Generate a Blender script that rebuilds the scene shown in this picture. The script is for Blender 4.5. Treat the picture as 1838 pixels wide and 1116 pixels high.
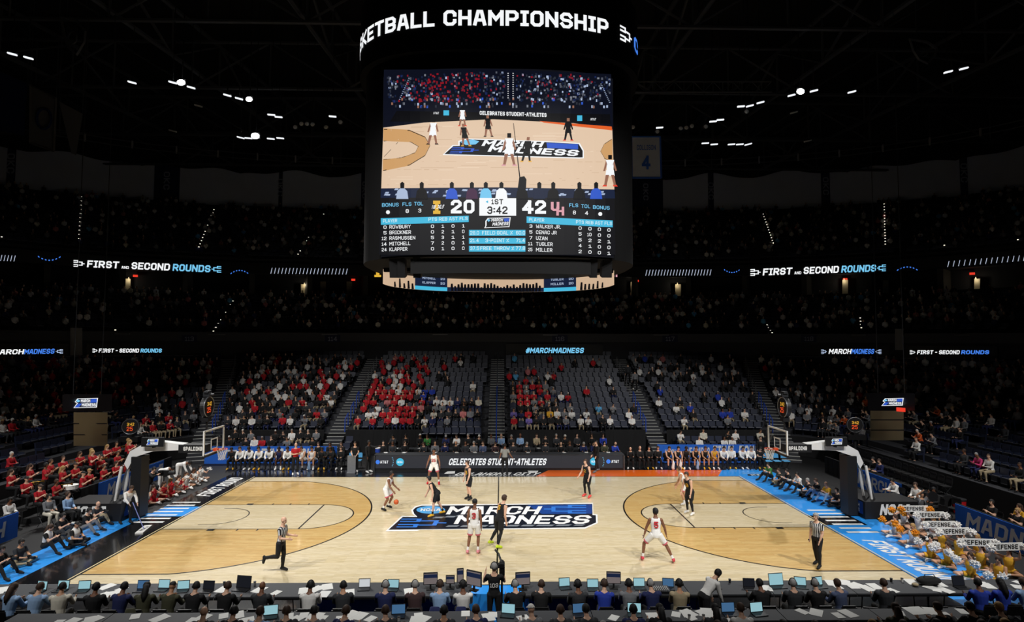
import bpy, bmesh, math, random
import numpy as np
from mathutils import Vector, Matrix
R = math.radians
random.seed(7)
SC = bpy.context.scene
COL = SC.collection
for o in list(bpy.data.objects): bpy.data.objects.remove(o)

# ---------------------------------------------------------------- camera
F_PX, W_PX, H_PX = 1041.7, 1838.0, 1116.0
CAM = Vector((0.11, -27.263, 8.087))
YAW, PITCH, ROLL = R(1.072), R(2.884), R(0.159)
_r = Vector((math.cos(YAW), -math.sin(YAW), 0))
_f = Vector((math.sin(YAW) * math.cos(PITCH), math.cos(YAW) * math.cos(PITCH), math.sin(PITCH)))
_u = _r.cross(_f)
_r2 = _r * math.cos(ROLL) + _u * math.sin(ROLL)
_u2 = _u * math.cos(ROLL) - _r * math.sin(ROLL)
cam_d = bpy.data.cameras.new('camera'); cam = bpy.data.objects.new('camera', cam_d); COL.objects.link(cam)
cam_d.sensor_width = 36; cam_d.lens = F_PX / W_PX * 36; cam_d.clip_end = 400; cam_d.clip_start = 0.2
M3 = Matrix((_r2, _u2, -_f)).transposed()
cam.matrix_world = Matrix.Translation(CAM) @ M3.to_4x4()
SC.camera = cam

# ---------------------------------------------------------------- colour management, world
SC.view_settings.view_transform = 'Standard'; SC.view_settings.look = 'None'
SC.view_settings.gamma = 1.0; SC.view_settings.use_curve_mapping = False
SC.view_settings.exposure = 0.0
wd = bpy.data.worlds.new('arena_ambient'); SC.world = wd; wd.use_nodes = True
wd.node_tree.nodes['Background'].inputs[0].default_value = (0.75, 0.8, 1.0, 1)
wd.node_tree.nodes['Background'].inputs[1].default_value = 0.0

# ---------------------------------------------------------------- court floodlights of the roof ring behind and above the camera,
# mirror of the lamps that show on the far side; the far lamps' own lights are in their builder (roof part)
FLOODS = []
for x in (-21.0, -12.5, -4.2, 4.2, 12.5, 21.0):
    FLOODS.append(((x, -21.0, 25.0), (x * 0.66, (4.5 if abs(x) < 20 else 3.0) if abs(x) > 10 else 1.0, 0), 12000 if abs(x) < 20 else 20000, 54 if abs(x) < 20 else 53))
def flood(name, p, t, pw, cone):
    ld = bpy.data.lights.new(name, 'SPOT'); ld.energy = pw; ld.color = (1.0, 0.985, 0.96)
    ld.spot_size = R(cone); ld.spot_blend = 0.75; ld.shadow_soft_size = 0.4
    lo = bpy.data.objects.new(name, ld); COL.objects.link(lo); lo.location = p
    lo.rotation_euler = (Vector(t) - Vector(p)).to_track_quat('-Z', 'Y').to_euler(); return lo
for i, (p, t, pw, cone) in enumerate(FLOODS): flood('floodlight_near_%d_offscreen' % (i + 1), p, t, pw, cone)

# ---------------------------------------------------------------- pixel helpers (a pixel is a direction; the plane it hits gives the place)
def ray(px, py):
    a, b = (px - W_PX / 2) / F_PX, -(py - H_PX / 2) / F_PX
    return (_f + _r2 * a + _u2 * b).normalized()
def G(px, py, z=0.0):
    d = ray(px, py); t = (z - CAM.z) / d.z
    return CAM + d * t
def PY(px, py, y):
    d = ray(px, py); t = (y - CAM.y) / d.y
    return CAM + d * t
def PX(px, py, x):
    d = ray(px, py); t = (x - CAM.x) / d.x
    return CAM + d * t
def PZ(px, py, z):
    return G(px, py, z)

# ---------------------------------------------------------------- materials
MATS = {}
def srgb(c):
    return tuple(((v / 12.92) if v <= 0.04045 else ((v + 0.055) / 1.055) ** 2.4) for v in (x / 255 for x in c))
def mat(name, rgb, rough=0.6, metal=0.0, emit=0.0, noise=0.0, scale=8.0, coat=0.0, sheen=0.0):
    if name in MATS: return MATS[name]
    m = bpy.data.materials.new(name); m.use_nodes = True
    nt = m.node_tree; b = nt.nodes['Principled BSDF']
    c = srgb(rgb)
    b.inputs['Base Color'].default_value = (*c, 1); b.inputs['Roughness'].default_value = rough
    b.inputs['Metallic'].default_value = metal
    if coat: b.inputs['Coat Weight'].default_value = coat; b.inputs['Coat Roughness'].default_value = 0.08
    if emit:
        b.inputs['Emission Color'].default_value = (*c, 1); b.inputs['Emission Strength'].default_value = emit
        b.inputs['Base Color'].default_value = (0, 0, 0, 1)
        b.inputs['Specular IOR Level'].default_value = 0.2
        m.cycles.emission_sampling = 'NONE'
    elif noise:
        tc = nt.nodes.new('ShaderNodeTexCoord'); n = nt.nodes.new('ShaderNodeTexNoise')
        n.inputs['Scale'].default_value = scale; n.inputs['Detail'].default_value = 4
        nt.links.new(tc.outputs['Object'], n.inputs['Vector'])
        mx = nt.nodes.new('ShaderNodeMix'); mx.data_type = 'RGBA'
        mx.inputs[6].default_value = (*[v * (1 - noise) for v in c], 1)
        mx.inputs[7].default_value = (*[min(1, v * (1 + noise)) for v in c], 1)
        nt.links.new(n.outputs['Fac'], mx.inputs[0]); nt.links.new(mx.outputs[2], b.inputs['Base Color'])
        if noise > 0.1:
            bp = nt.nodes.new('ShaderNodeBump'); bp.inputs['Strength'].default_value = 0.15
            nt.links.new(n.outputs['Fac'], bp.inputs['Height']); nt.links.new(bp.outputs[0], b.inputs['Normal'])
    MATS[name] = m
    return m
def cloth(name, rgb): return mat('cloth_' + name, rgb, 0.85, noise=0.12, scale=14)
def led(name, rgb, e=1.0): return mat('led_' + name, rgb, 0.5, emit=e)

# ---------------------------------------------------------------- mesh builder
class MB:
    def __init__(s): s.v = []; s.f = []; s.m = []
    def add(s, vs, fs, mi=0):
        b = len(s.v); s.v.extend([tuple(p) for p in vs])
        for f in fs: s.f.append(tuple(b + i for i in f)); s.m.append(mi)
        return s
    def box(s, c, d, rz=0, mi=0, rx=0, ry=0):
        m = Matrix.Translation(c) @ Matrix.Rotation(rz, 4, 'Z') @ Matrix.Rotation(ry, 4, 'Y') @ Matrix.Rotation(rx, 4, 'X')
        x, y, z = (k / 2 for k in d)
        vs = [m @ Vector(p) for p in ((-x, -y, -z), (x, -y, -z), (x, y, -z), (-x, y, -z), (-x, -y, z), (x, -y, z), (x, y, z), (-x, y, z))]
        return s.add(vs, ((0, 3, 2, 1), (4, 5, 6, 7), (0, 1, 5, 4), (1, 2, 6, 5), (2, 3, 7, 6), (3, 0, 4, 7)), mi)
    def quad(s, a, b, c, d, mi=0): return s.add((a, b, c, d), ((0, 1, 2, 3),), mi)
    def poly(s, pts, mi=0): return s.add(pts, (tuple(range(len(pts))),), mi)
    def extrude(s, pts, vec, mi=0):
        n = len(pts); vec = Vector(vec); p2 = [Vector(p) + vec for p in pts]
        fs = [tuple(range(n))[::-1], tuple(range(n, 2 * n))] + [(i, (i + 1) % n, n + (i + 1) % n, n + i) for i in range(n)]
        return s.add(list(pts) + p2, fs, mi)
    def tube(s, pts, rad, n=8, mi=0, closed=False):
        pts = [Vector(p) for p in pts]; k = len(pts)
        rads = rad if isinstance(rad, (list, tuple)) else [rad] * k
        rings = []; prev = None
        for i, p in enumerate(pts):
            if closed: t = (pts[(i + 1) % k] - pts[i - 1])
            else: t = pts[min(i + 1, k - 1)] - pts[max(i - 1, 0)]
            t = t.normalized() if t.length > 1e-9 else Vector((0, 0, 1))
            a = prev if prev is not None else (Vector((0, 0, 1)) if abs(t.z) < 0.9 else Vector((1, 0, 0)))
            a = (a - t * a.dot(t)); a = a.normalized() if a.length > 1e-6 else t.orthogonal().normalized()
            prev = a; b = t.cross(a)
            rings.append([p + (a * math.cos(q) + b * math.sin(q)) * rads[i] for q in (2 * math.pi * j / n for j in range(n))])
        vs = [v for r in rings for v in r]; fs = []
        for i in range(k if closed else k - 1):
            i2 = (i + 1) % k
            for j in range(n): fs.append((i * n + j, i * n + (j + 1) % n, i2 * n + (j + 1) % n, i2 * n + j))
        if not closed: fs.append(tuple(range(n))[::-1]); fs.append(tuple((k - 1) * n + j for j in range(n)))
        return s.add(vs, fs, mi)
    def cyl(s, a, b, r, n=12, mi=0, r2=None): return s.tube((a, b), [r, r if r2 is None else r2], n, mi)
    def ball(s, c, r, mi=0, nu=10, nv=6, sc=(1, 1, 1), mtx=None):
        vs = []; c = Vector(c)
        for i in range(nv + 1):
            th = math.pi * i / nv
            for j in range(nu):
                ph = 2 * math.pi * j / nu
                q = Vector((r * sc[0] * math.sin(th) * math.cos(ph), r * sc[1] * math.sin(th) * math.sin(ph), r * sc[2] * math.cos(th)))
                if mtx is not None: q = mtx @ q
                vs.append(c + q)
        fs = [(i * nu + j, (i + 1) * nu + j, (i + 1) * nu + (j + 1) % nu, i * nu + (j + 1) % nu) for i in range(nv) for j in range(nu)]
        return s.add(vs, fs, mi)
    def mesh(s, name='mesh', smooth=False):
        me = bpy.data.meshes.new(name); me.from_pydata(s.v, [], s.f)
        if any(s.m): me.polygons.foreach_set('material_index', s.m)
        if smooth: me.polygons.foreach_set('use_smooth', [True] * len(s.f))
        me.update(); return me
    def build(s, name, mats, parent=None, loc=None, rz=0, smooth=False):
        return link(s.mesh(name, smooth), name, mats, parent, loc, rz)
def link(me, name, mats=None, parent=None, loc=None, rz=0):
    o = bpy.data.objects.new(name, me); COL.objects.link(o)
    if mats is not None and not me.materials:
        for m in (mats if isinstance(mats, (list, tuple)) else [mats]): me.materials.append(m)
    if parent is not None: o.parent = parent
    if loc is not None: o.location = loc
    if rz: o.rotation_euler = (0, 0, rz)
    return o
def objmats(o, mats):
    for i, m in enumerate(mats):
        o.material_slots[i].link = 'OBJECT'; o.material_slots[i].material = m
def tag(o, label, cat, group=None):
    o['label'] = label; o['category'] = cat
    if group: o['group'] = group
    return o
def struct(o): o['kind'] = 'structure'; return o
def empty(name, loc=(0, 0, 0), rz=0):
    o = bpy.data.objects.new(name, None); COL.objects.link(o); o.location = loc; o.rotation_euler = (0, 0, rz)
    o.empty_display_size = 0.1; return o
def spread(xs, gap):
    """neighbours in a row pushed apart until nobody sits in another's lap"""
    idx = sorted(range(len(xs)), key=lambda i: xs[i]); v = [xs[i] for i in idx]
    for _ in range(200):
        for j in range(len(v) - 1):
            e = gap - (v[j + 1] - v[j])
            if e > 0: v[j] -= e / 2; v[j + 1] += e / 2
    out = [0] * len(xs)
    for j, i in enumerate(idx): out[i] = v[j]
    return out
def copy_tree(o, parent=None):
    c = o.copy(); COL.objects.link(c); c.parent = parent
    for ch in list(o.children): copy_tree(ch, c)
    return c
ORD = ['zeroth', 'first', 'second', 'third', 'fourth', 'fifth', 'sixth', 'seventh', 'eighth', 'ninth', 'tenth', 'eleventh', 'twelfth', 'thirteenth', 'fourteenth', 'fifteenth', 'sixteenth', 'seventeenth', 'eighteenth', 'nineteenth', 'twentieth', 'twenty-first', 'twenty-second', 'twenty-third', 'twenty-fourth', 'twenty-fifth', 'twenty-sixth', 'twenty-seventh', 'twenty-eighth', 'twenty-ninth', 'thirtieth']
def ordn(i):
    if i <= 30: return ORD[i]
    t = ['', '', 'twenty', 'thirty', 'forty', 'fifty', 'sixty', 'seventy', 'eighty', 'ninety'][i // 10]
    return t + '-' + ORD[i % 10] if i % 10 else t[:-1] + 'ieth'

# ---------------------------------------------------------------- stroke lettering (block athletic capitals)
O_ = [(0, 1), (1, 0), (3, 0), (4, 1), (4, 5), (3, 6), (1, 6), (0, 5), (0, 1)]
GL = {
 'A': (4, [[(0, 0), (1.3, 6), (2.7, 6), (4, 0)], [(.7, 1.9), (3.3, 1.9)]]),
 'B': (4, [[(0, 0), (3, 0), (4, 1), (4, 2.2), (3.2, 3), (4, 3.8), (4, 5), (3, 6), (0, 6), (0, 0)], [(0, 3), (3.2, 3)]]),
 'C': (4, [[(4, 4.3), (4, 5), (3, 6), (1, 6), (0, 5), (0, 1), (1, 0), (3, 0), (4, 1), (4, 1.7)]]),
 'D': (4, [[(0, 0), (3, 0), (4, 1), (4, 5), (3, 6), (0, 6), (0, 0)]]),
 'E': (3.6, [[(3.6, 0), (0, 0), (0, 6), (3.6, 6)], [(0, 3), (3, 3)]]),
 'F': (3.6, [[(0, 0), (0, 6), (3.6, 6)], [(0, 3), (3, 3)]]),
 'G': (4, [[(4, 4.4), (4, 5), (3, 6), (1, 6), (0, 5), (0, 1), (1, 0), (3, 0), (4, 1), (4, 2.8), (2.2, 2.8)]]),
 'H': (4, [[(0, 0), (0, 6)], [(4, 0), (4, 6)], [(0, 3), (4, 3)]]),
 'I': (2, [[(0, 0), (2, 0)], [(0, 6), (2, 6)], [(1, 0), (1, 6)]]),
 'J': (3.6, [[(0, 1.6), (0, 1), (1, 0), (2.6, 0), (3.6, 1), (3.6, 6)]]),
 'K': (4, [[(0, 0), (0, 6)], [(4, 6), (.6, 3), (4, 0)]]),
 'L': (3.4, [[(0, 6), (0, 0), (3.4, 0)]]),
 'M': (5, [[(0, 0), (0, 6)], [(5, 0), (5, 6)], [(.2, 5.6), (2.5, 2.4), (4.8, 5.6)]]),
 'N': (4, [[(0, 0), (0, 6)], [(4, 0), (4, 6)], [(.15, 5.6), (3.85, .4)]]),
 'O': (4, [O_]),
 'P': (4, [[(0, 0), (0, 6), (3, 6), (4, 5), (4, 3.4), (3, 2.4), (0, 2.4)]]),
 'Q': (4, [O_, [(2.4, 1.8), (4.2, -.4)]]),
 'R': (4, [[(0, 0), (0, 6), (3, 6), (4, 5), (4, 3.6), (3, 2.7), (0, 2.7)], [(2, 2.7), (4, 0)]]),
 'S': (4, [[(3.9, 4.8), (3, 6), (1, 6), (0, 5), (0, 4), (.8, 3.1), (3.2, 2.9), (4, 2), (4, 1), (3, 0), (1, 0), (.1, 1.2)]]),
 'T': (4, [[(2, 0), (2, 6)], [(0, 6), (4, 6)]]),
 'U': (4, [[(0, 6), (0, 1), (1, 0), (3, 0), (4, 1), (4, 6)]]),
 'V': (4, [[(0, 6), (2, 0), (4, 6)]]),
 'W': (5.4, [[(0, 6), (1.2, 0)], [(1.2, .2), (2.7, 4), (4.2, .2)], [(4.2, 0), (5.4, 6)]]),
 'X': (4, [[(0, 0), (4, 6)], [(0, 6), (4, 0)]]),
 'Y': (4, [[(0, 6), (2, 3), (4, 6)], [(2, 3), (2, 0)]]),
 'Z': (4, [[(0, 6), (4, 6)], [(3.7, 5.7), (.3, .3)], [(0, 0), (4, 0)]]),
 '0': (4, [O_]), '1': (2, [[(0, 4.8), (1.2, 6), (1.2, 0)], [(0, 0), (2.2, 0)]]),
 '2': (4, [[(0, 4.6), (0, 5), (1, 6), (3, 6), (4, 5), (4, 3.8), (0, .6), (0, 0), (4, 0)]]),
 '3': (4, [[(0, 5), (1, 6), (3, 6), (4, 5), (4, 3.8), (3.2, 3), (4, 2.2), (4, 1), (3, 0), (1, 0), (0, 1)], [(1.4, 3), (3.2, 3)]]),
 '4': (4, [[(3, 0), (3, 6)], [(2.9, 5.8), (.2, 2)], [(0, 1.7), (4.2, 1.7)]]),
 '5': (4, [[(4, 6), (0, 6), (0, 3.4), (3, 3.6), (4, 2.6), (4, 1), (3, 0), (1, 0), (0, 1)]]),
 '6': (4, [[(4, 5), (3, 6), (1, 6), (0, 5), (0, 1), (1, 0), (3, 0), (4, 1), (4, 2.4), (3, 3.4), (0, 3.2)]]),
 '7': (4, [[(0, 6), (4, 6)], [(3.8, 5.8), (1.4, 0)]]),
 '8': (4, [[(1, 0), (3, 0), (4, 1), (4, 2.2), (3.2, 3), (4, 3.8), (4, 5), (3, 6), (1, 6), (0, 5), (0, 3.8), (.8, 3), (0, 2.2), (0, 1), (1, 0)], [(.8, 3), (3.2, 3)]]),
 '9': (4, [[(0, 1), (1, 0), (3, 0), (4, 1), (4, 5), (3, 6), (1, 6), (0, 5), (0, 3.6), (1, 2.6), (4, 2.8)]]),
 '-': (2, [[(0, 3), (2, 3)]]), '.': (.5, [[(0, 0), (.5, 0)]]), ':': (.5, [[(0, 1.4), (.5, 1.4)], [(0, 4.4), (.5, 4.4)]]),
 '#': (4, [[(1, 0), (1.6, 6)], [(2.8, 0), (3.4, 6)], [(0, 2), (4, 2)], [(.4, 4), (4.4, 4)]]),
 '%': (4, [[(0, 0), (4, 6)], [(0, 5), (1, 5)], [(3, 1), (4, 1)]]),
 '&': (4, [[(4, 0), (.6, 4.4), (1.2, 6), (2.4, 6), (2.8, 4.6), (0, 2), (0, .8), (1, 0), (2.4, 0), (4, 2.2)]]),
 "'": (.5, [[(.2, 5), (.2, 6)]]),
 # bracket mark of the tournament: two forks joining
 '[': (7, [[(0, 6), (2.6, 6), (2.6, 4.6), (4.6, 4.6)], [(0, 4.2), (2.6, 4.2), (2.6, 4.6)], [(0, 1.8), (2.6, 1.8), (2.6, 1.4)], [(0, 0), (2.6, 0), (2.6, 1.4), (4.6, 1.4), (5.6, 1.4), (5.6, 4.6), (4.6, 4.6)], [(5.6, 3), (7, 3)]]),
}
GL[']'] = (7, [[(7 - x, y) for x, y in l] for l in GL['['][1]])
def strokes(text, t=1.3, gap=1.15, space=2.6):
    """2-D quads of a line of text: cap height 1, returns (quads, width)."""
    out = []; x0 = 0.0; k = 1.0 / (6 + t)
    for ch in text:
        if ch == ' ': x0 += space; continue
        w, ls = GL[ch]
        for l in ls:
            closed = l[0] == l[-1] and len(l) > 2
            pts = [Vector((x + x0 + t / 2, y + t / 2)) for x, y in (l[:-1] if closed else l)]
            n = len(pts); L = []; Rr = []
            for i in range(n):
                a = pts[i - 1] if (i > 0 or closed) else None
                b = pts[(i + 1) % n] if (i < n - 1 or closed) else None
                d1 = (pts[i] - a).normalized() if a is not None else None
                d2 = (b - pts[i]).normalized() if b is not None else None
                if d1 is None: d1 = d2
                if d2 is None: d2 = d1
                n1 = Vector((-d1.y, d1.x)); n2 = Vector((-d2.y, d2.x)); m = n1 + n2
                m = m / max(m.length_squared, 1.35) * 2 if m.length > 1e-6 else n1
                p = pts[i]
                if not closed and i == 0: p = p - d2 * t / 2
                if not closed and i == n - 1: p = p + d1 * t / 2
                L.append(p + m * t / 2); Rr.append(p - m * t / 2)
            for i in range(n if closed else n - 1):
                j = (i + 1) % n
                out.append([(q.x * k, q.y * k) for q in (Rr[i], Rr[j], L[j], L[i])])
        x0 += w + t + gap
    return out, (x0 - gap) * k
def text_mesh(mb, text, fn, t=1.3, shear=0.0, mi=0, gap=1.15, space=2.6, fit=True):
    """fn(u, v): u in 0..1 along the line, v in 0..1 over cap height -> 3-D point"""
    qs, w = strokes(text, t, gap, space)
    for i, q in enumerate(qs):
        P = [Vector(fn((x + shear * y) / w, y)) for x, y in q]
        n = (P[1] - P[0]).cross(P[3] - P[0])          # overlapping strokes are laid a hair apart, like coats of paint
        if n.length > 1e-12:
            n.normalize()
            if n.dot(CAM - P[0]) < 0: n.negate()
            P = [p + n * (0.0007 * (i % 7)) for p in P]
        mb.add(P, ((0, 1, 2, 3),), mi)
    return mb
def planar(o, right, up):
    o, right, up = Vector(o), Vector(right), Vector(up)
    return lambda u, v: o + right * u + up * v
def pixmap(proj, x0, y0, x1, y1, h, x0t=None):
    """text laid along a pixel baseline, projected on a real surface by proj(px, py)"""
    return lambda u, v: proj(x0 + (x1 - x0) * u, y0 + (y1 - y0) * u - h * v)
# ================================================================ materials for the setting
def wood(name, c1, c2, rough=0.28):
    m = bpy.data.materials.new(name); m.use_nodes = True; nt = m.node_tree; b = nt.nodes['Principled BSDF']
    tc = nt.nodes.new('ShaderNodeTexCoord'); br = nt.nodes.new('ShaderNodeTexBrick')
    br.inputs['Scale'].default_value = 1.0; br.inputs['Brick Width'].default_value = 1.4; br.inputs['Row Height'].default_value = 0.115
    br.inputs['Mortar Size'].default_value = 0.002; br.inputs['Bias'].default_value = -0.1
    a, c = srgb(c1), srgb(c2)
    br.inputs['Color1'].default_value = (*a, 1); br.inputs['Color2'].default_value = (*c, 1)
    br.inputs['Mortar'].default_value = (*[v * 0.72 for v in c], 1)
    nt.links.new(tc.outputs['Object'], br.inputs['Vector'])
    mp = nt.nodes.new('ShaderNodeMapping'); mp.inputs['Scale'].default_value = (0.8, 24, 1)
    n = nt.nodes.new('ShaderNodeTexNoise'); n.inputs['Scale'].default_value = 3.2; n.inputs['Detail'].default_value = 7
    nt.links.new(tc.outputs['Object'], mp.inputs['Vector']); nt.links.new(mp.outputs[0], n.inputs['Vector'])
    mx = nt.nodes.new('ShaderNodeMix'); mx.data_type = 'RGBA'; mx.blend_type = 'MULTIPLY'; mx.inputs[0].default_value = 1
    rp = nt.nodes.new('ShaderNodeValToRGB'); rp.color_ramp.elements[0].position = 0.3; rp.color_ramp.elements[1].position = 0.58
    rp.color_ramp.elements[0].color = (0.66, 0.6, 0.5, 1); rp.color_ramp.elements[1].color = (1.03, 1.03, 1.03, 1)
    nt.links.new(n.outputs['Fac'], rp.inputs[0]); nt.links.new(br.outputs['Color'], mx.inputs[6]); nt.links.new(rp.outputs[0], mx.inputs[7])
    nt.links.new(mx.outputs[2], b.inputs['Base Color'])
    b.inputs['Roughness'].default_value = rough; b.inputs['Coat Weight'].default_value = 0.5; b.inputs['Coat Roughness'].default_value = 0.09
    MATS[name] = m; return m
M_MAPLE = wood('maple_boards', (236, 221, 188), (224, 206, 164))
M_STAIN = wood('stained_boards', (230, 196, 130), (216, 174, 106))
M_BLACKGLOSS = mat('black_court_paint', (14, 15, 18), 0.22, coat=0.6)
M_BLUEPAINT = mat('blue_court_paint', (48, 158, 250), 0.3, coat=0.4, noise=0.06, scale=1.2)
M_ORANGE = mat('orange_court_paint', (236, 104, 22), 0.3, coat=0.4)
M_WHITEP = mat('white_court_paint', (238, 238, 236), 0.35)
M_LINE = mat('black_line_paint', (14, 13, 12), 0.35)
M_ARENA = mat('dark_arena_floor', (15, 15, 17), 0.65, noise=0.15, scale=0.6)
M_CONC = mat('dark_concrete', (48, 49, 54), 0.8, noise=0.2, scale=1.5)
M_DARK = mat('dark_wall_paint', (24, 26, 32), 0.8)
M_NAVYWALL = mat('navy_wall_paint', (18, 24, 44), 0.75)
M_BLACKFAB = mat('black_drape_fabric', (17, 17, 19), 0.9, noise=0.25, scale=3)
M_BLACK = mat('black_plastic', (14, 14, 16), 0.5)
M_STEEL = mat('grey_steel', (120, 122, 126), 0.4, 0.7)
M_DKSTEEL = mat('dark_steel', (38, 39, 42), 0.5, 0.3)
M_WHITEPLASTIC = mat('white_enamel', (226, 226, 224), 0.4)
M_SEAT = mat('navy_seat_plastic', (36, 42, 62), 0.4)
M_NOSE = mat('pale_step_nosing', (186, 186, 182), 0.6)
M_BLUERAIL = mat('blue_rail_paint', (24, 74, 190), 0.4)
M_CAN = mat('banner_blue', (32, 104, 212), 0.75, noise=0.05, scale=2)

# ================================================================ floor and court
fl = MB(); fl.quad((-75, -26, -0.02), (75, -26, -0.02), (75, 60, -0.02), (-75, 60, -0.02))
struct(fl.build('floor', M_ARENA))
HX, HY = 14.325, 7.62
court = MB(); court.box((0, 0, -0.01), (2 * HX, 2 * HY, 0.02))
COURT = struct(court.build('floor_court', M_MAPLE))
def decal(name, mb, m, z=None): return mb.build(name, m, COURT)
def flat(pts, z): return [(p[0], p[1], z) for p in pts]
# painted borders round the boards
bd = MB(); bd.quad((-16.1, -9.3, 0.003), (-HX, -9.3, 0.003), (-HX, 9.35, 0.003), (-16.1, 9.35, 0.003))
bd.quad((-HX, HY, 0.003), (2.16, HY, 0.003), (3.1, 9.35, 0.003), (-HX, 9.35, 0.003))
bd.quad((-HX, -9.3, 0.002), (HX, -9.3, 0.002), (HX, -HY, 0.002), (-HX, -HY, 0.002)); decal('black_border', bd, M_BLACKGLOSS)
bd = MB(); bd.quad((2.16, HY, 0.003), (13.1, HY, 0.003), (14.0, 9.35, 0.003), (3.1, 9.35, 0.003)); decal('orange_border', bd, M_ORANGE)
bd = MB(); bd.quad((13.1, HY, 0.003), (HX, HY, 0.003), (HX, 9.35, 0.003), (14.0, 9.35, 0.003))
bd.poly([(HX, -9.3, 0.003), (17.2, -9.3, 0.003), (17.2, 2.0, 0.003), (16.9, 9.6, 0.003), (HX, 9.6, 0.003)])
bd.quad((-1.0, -10.2, 0.003), (1.0, -10.2, 0.003), (1.0, -HY, 0.003), (-1.0, -HY, 0.003))
decal('blue_border', bd, M_BLUEPAINT)
bd = MB(); bd.quad((-17.5, -8.6, 0.004), (-16.1, -8.6, 0.004), (-16.1, 0.5, 0.004), (-17.5, 0.5, 0.004)); decal('blue_sideline_carpet', bd, M_BLUEPAINT)
# blue / black patches behind the stripes and the stripes
bd = MB(); bd.quad((-16.1, 0.0, 0.005), (-HX, 0.0, 0.005), (-HX, 1.55, 0.005), (-16.1, 1.55, 0.005)); decal('blue_patch', bd, M_BLUEPAINT)
bd = MB(); bd.quad((HX, -1.55, 0.005), (16.3, -1.55, 0.005), (16.3, -0.15, 0.005), (HX, -0.15, 0.005)); decal('black_patch', bd, M_BLACKGLOSS)
for i in range(7):
    for s in (-1, 1):
        y = (2.3 - i * 0.522) if s < 0 else (0.68 - i * 0.53)
        x0, x1 = sorted((s * 14.8, s * 16.15)); k = 0.05
        b = MB(); b.quad((x0, y - 0.09, 0.008), (x1, y - 0.09, 0.008), (x1, y + 0.09, 0.008), (x0, y + 0.09, 0.008))
        decal('white_stripe', b, M_WHITEP)
# stained three-point areas
RC, HOOPX, CORN = 6.75, HX - 1.6, 6.60
def three_pts(s, r, n=60, c=CORN):
    th = math.asin(min(1, c / r)); pts = [(s * HX, c)]
    for i in range(n + 1):
        a = th - 2 * th * i / n
        pts.append((s * (HOOPX - r * math.cos(a)), r * math.sin(a)))
    pts.append((s * HX, -c)); return pts
def ribbon(mb, pts, w, z, closed=False):
    n = len(pts); L = []; Rr = []
    for i in range(n):
        a = Vector(pts[i - 1] if (i or closed) else pts[i]); b = Vector(pts[(i + 1) % n] if (i < n - 1 or closed) else pts[i])
        d = (b - a).normalized(); nn = Vector((-d.y, d.x)) * w / 2; p = Vector(pts[i])
        L.append((p + nn)); Rr.append(p - nn)
    for i in range(n if closed else n - 1):
        j = (i + 1) % n
        mb.quad((Rr[i].x, Rr[i].y, z), (Rr[j].x, Rr[j].y, z), (L[j].x, L[j].y, z), (L[i].x, L[i].y, z))
for s in (-1, 1):
    b = MB(); pts = three_pts(s, RC); b.poly(flat(pts[::s], 0.003)); decal('stained_area', b, M_STAIN)
    b = MB(); b.quad(*flat([(s * HX, -1.83), (s * 8.534, -1.83), (s * 8.534, 1.83), (s * HX, 1.83)][::-s], 0.005))
    arc = [(s * (8.534 - 1.83 * math.cos(a)), 1.83 * math.sin(a)) for a in (math.pi / 2 - math.pi * i / 30 for i in range(31))]
    b.poly(flat(arc[::s], 0.005)); decal('lane_boards', b, M_MAPLE)
    b = MB(); ribbon(b, pts, 0.07, 0.007); decal('three_point_line', b, M_LINE)
    b = MB()
    for sy in (-1, 1): ribbon(b, [(s * HX, sy * 1.83), (s * 8.534, sy * 1.83)], 0.05, 0.008)
    ribbon(b, arc, 0.06, 0.008); ribbon(b, [(s * 8.534, 1.83), (s * 8.534, -1.83)], 0.07, 0.0085); decal('lane_line', b, M_LINE)
    b = MB(); ra = [(s * (HOOPX - 1.22 * math.cos(a)), 1.22 * math.sin(a)) for a in (math.pi / 2 - math.pi * i / 24 for i in range(25))]
    ribbon(b, [(s * (HOOPX + 0.38), 1.22)] + ra + [(s * (HOOPX + 0.38), -1.22)], 0.05, 0.008); decal('restricted_arc', b, M_LINE)
    for sy in (-1, 1):
        for k, dx in enumerate((2.13, 3.25, 4.1, 5.0)):
            b = MB(); w = 0.3 if k == 0 else 0.06
            b.quad(*flat([(s * (HX - dx) - w / 2, sy * 1.86), (s * (HX - dx) + w / 2, sy * 1.86), (s * (HX - dx) + w / 2, sy * 2.05), (s * (HX - dx) - w / 2, sy * 2.05)][::sy], 0.009))
            decal('lane_block', b, M_LINE)
b = MB(); ribbon(b, [(0.0, -HY), (0.0, HY)], 0.055, 0.011); decal('half_court_line', b, M_LINE)
b = MB(); ribbon(b, [(-HX, -HY), (HX, -HY), (HX, HY), (-HX, HY)], 0.06, 0.009, True); decal('boundary_line', b, M_LINE)
b = MB(); q = 0.09
for s in (-1, 1): ribbon(b, [(s * (HX + q), -HY - 0.1), (s * (HX + q), HY + 0.1)], 0.05, 0.009)
decal('white_edge_line', b, mat('cream_line_paint', (226, 206, 160), 0.4))
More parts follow.
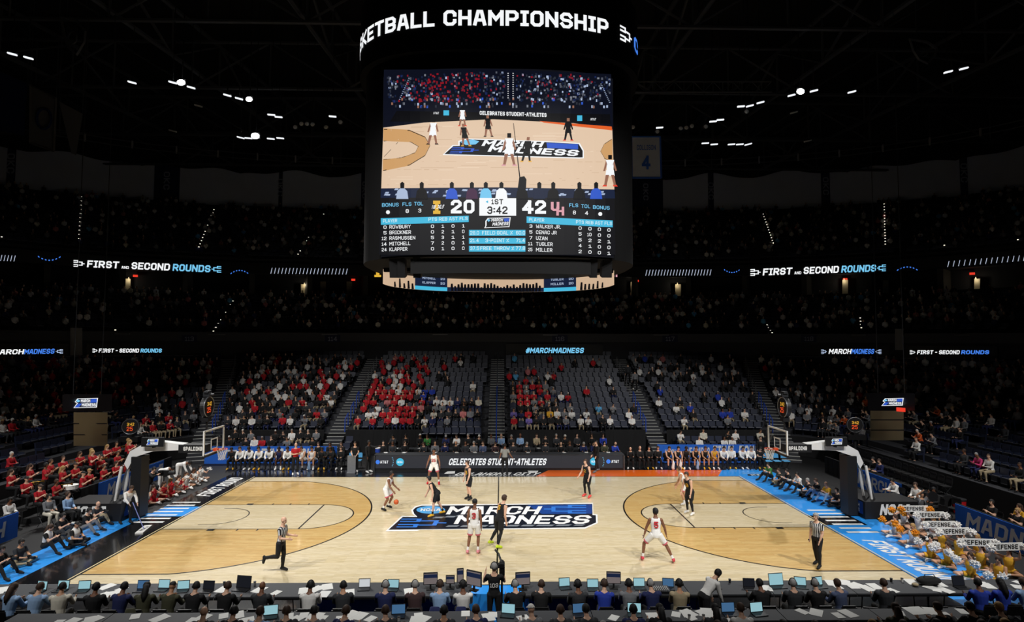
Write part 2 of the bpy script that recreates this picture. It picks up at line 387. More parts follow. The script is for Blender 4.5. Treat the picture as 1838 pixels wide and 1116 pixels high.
# centre emblem, laid out from the photograph on the boards
c4 = lambda x, y: (640 + x / 3.676, 780 + y / 3.676)
def g4(x, y, z): p = G(*c4(x, y)); return (p.x, p.y, z)
M_EMB_DARK = mat('emblem_ink_navy', (18, 24, 36), 0.3); M_EMB_BLUE = mat('emblem_blue', (54, 122, 214), 0.3); M_EMB_SKY = mat('emblem_sky_blue', (84, 168, 228), 0.3)
M_EMB_DB = mat('emblem_deep_blue', (26, 66, 140), 0.3, noise=0.3, scale=9); M_EMB_GREY = mat('emblem_grey', (128, 134, 142), 0.3)
dark = [(372, 498), (392, 480), (430, 469), (1115, 462), (1555, 457), (1557, 530), (1578, 532), (1580, 580), (1505, 612), (210, 628), (305, 543), (402, 543), (380, 522)]
wh = [(360, 497), (384, 474), (428, 462), (1115, 455), (1560, 450), (1562, 524), (1590, 526), (1592, 584), (1508, 621), (420, 628), (400, 636), (190, 638), (298, 536), (386, 537), (368, 522)]
b = MB(); b.poly([g4(*p, 0.006) for p in wh][::-1]); decal('emblem_outline', b, M_WHITEP)
b = MB(); b.poly([g4(*p, 0.008) for p in dark][::-1]); decal('emblem_field', b, M_EMB_DARK)
b = MB(); b.poly([g4(*p, 0.0095) for p in ((1128, 466), (1552, 461), (1552, 522), (1224, 524))][::-1]); decal('emblem_blue_block', b, M_EMB_DB)
b = MB(); b.poly([g4(490 + 95 * math.cos(a), 497 + 25 * math.sin(a), 0.0095) for a in (2 * math.pi * i / 32 for i in range(32))][::-1]); decal('emblem_disc', b, M_EMB_SKY)
def etext(txt, x0, x1, y, h, m, name, t=1.6, shear=0.0, z=0.0125, sk=0.0):
    bb = MB(); text_mesh(bb, txt, lambda u, v: g4(x0 + (x1 - x0) * u + sk * v, y - h * v, z), t=t, gap=0.7); decal(name, bb, m)
etext('NCAA', 420, 552, 505, 17, M_WHITEP, 'emblem_disc_lettering', 1.6, sk=6)
etext('MARCH', 588, 1195, 527, 53, M_WHITEP, 'emblem_lettering', 1.45, sk=32)
etext('MADNESS', 640, 1525, 590, 57, M_WHITEP, 'emblem_lettering', 1.45, sk=34)
etext('[', 262, 575, 613, 58, M_EMB_BLUE, 'emblem_bracket', 0.75, sk=35); etext(']', 1235, 1515, 521, 57, M_EMB_BLUE, 'emblem_bracket', 0.75)
for (xa, xb, y) in [(585, 660, 609), (680, 740, 609), (750, 850, 608), (870, 960, 607), (985, 1060, 606), (1080, 1160, 605), (1180, 1290, 604), (1310, 1400, 603), (1430, 1490, 602), (500, 560, 552), (575, 640, 547), (650, 690, 540)]:
    bb = MB(); bb.quad(g4(xa, y, 0.011), g4(xb, y, 0.011), g4(xb + 22, y - 10, 0.011), g4(xa + 22, y - 10, 0.011)); decal('emblem_grey_bar', bb, M_EMB_GREY)
# lettering on the borders
def ftext(txt, o, rt, up, m, name, t=1.5, sk=0.0, gap=0.8):
    bb = MB(); w = Vector(rt).normalized(); f0 = planar(o, rt, up)
    text_mesh(bb, txt, lambda u, v: f0(u, v) + w * sk * v, t=t, gap=gap); decal(name, bb, m)
ftext('FIRST ROUND', (-14.88, 3.4, 0.009), (0, 4.0, 0), (-0.78, 0, 0), M_WHITEP, 'border_lettering', sk=0.16)
ftext('FIRST ROUND', (14.82, -3.45, 0.009), (0, -4.1, 0), (0.82, 0, 0), M_WHITEP, 'border_lettering', sk=0.16)
ftext('OKLAHOMA CITY', (-2.7, 7.95, 0.009), (5.0, 0, 0), (0, 0.75, 0), M_WHITEP, 'border_lettering', sk=0.3)
ftext('NCAA.COM', (-14.6, -6.6, 0.009), (-1.2, 0, 0), (0, -0.3, 0), M_WHITEP, 'border_lettering') if False else None
for (pa, pb, pc, pd) in (((600, 242), (650, 240), (648, 256), (577, 258)), ((1128, 238), (1200, 238), (1192, 252), (1140, 252))):
    bb = MB(); bb.quad(g4(*pd, 0.008), g4(*pc, 0.008), g4(*pb, 0.008), g4(*pa, 0.008)); decal('white_border_tab', bb, M_WHITEP)
ftext('HOSTED BY', (14.9, 8.3, 0.009), (1.1, 0, 0), (0, 0.22, 0), mat('pale_blue_paint', (150, 200, 240), 0.4), 'small_border_lettering')
bb = MB(); bb.quad((14.95, 7.75, 0.009), (16.1, 7.75, 0.009), (16.3, 8.15, 0.009), (15.1, 8.15, 0.009)); decal('host_plate', bb, M_EMB_DARK)
ftext('XII', (15.2, 7.83, 0.012), (0.8, 0, 0), (0, 0.24, 0), M_WHITEP, 'host_lettering')
ftext('ROUNDS ON', (-16.0, -7.75, 0.009), (1.25, 0, 0), (0, 0.35, 0), M_WHITEP, 'border_lettering')

# ================================================================ bowl
def ring_par(d):
    n = 8 - 5 * min(1, d / 12.5)
    return 23.6 + 1.3 * d, 15.6 + d, n
def ring_pts(d, n=220, t0=-0.22, t1=None):
    """points of the bowl outline at offset d, right end -> far side -> left end, resampled evenly"""
    a, b, e = ring_par(d); pts = []
    t1 = math.pi - t0
    for i in range(1201):
        t = t0 + (t1 - t0) * i / 1200
        c, s = math.cos(t), math.sin(t)
        pts.append((a * math.copysign(abs(c) ** (2 / e), c), b * math.copysign(abs(s) ** (2 / e), s)))
    p = np.array(pts); p = p[p[:, 1] > -11.0]
    L = np.concatenate([[0], np.cumsum(np.hypot(*np.diff(p, axis=0).T))])
    return p, L
def ring_even(d, step=None, count=None):
    p, L = ring_pts(d); n = count or max(2, int(L[-1] / step))
    s = (np.arange(n) + 0.5) * L[-1] / n if count is None else np.linspace(0, L[-1], n)
    return np.stack([np.interp(s, L, p[:, 0]), np.interp(s, L, p[:, 1])], 1)
NS = 161
def ring_strip(mb, prof, mi=0):
    """sweep a profile [(d, z), ...] round the bowl"""
    cols = [ring_even(d, count=NS) for d, z in prof]; base = len(mb.v)
    for k, (d, z) in enumerate(prof):
        mb.v.extend([(x, y, z) for x, y in cols[k]])
    for k in range(len(prof) - 1):
        for i in range(NS - 1):
            a = base + k * NS + i; mb.f.append((a, a + 1, a + NS + 1, a + NS)); mb.m.append(mi)
LOW = [(0.85 * k, 1.35 + 0.35 * k) for k in range(15)]
CLUB = [(14.2 + 0.85 * k, 8.7 + 0.42 * k) for k in range(9)]
UPP = [(23.4 + 0.85 * k, 17.0 + 0.5 * k) for k in range(18)]
def terrace(rows, w=0.85):
    prof = [(rows[0][0] - 0.55, rows[0][1] - 0.35), (rows[0][0] - 0.55, rows[0][1])]
    for i, (d, z) in enumerate(rows):
        prof.append((d + w - 0.55, z))
        if i + 1 < len(rows): prof.append((d + w - 0.55, rows[i + 1][1]))
    return prof
b = MB(); ring_strip(b, [(-0.55, 0.0), (-0.55, 1.0)] + terrace(LOW) + [(12.2, 8.0)]); struct(b.build('stand_lower', M_CONC))
b = MB(); ring_strip(b, [(-.6, 0.0), (-.6, 1.37)]); struct(b.build('wall_lower_front', M_BLACKFAB))
b = MB(); ring_strip(b, [(12.2, 7.95), (12.2, 8.75), (13.6, 8.75), (13.6, 8.35)] + terrace(CLUB)); struct(b.build('stand_club', M_CONC))
b = MB(); ring_strip(b, [(12.16, 7.95), (12.16, 8.72)]); struct(b.build('wall_club_front', mat('grey_fascia_paint', (70, 72, 76), 0.7)))
b = MB(); ring_strip(b, [(21.4, 12.0), (21.4, 13.0), (24.5, 13.0), (24.5, 15.3), (22.2, 15.3)]); struct(b.build('wall_suites', M_DARK))
b = MB(); ring_strip(b, [(22.2, 15.2), (22.15, 15.3), (22.15, 16.4), (22.8, 16.6)] + terrace(UPP)); struct(b.build('stand_upper', M_CONC))
UB = UPP[-1][0] + 0.4
b = MB(); ring_strip(b, [(UB, 25.5), (UB, 33.5), (UB - 9, 38.0)]); struct(b.build('wall_upper_back', M_DARK))
b = MB(); b.quad((-110, -24, 38), (-110, 75, 38), (110, 75, 38), (110, -24, 38)); struct(b.build('ceiling', mat('black_ceiling_paint', (10, 10, 11), 0.9)))
# ================================================================ figures
def V(*a): return Vector(a)
def norm(v): v = Vector(v); return v.normalized()
class Fig:
    """one posed figure: limbs are lofted, fused into one skin by voxel remeshing, and tagged by the nearest bone"""
    def __init__(s, H=1.8, lean=0, side=0, head=0, headturn=0, arms=None, legs=None, seat=None, build=1.0, female=False, feet=None, kneel=None):
        s.seated = seat is not None
        k = H / 1.8; s.k = k; s.bones = []; s.mb = MB(); s.H = H
        F, L, U = V(0, -1, 0), V(1, 0, 0), V(0, 0, 1); s.F, s.L, s.U = F, L, U
        rot = Matrix.Rotation(R(lean), 3, L) ; rot = Matrix.Rotation(R(side), 3, F) @ rot     # +lean: forward
        u = rot @ U; f = rot @ F; l = rot @ L
        arms = arms or (((.05, .16, -1), (.2, .02, -1)),) * 2
        legs = legs or (((.02, .06, -1), (-.03, .02, -1)),) * 2
        def d3(t, sgn): return (F * t[0] + L * t[1] * sgn + U * t[2]).normalized()
        pel = V(0, 0, 0); J = {}
        hipw = 0.095 * k; th, sh = 0.44 * k, 0.43 * k
        ank = []
        for sgn, lg in ((1, legs[0]), (-1, legs[1])):
            hip = pel + L * hipw * sgn - U * 0.02 * k
            kn = hip + d3(lg[0], sgn) * th; an = kn + d3(lg[1], sgn) * sh
            J[sgn, 'hip'], J[sgn, 'kn'], J[sgn, 'an'] = hip, kn, an
            J[sgn, 'toe'] = an + (d3(lg[2], sgn) if len(lg) > 2 else (F + L * .15 * sgn - U * .22).normalized()) * 0.17 * k
            ank.append(min(an.z - 0.075 * k, J[sgn, 'toe'].z - 0.035 * k))
        dz = (seat if seat is not None else -min(ank))
        if seat is not None: dz = seat + 0.105 * k
        up = U * dz
        for q in J: J[q] = J[q] + up
        pel = up; s.pel = pel
        chest = pel + u * 0.34 * k; nb = pel + u * 0.545 * k; s.chest, s.nb = chest, nb
        hd = Matrix.Rotation(R(head), 3, l) @ u; hc = nb + hd * 0.162 * k + f * 0.022 * k
        ht = Matrix.Rotation(R(headturn), 3, hd)
        hf = ht @ (Matrix.Rotation(R(head), 3, l) @ f); hl = ht @ l
        s.hc, s.hf, s.hl, s.hu = hc, hf, hl, hd; s.u, s.f, s.l = u, f, l
        mb = s.mb; bw = build * (0.9 if female else 1.0)
        # torso
        secs = [(-.10, .115, .10, 0), (-.03, .155, .115, 0), (.06, .15, .11, .005), (.16, .135, .10, .01), (.28, .155, .115, .015), (.38, .172, .118, .012), (.455, .165, .095, 0), (.51, .105, .07, -.005), (.55, .06, .058, 0)]
        rings = []; n = 14
        for h, rx, ry, o in secs:
            # blend pelvis (upright) into the leaning spine
            c = pel + u * h * k + f * o * k
            rings.append([c + l * math.cos(a) * rx * k * bw + f * math.sin(a) * ry * k * bw for a in (2 * math.pi * i / n for i in range(n))])
        vs = [p for r in rings for p in r]; fs = []
        for i in range(len(rings) - 1):
            for j in range(n): fs.append((i * n + j, i * n + (j + 1) % n, (i + 1) * n + (j + 1) % n, (i + 1) * n + j))
        fs += [tuple(range(n))[::-1], tuple((len(rings) - 1) * n + j for j in range(n))]
        mb.add(vs, fs)
        mb.tube((nb - u * .06 * k, nb + hd * .02 * k, hc - hd * .05 * k), [.07 * k, .06 * k, .055 * k], 10)
        hm = Matrix((hl, -hf, hd)).transposed()     # head frame: x left, -y forward
        mb.ball(hc + hd * .022 * k - hf * .008 * k, 1, nu=12, nv=9, sc=(.077 * k, .096 * k, .10 * k), mtx=hm)
        mb.ball(hc - hd * .045 * k + hf * .025 * k, 1, nu=10, nv=7, sc=(.06 * k, .066 * k, .072 * k), mtx=hm)
        mb.tube((hc + hd * .02 * k + hf * .085 * k, hc - hd * .022 * k + hf * .112 * k), [.010 * k, .016 * k], 6)
        for sg in (-1, 1): mb.ball(hc - hd * .005 * k + hl * sg * .078 * k - hf * .01 * k, 1, nu=7, nv=5, sc=(.014 * k, .022 * k, .034 * k), mtx=hm)
        B = s.bones
        B += [('torso', pel + u * .10 * k, nb - u * .05 * k, .14 * k), ('pelvis', pel - u * .06 * k, pel + u * .06 * k, .14 * k), ('neck', nb + u * .01 * k, hc - hd * .10 * k, .055 * k), ('head', hc - hd * .05 * k, hc + hd * .04 * k, .09 * k)]
        ua, fa = .285 * k, .255 * k; s.hands = []
        for sgn, am in ((1, arms[0]), (-1, arms[1])):
            shd = pel + u * .455 * k + l * .175 * k * sgn * bw
            el = shd + d3(am[0], sgn) * ua; wr = el + d3(am[1], sgn) * fa; ad = (wr - el).normalized()
            mb.tube((shd - (el - shd) * .12, shd, shd.lerp(el, .45), el), [.05 * k, .066 * k, .054 * k, .044 * k], 9)
            mb.ball(el, .044 * k, nu=8, nv=6)
            mb.tube((el, el.lerp(wr, .3), wr), [.043 * k, .045 * k, .030 * k], 9)
            hdv = (d3(am[2], sgn) if len(am) > 2 else ad)
            ref = F if abs(hdv.dot(F)) < .85 else U
            side = hdv.cross(ref).normalized(); pn = side.cross(hdv).normalized()   # pn roughly forward
            pm = Matrix((side, pn, hdv)).transposed()
            mb.ball(wr + hdv * .05 * k, 1, nu=8, nv=6, sc=(.02 * k, .042 * k, .055 * k), mtx=pm)
            for q, (o, ln) in enumerate(((.032, .070), (.011, .080), (-.011, .074), (-.031, .056))):
                b0 = wr + hdv * .085 * k + pn * o * k
                cu = (hdv * .8 - side * .6 * sgn).normalized() if len(am) > 2 else (hdv * .93 - side * .35 * sgn).normalized()
                b1 = b0 + hdv * ln * .5 * k; b2 = b1 + cu * ln * .55 * k
                mb.tube((b0 - hdv * .02 * k, b0, b1, b2), [.010 * k, .0105 * k, .010 * k, .008 * k], 6)
            t0 = wr + hdv * .03 * k + pn * .03 * k; t1 = t0 + (hdv * .6 + pn * .8).normalized() * .04 * k; t2 = t1 + (hdv * .95 + pn * .3).normalized() * .035 * k
            mb.tube((t0 - pn * .01, t0, t1, t2), [.012 * k, .013 * k, .011 * k, .009 * k], 6)
            s.hands.append(wr + hdv * .09 * k)
            B += [('uarm', shd, el, .055 * k), ('farm', el, wr, .042 * k), ('hand', wr + hdv * .02 * k, wr + hdv * .17 * k, .03 * k)]
        for sgn in (1, -1):
            hip, kn, an, toe = (J[sgn, q] for q in ('hip', 'kn', 'an', 'toe'))
            mb.tube((hip + (hip - kn) * .08, hip, hip.lerp(kn, .4), kn), [.075 * k, .096 * k * build, .082 * k * build, .058 * k], 10)
            mb.ball(kn, .058 * k, nu=9, nv=6)
            cm = kn.lerp(an, .3) - (toe - an).normalized() * .012 * k
            mb.tube((kn, cm, kn.lerp(an, .7), an), [.055 * k, .059 * k, .042 * k, .037 * k], 9)
            td = (toe - an).normalized(); sd = (an - kn).normalized()
            heel = an + sd * .045 * k - td * .035 * k; ball_ = an + sd * .04 * k + td * .11 * k; tip = an + sd * .048 * k + td * .19 * k
            mb.tube((heel - td * .03 * k, heel, an + sd * .03 * k + td * .04 * k, ball_, tip), [.018 * k, .04 * k, .045 * k, .043 * k, .026 * k], 8)
            mb.ball(an, .04 * k, nu=8, nv=6)
            B += [('thigh', hip, kn, .085 * k), ('shin', kn, an, .05 * k), ('foot', an + sd * .03 * k, tip, .04 * k)]
        s.J = J
    def solid(s, vox=.02, faces=None):
        me = s.mb.mesh('tmp'); o = bpy.data.objects.new('tmp', me); COL.objects.link(o)
        m = o.modifiers.new('r', 'REMESH'); m.mode = 'VOXEL'; m.voxel_size = vox
        sm = o.modifiers.new('s', 'SMOOTH'); sm.factor = .5; sm.iterations = 2 if vox < .02 else 1
        if faces:
            dc = o.modifiers.new('d', 'DECIMATE'); dc.ratio = 1.0
            dg = bpy.context.evaluated_depsgraph_get(); n0 = len(o.evaluated_get(dg).data.polygons); dc.ratio = min(1, faces / (2.0 * n0) * 1.0) if n0 else 1
        dg = bpy.context.evaluated_depsgraph_get()
        me2 = bpy.data.meshes.new_from_object(o.evaluated_get(dg))
        bpy.data.objects.remove(o); bpy.data.meshes.remove(me)
        n = len(me2.vertices); co = np.empty(n * 3); me2.vertices.foreach_get('co', co); co = co.reshape(-1, 3)
        no = np.empty(n * 3); me2.vertices.foreach_get('normal', no); no = no.reshape(-1, 3)
        fcs = [tuple(p.vertices) for p in me2.polygons]
        cen = np.array([co[list(f)].mean(0) for f in fcs])
        best = np.full(len(fcs), 1e9); reg = np.zeros(len(fcs), int); tt = np.zeros(len(fcs))
        for i, (nm, a, b, r) in enumerate(s.bones):
            a, b = np.array(a), np.array(b); ab = b - a; t = np.clip(((cen - a) @ ab) / (ab @ ab), 0, 1)
            d = np.linalg.norm(cen - a - t[:, None] * ab, axis=1) / r
            k = d < best; best[k] = d[k]; reg[k] = i; tt[k] = t[k]
        s.lift = -co[:, 2].min() + .012; s.lift = max(0.0, s.lift) if s.seated else s.lift
        s.co, s.no, s.fc, s.cen, s.reg, s.tt = co, no, fcs, cen, reg, tt
        s.rn = np.array([b[0] for b in s.bones])[reg]
        hr = cen - np.array(s.hc); s.hx, s.hy, s.hz = hr @ np.array(s.hl), hr @ np.array(s.hf), hr @ np.array(s.hu)
        for p in me2.polygons: p.use_smooth = True
        me2.materials.clear(); s.body = me2; return s
    def mask(s, kind):
        rn, t, k = s.rn, s.tt, s.k
        if kind == 'hair': return (rn == 'head') & ((s.hz > .055 * k) | ((s.hy < .0) & (s.hz > -.045 * k)) | ((s.hy < .03 * k) & (s.hz > .0) & (abs(s.hx) > .05 * k)))
        if kind == 'cap': return (rn == 'head') & (s.hz > .045 * k)
        if kind == 'jersey':
            rel = s.cen - np.array(s.nb); lat = np.hypot(rel @ np.array(s.l), rel @ np.array(s.f))
            return ((rn == 'torso') & ~((t > .97) & (lat < .095 * k))) | ((rn == 'pelvis') & (t > .45))
        if kind == 'hem': return (rn == 'thigh') & (t > .68) & (t < .8)
        if kind == 'tee': return s.mask('jersey') | ((rn == 'uarm') & (t < .62))
        if kind == 'long': return s.mask('jersey') | (rn == 'uarm') | ((rn == 'farm') & (t < .93))
        if kind == 'shorts': return ((rn == 'pelvis') & (t < .8)) | ((rn == 'thigh') & (t < .8))
        if kind == 'skirt': return ((rn == 'pelvis') & (t < .8)) | ((rn == 'thigh') & (t < .4))
        if kind == 'pants': return ((rn == 'pelvis') & (t < .8)) | (rn == 'thigh') | ((rn == 'shin') & (t < .97))
        if kind == 'tights': return (rn == 'thigh') | ((rn == 'shin') & (t < .9))
        if kind == 'sock': return ((rn == 'shin') & (t > .72))
        if kind == 'shoe': return (rn == 'foot') | ((rn == 'shin') & (t > .96))
        if kind == 'vest': return (rn == 'torso') & (t > .1)
    def shell(s, mask, off, name):
        vid = {}; vs = []; fs = []
        for i in np.nonzero(mask)[0]:
            f = []
            for v in s.fc[i]:
                if v not in vid: vid[v] = len(vs); vs.append(tuple(s.co[v] + s.no[v] * off))
                f.append(vid[v])
            fs.append(tuple(f))
        me = bpy.data.meshes.new(name); me.from_pydata(vs, [], fs)
        me.polygons.foreach_set('use_smooth', [True] * len(fs)); me.update(); return me
    def side_mask(s, m, sgn): return m & (((s.cen - np.array(s.pel)) @ np.array(s.L)) * sgn > 0)
SHELL = {'jersey': ('jersey', .012), 'tee': ('shirt', .012), 'long': ('shirt', .013), 'jacket': ('jacket', .02), 'shorts': ('shorts', .026), 'skirt': ('skirt', .03), 'pants': ('trousers', .014), 'tights': ('tights', .006), 'sock': ('sock', .006), 'shoe': ('shoe', .012), 'hair': ('hair', .016), 'cap': ('cap', .02), 'vest': ('vest', .022), 'hoodie': ('shirt', .02), 'hem': ('shorts_hem', .031)}
KEY = {'jacket': 'long', 'hoodie': 'long'}
def kit(fig, wear, hair='short'):
    """meshes of a figure's clothes: list of (name, mesh, slot)"""
    out = []
    for slot, w in wear:
        m = fig.mask(KEY.get(w, w)); nm, off = SHELL[w]
        if w in ('shoe', 'sock'):
            for sg in (1, -1): out.append((nm, fig.shell(m & (np.isin(fig.reg, [i for i, b in enumerate(fig.bones) if b[0] in ('foot', 'shin')][:2] if sg == 1 else [i for i, b in enumerate(fig.bones) if b[0] in ('foot', 'shin')][2:])), off, nm), slot))
        elif w == 'hem':
            th = [i for i, b in enumerate(fig.bones) if b[0] == 'thigh']
            for t_ in th: out.append((nm, fig.shell(m & (fig.reg == t_), off * fig.k, nm), slot))
        else: out.append((nm, fig.shell(m, off * fig.k, nm), slot))
    k = fig.k
    if hair in ('short', 'cap'): out.append(('hair' if hair == 'short' else 'cap', fig.shell(fig.mask('hair' if hair == 'short' else 'cap'), .018 * k, 'hair'), 'hair'))
    if hair == 'cap':
        b = MB(); c = fig.hc + fig.hu * .055 * k + fig.hf * .10 * k; hm = Matrix((fig.hl, -fig.hf, fig.hu)).transposed()
        b.ball(c, 1, nu=10, nv=4, sc=(.075 * k, .085 * k, .012 * k), mtx=hm); out.append(('cap_brim', b.mesh('cap_brim', True), 'hair'))
    if hair == 'tall':
        b = MB(); hm = Matrix((fig.hl, -fig.hf, fig.hu)).transposed()
        b.ball(fig.hc + fig.hu * .06 * k - fig.hf * .015 * k, 1, nu=12, nv=8, sc=(.098 * k, .11 * k, .095 * k), mtx=hm); out.append(('hair', b.mesh('hair', True), 'hair'))
    if hair == 'long':
        b = MB(); hm = Matrix((fig.hl, -fig.hf, fig.hu)).transposed()
        b.ball(fig.hc + fig.hu * .03 * k - fig.hf * .02 * k, 1, nu=12, nv=8, sc=(.096 * k, .105 * k, .105 * k), mtx=hm)
        q = fig.hc - fig.hf * .075 * k
        b.tube((q + fig.hu * .05 * k, q - fig.hu * .10 * k - fig.hf * .02 * k, q - fig.hu * .24 * k - fig.hf * .055 * k, q - fig.hu * .36 * k - fig.hf * .07 * k), [.07 * k, .085 * k, .08 * k, .03 * k], 10)
        out.append(('hair', b.mesh('hair', True), 'hair'))
    if hair == 'headset':
        out.append(('hair', fig.shell(fig.mask('hair'), .014 * k, 'hair'), 'hair'))
        b = MB(); arc = [fig.hc + fig.hl * math.cos(a) * .098 * k + fig.hu * (.01 + math.sin(a) * .135) * k for a in (math.pi * i / 10 for i in range(11))]
        b.tube(arc, .012 * k, 6)
        hm = Matrix((fig.hl, -fig.hf, fig.hu)).transposed()
        for sg in (1, -1): b.ball(fig.hc + fig.hl * sg * .098 * k, 1, nu=8, nv=6, sc=(.025 * k, .042 * k, .048 * k), mtx=hm)
        out.append(('headset', b.mesh('headset', True), 'black'))
    return out
SKIN = [mat('skin_light', (222, 176, 148), .55), mat('skin_tan', (196, 146, 112), .55), mat('skin_brown', (128, 84, 60), .55), mat('skin_dark', (84, 54, 40), .55)]
M_EYE = mat('eye_dark', (20, 14, 12), .4)
HAIRC = {'black': (16, 14, 14), 'brown': (62, 42, 30), 'grey': (150, 148, 146), 'blond': (176, 140, 88), 'white': (214, 212, 206), 'red': (190, 24, 34), 'blue': (40, 60, 170)}
def hairm(n): return mat('hair_' + n, HAIRC[n], .7) if n in HAIRC else n
def face_marks(fig, body):
    """eyes and mouth as small dark patches set on the face of the same skin"""
    k = fig.k; b = MB(); hm = Matrix((fig.hl, -fig.hf, fig.hu)).transposed()
    for sg in (-1, 1): b.ball(fig.hc + fig.hl * sg * .032 * k + fig.hu * .012 * k + fig.hf * .08 * k, 1, nu=6, nv=4, sc=(.013 * k, .012 * k, .007 * k), mtx=hm)
    b.ball(fig.hc - fig.hu * .06 * k + fig.hf * .086 * k, 1, nu=6, nv=4, sc=(.022 * k, .012 * k, .006 * k), mtx=hm)
    bm = bmesh.new(); bm.from_mesh(body); n0 = len(bm.faces)
    vs = [bm.verts.new(p) for p in b.v]
    for f in b.f:
        try: q = bm.faces.new([vs[i] for i in f]); q.material_index = 1; q.smooth = True
        except ValueError: pass
    bm.to_mesh(body); bm.free()
PROTO = {}
def proto(key, fig_args, wear, hair, vox=.02):
    if key in PROTO: return PROTO[key]
    f = Fig(**fig_args).solid(vox); face_marks(f, f.body)
    f.body.materials.append(SKIN[0]); f.body.materials.append(M_EYE)
    parts = kit(f, wear, hair)
    for nm, me, slot in parts: me.materials.append(M_BLACK)
    PROTO[key] = (f, parts); return PROTO[key]
def person(key, loc, rz, cols, label, group=None, skin=0, fig_args=None, wear=None, hair=None, vox=.02, scale=1.0):
    """cols: slot -> material"""
    f, parts = proto(key, fig_args, wear, hair, vox)
    o = bpy.data.objects.new('person', f.body); COL.objects.link(o); o.location = (loc[0], loc[1], loc[2] + f.lift); o.rotation_euler = (0, 0, rz)
    if scale != 1: o.scale = (scale,) * 3
    objmats(o, [SKIN[skin], M_EYE])
    for nm, me, slot in parts:
        c = bpy.data.objects.new(nm, me); COL.objects.link(c); c.parent = o
        objmats(c, [cols.get(slot, M_BLACK)])
    tag(o, label, 'person', group); return o, f
# ================================================================ players, referees, coaches on the boards
C_WHITE = cloth('white', (236, 234, 230)); C_BLACK = cloth('black', (20, 20, 22)); C_RED = cloth('red', (186, 22, 36)); C_NAVY = cloth('navy', (26, 36, 84))
C_GOLD = cloth('gold', (226, 170, 44)); C_GREY = cloth('grey', (120, 122, 126)); C_LBLUE = cloth('light_blue', (146, 178, 216)); C_RBLUE = cloth('royal_blue', (34, 62, 170))
C_CHAR = cloth('charcoal', (48, 50, 54)); C_TAN = cloth('tan', (170, 154, 124)); C_GREEN = cloth('green', (60, 130, 60)); C_OLIVE = cloth('olive', (66, 66, 46)); C_PINK = cloth('pink', (210, 60, 120))
C_TEAL = cloth('teal', (130, 200, 190)); C_MAROON = cloth('maroon', (64, 44, 46)); C_PURPLE = cloth('purple', (120, 104, 180)); C_ORANGE = cloth('orange', (220, 96, 40)); C_CREAM = cloth('cream', (212, 206, 190))
C_LIME = cloth('lime', (196, 220, 40)); C_SKY = cloth('sky', (90, 170, 220)); C_ROSE = cloth('rose', (200, 120, 120))
def stripes_mat():
    m = mat('cloth_referee_stripes', (20, 20, 22), .85); nt = m.node_tree; b = nt.nodes['Principled BSDF']
    tc = nt.nodes.new('ShaderNodeTexCoord'); w = nt.nodes.new('ShaderNodeTexWave'); w.wave_type = 'BANDS'; w.bands_direction = 'X'
    w.inputs['Scale'].default_value = 5.2
    r = nt.nodes.new('ShaderNodeValToRGB'); r.color_ramp.interpolation = 'CONSTANT'; r.color_ramp.elements[1].position = .5
    r.color_ramp.elements[0].color = (.012, .012, .014, 1); r.color_ramp.elements[1].color = (.72, .72, .72, 1)
    nt.links.new(tc.outputs['Object'], w.inputs['Vector']); nt.links.new(w.outputs['Fac'], r.inputs[0]); nt.links.new(r.outputs[0], b.inputs['Base Color'])
    return m
C_STRIPE = stripes_mat()
def number(o, f, txt, back, m, w=.2, h=.24, zc=.30, name='jersey_number'):
    k = f.k; s = -1 if back else 1; b = MB()
    def fn(u, v):
        x = (u - .5) * w * k; a = x / (.172 * k)
        c = f.pel + f.u * (zc - h / 2 + h * v) * k
        return c + f.l * math.sin(a) * .192 * k * (1 if not back else -1) * 1 + f.f * s * math.cos(a) * .143 * k
    text_mesh(b, txt, fn, t=1.5, gap=.8); c = b.build(name, m, o)
def trim(o, f, m, name='side_stripe'):
    pass
PW = [('top', 'jersey'), ('short', 'shorts'), ('sock', 'sock'), ('shoe', 'shoe')]
PT = [('top', 'jersey'), ('tight', 'tights'), ('short', 'shorts'), ('shoe', 'shoe')]
RW = [('top', 'tee'), ('short', 'pants'), ('shoe', 'shoe')]
HI = .0115
def at(px, py): p = G(px, py); return (p.x, p.y, 0.01)
PWH = PW + [('hem', 'hem')]; home = dict(top=C_WHITE, short=C_WHITE, sock=C_WHITE, hem=cloth('trim_rose', (206, 96, 110))); away = dict(top=C_BLACK, short=C_BLACK, sock=C_BLACK, tight=C_BLACK)
HB = hairm('black'); HBR = hairm('brown'); HG = hairm('grey')
# ball handler
o, f = person('p1', at(693, 915), R(78), dict(home, shoe=C_BLACK, hair=HB), 'player in white uniform and black shoes dribbling the orange ball', 'players on court', 2,
    dict(H=1.93, lean=22, head=-14, arms=(((.25, .1, -1), (.75, -.05, -.6)), ((.3, .2, -1), (.7, .1, -.75))), legs=(((.62, .1, -1), (-.5, .05, -1)), ((.3, .1, -1), (-.55, .05, -1)))), PWH, 'short', HI)
number(o, f, '1', False, C_RED, w=.1)
# facing the camera near the far sideline
o, f = person('p2', at(779, 868), R(-6), dict(home, shoe=C_RED, hair=HB), 'player in white uniform with red shoes facing out, legs apart by scorer board', 'players on court', 2,
    dict(H=1.98, lean=8, head=-6, arms=(((.1, .42, -1), (.45, .2, -.9)), ((.1, .42, -1), (.45, .2, -.9))), legs=(((.25, .32, -1), (-.12, .1, -1)), ((.2, .36, -1), (-.15, .1, -1)))), PWH, 'short', HI)
number(o, f, '25', False, C_RED, w=.2, h=.16, zc=.26)
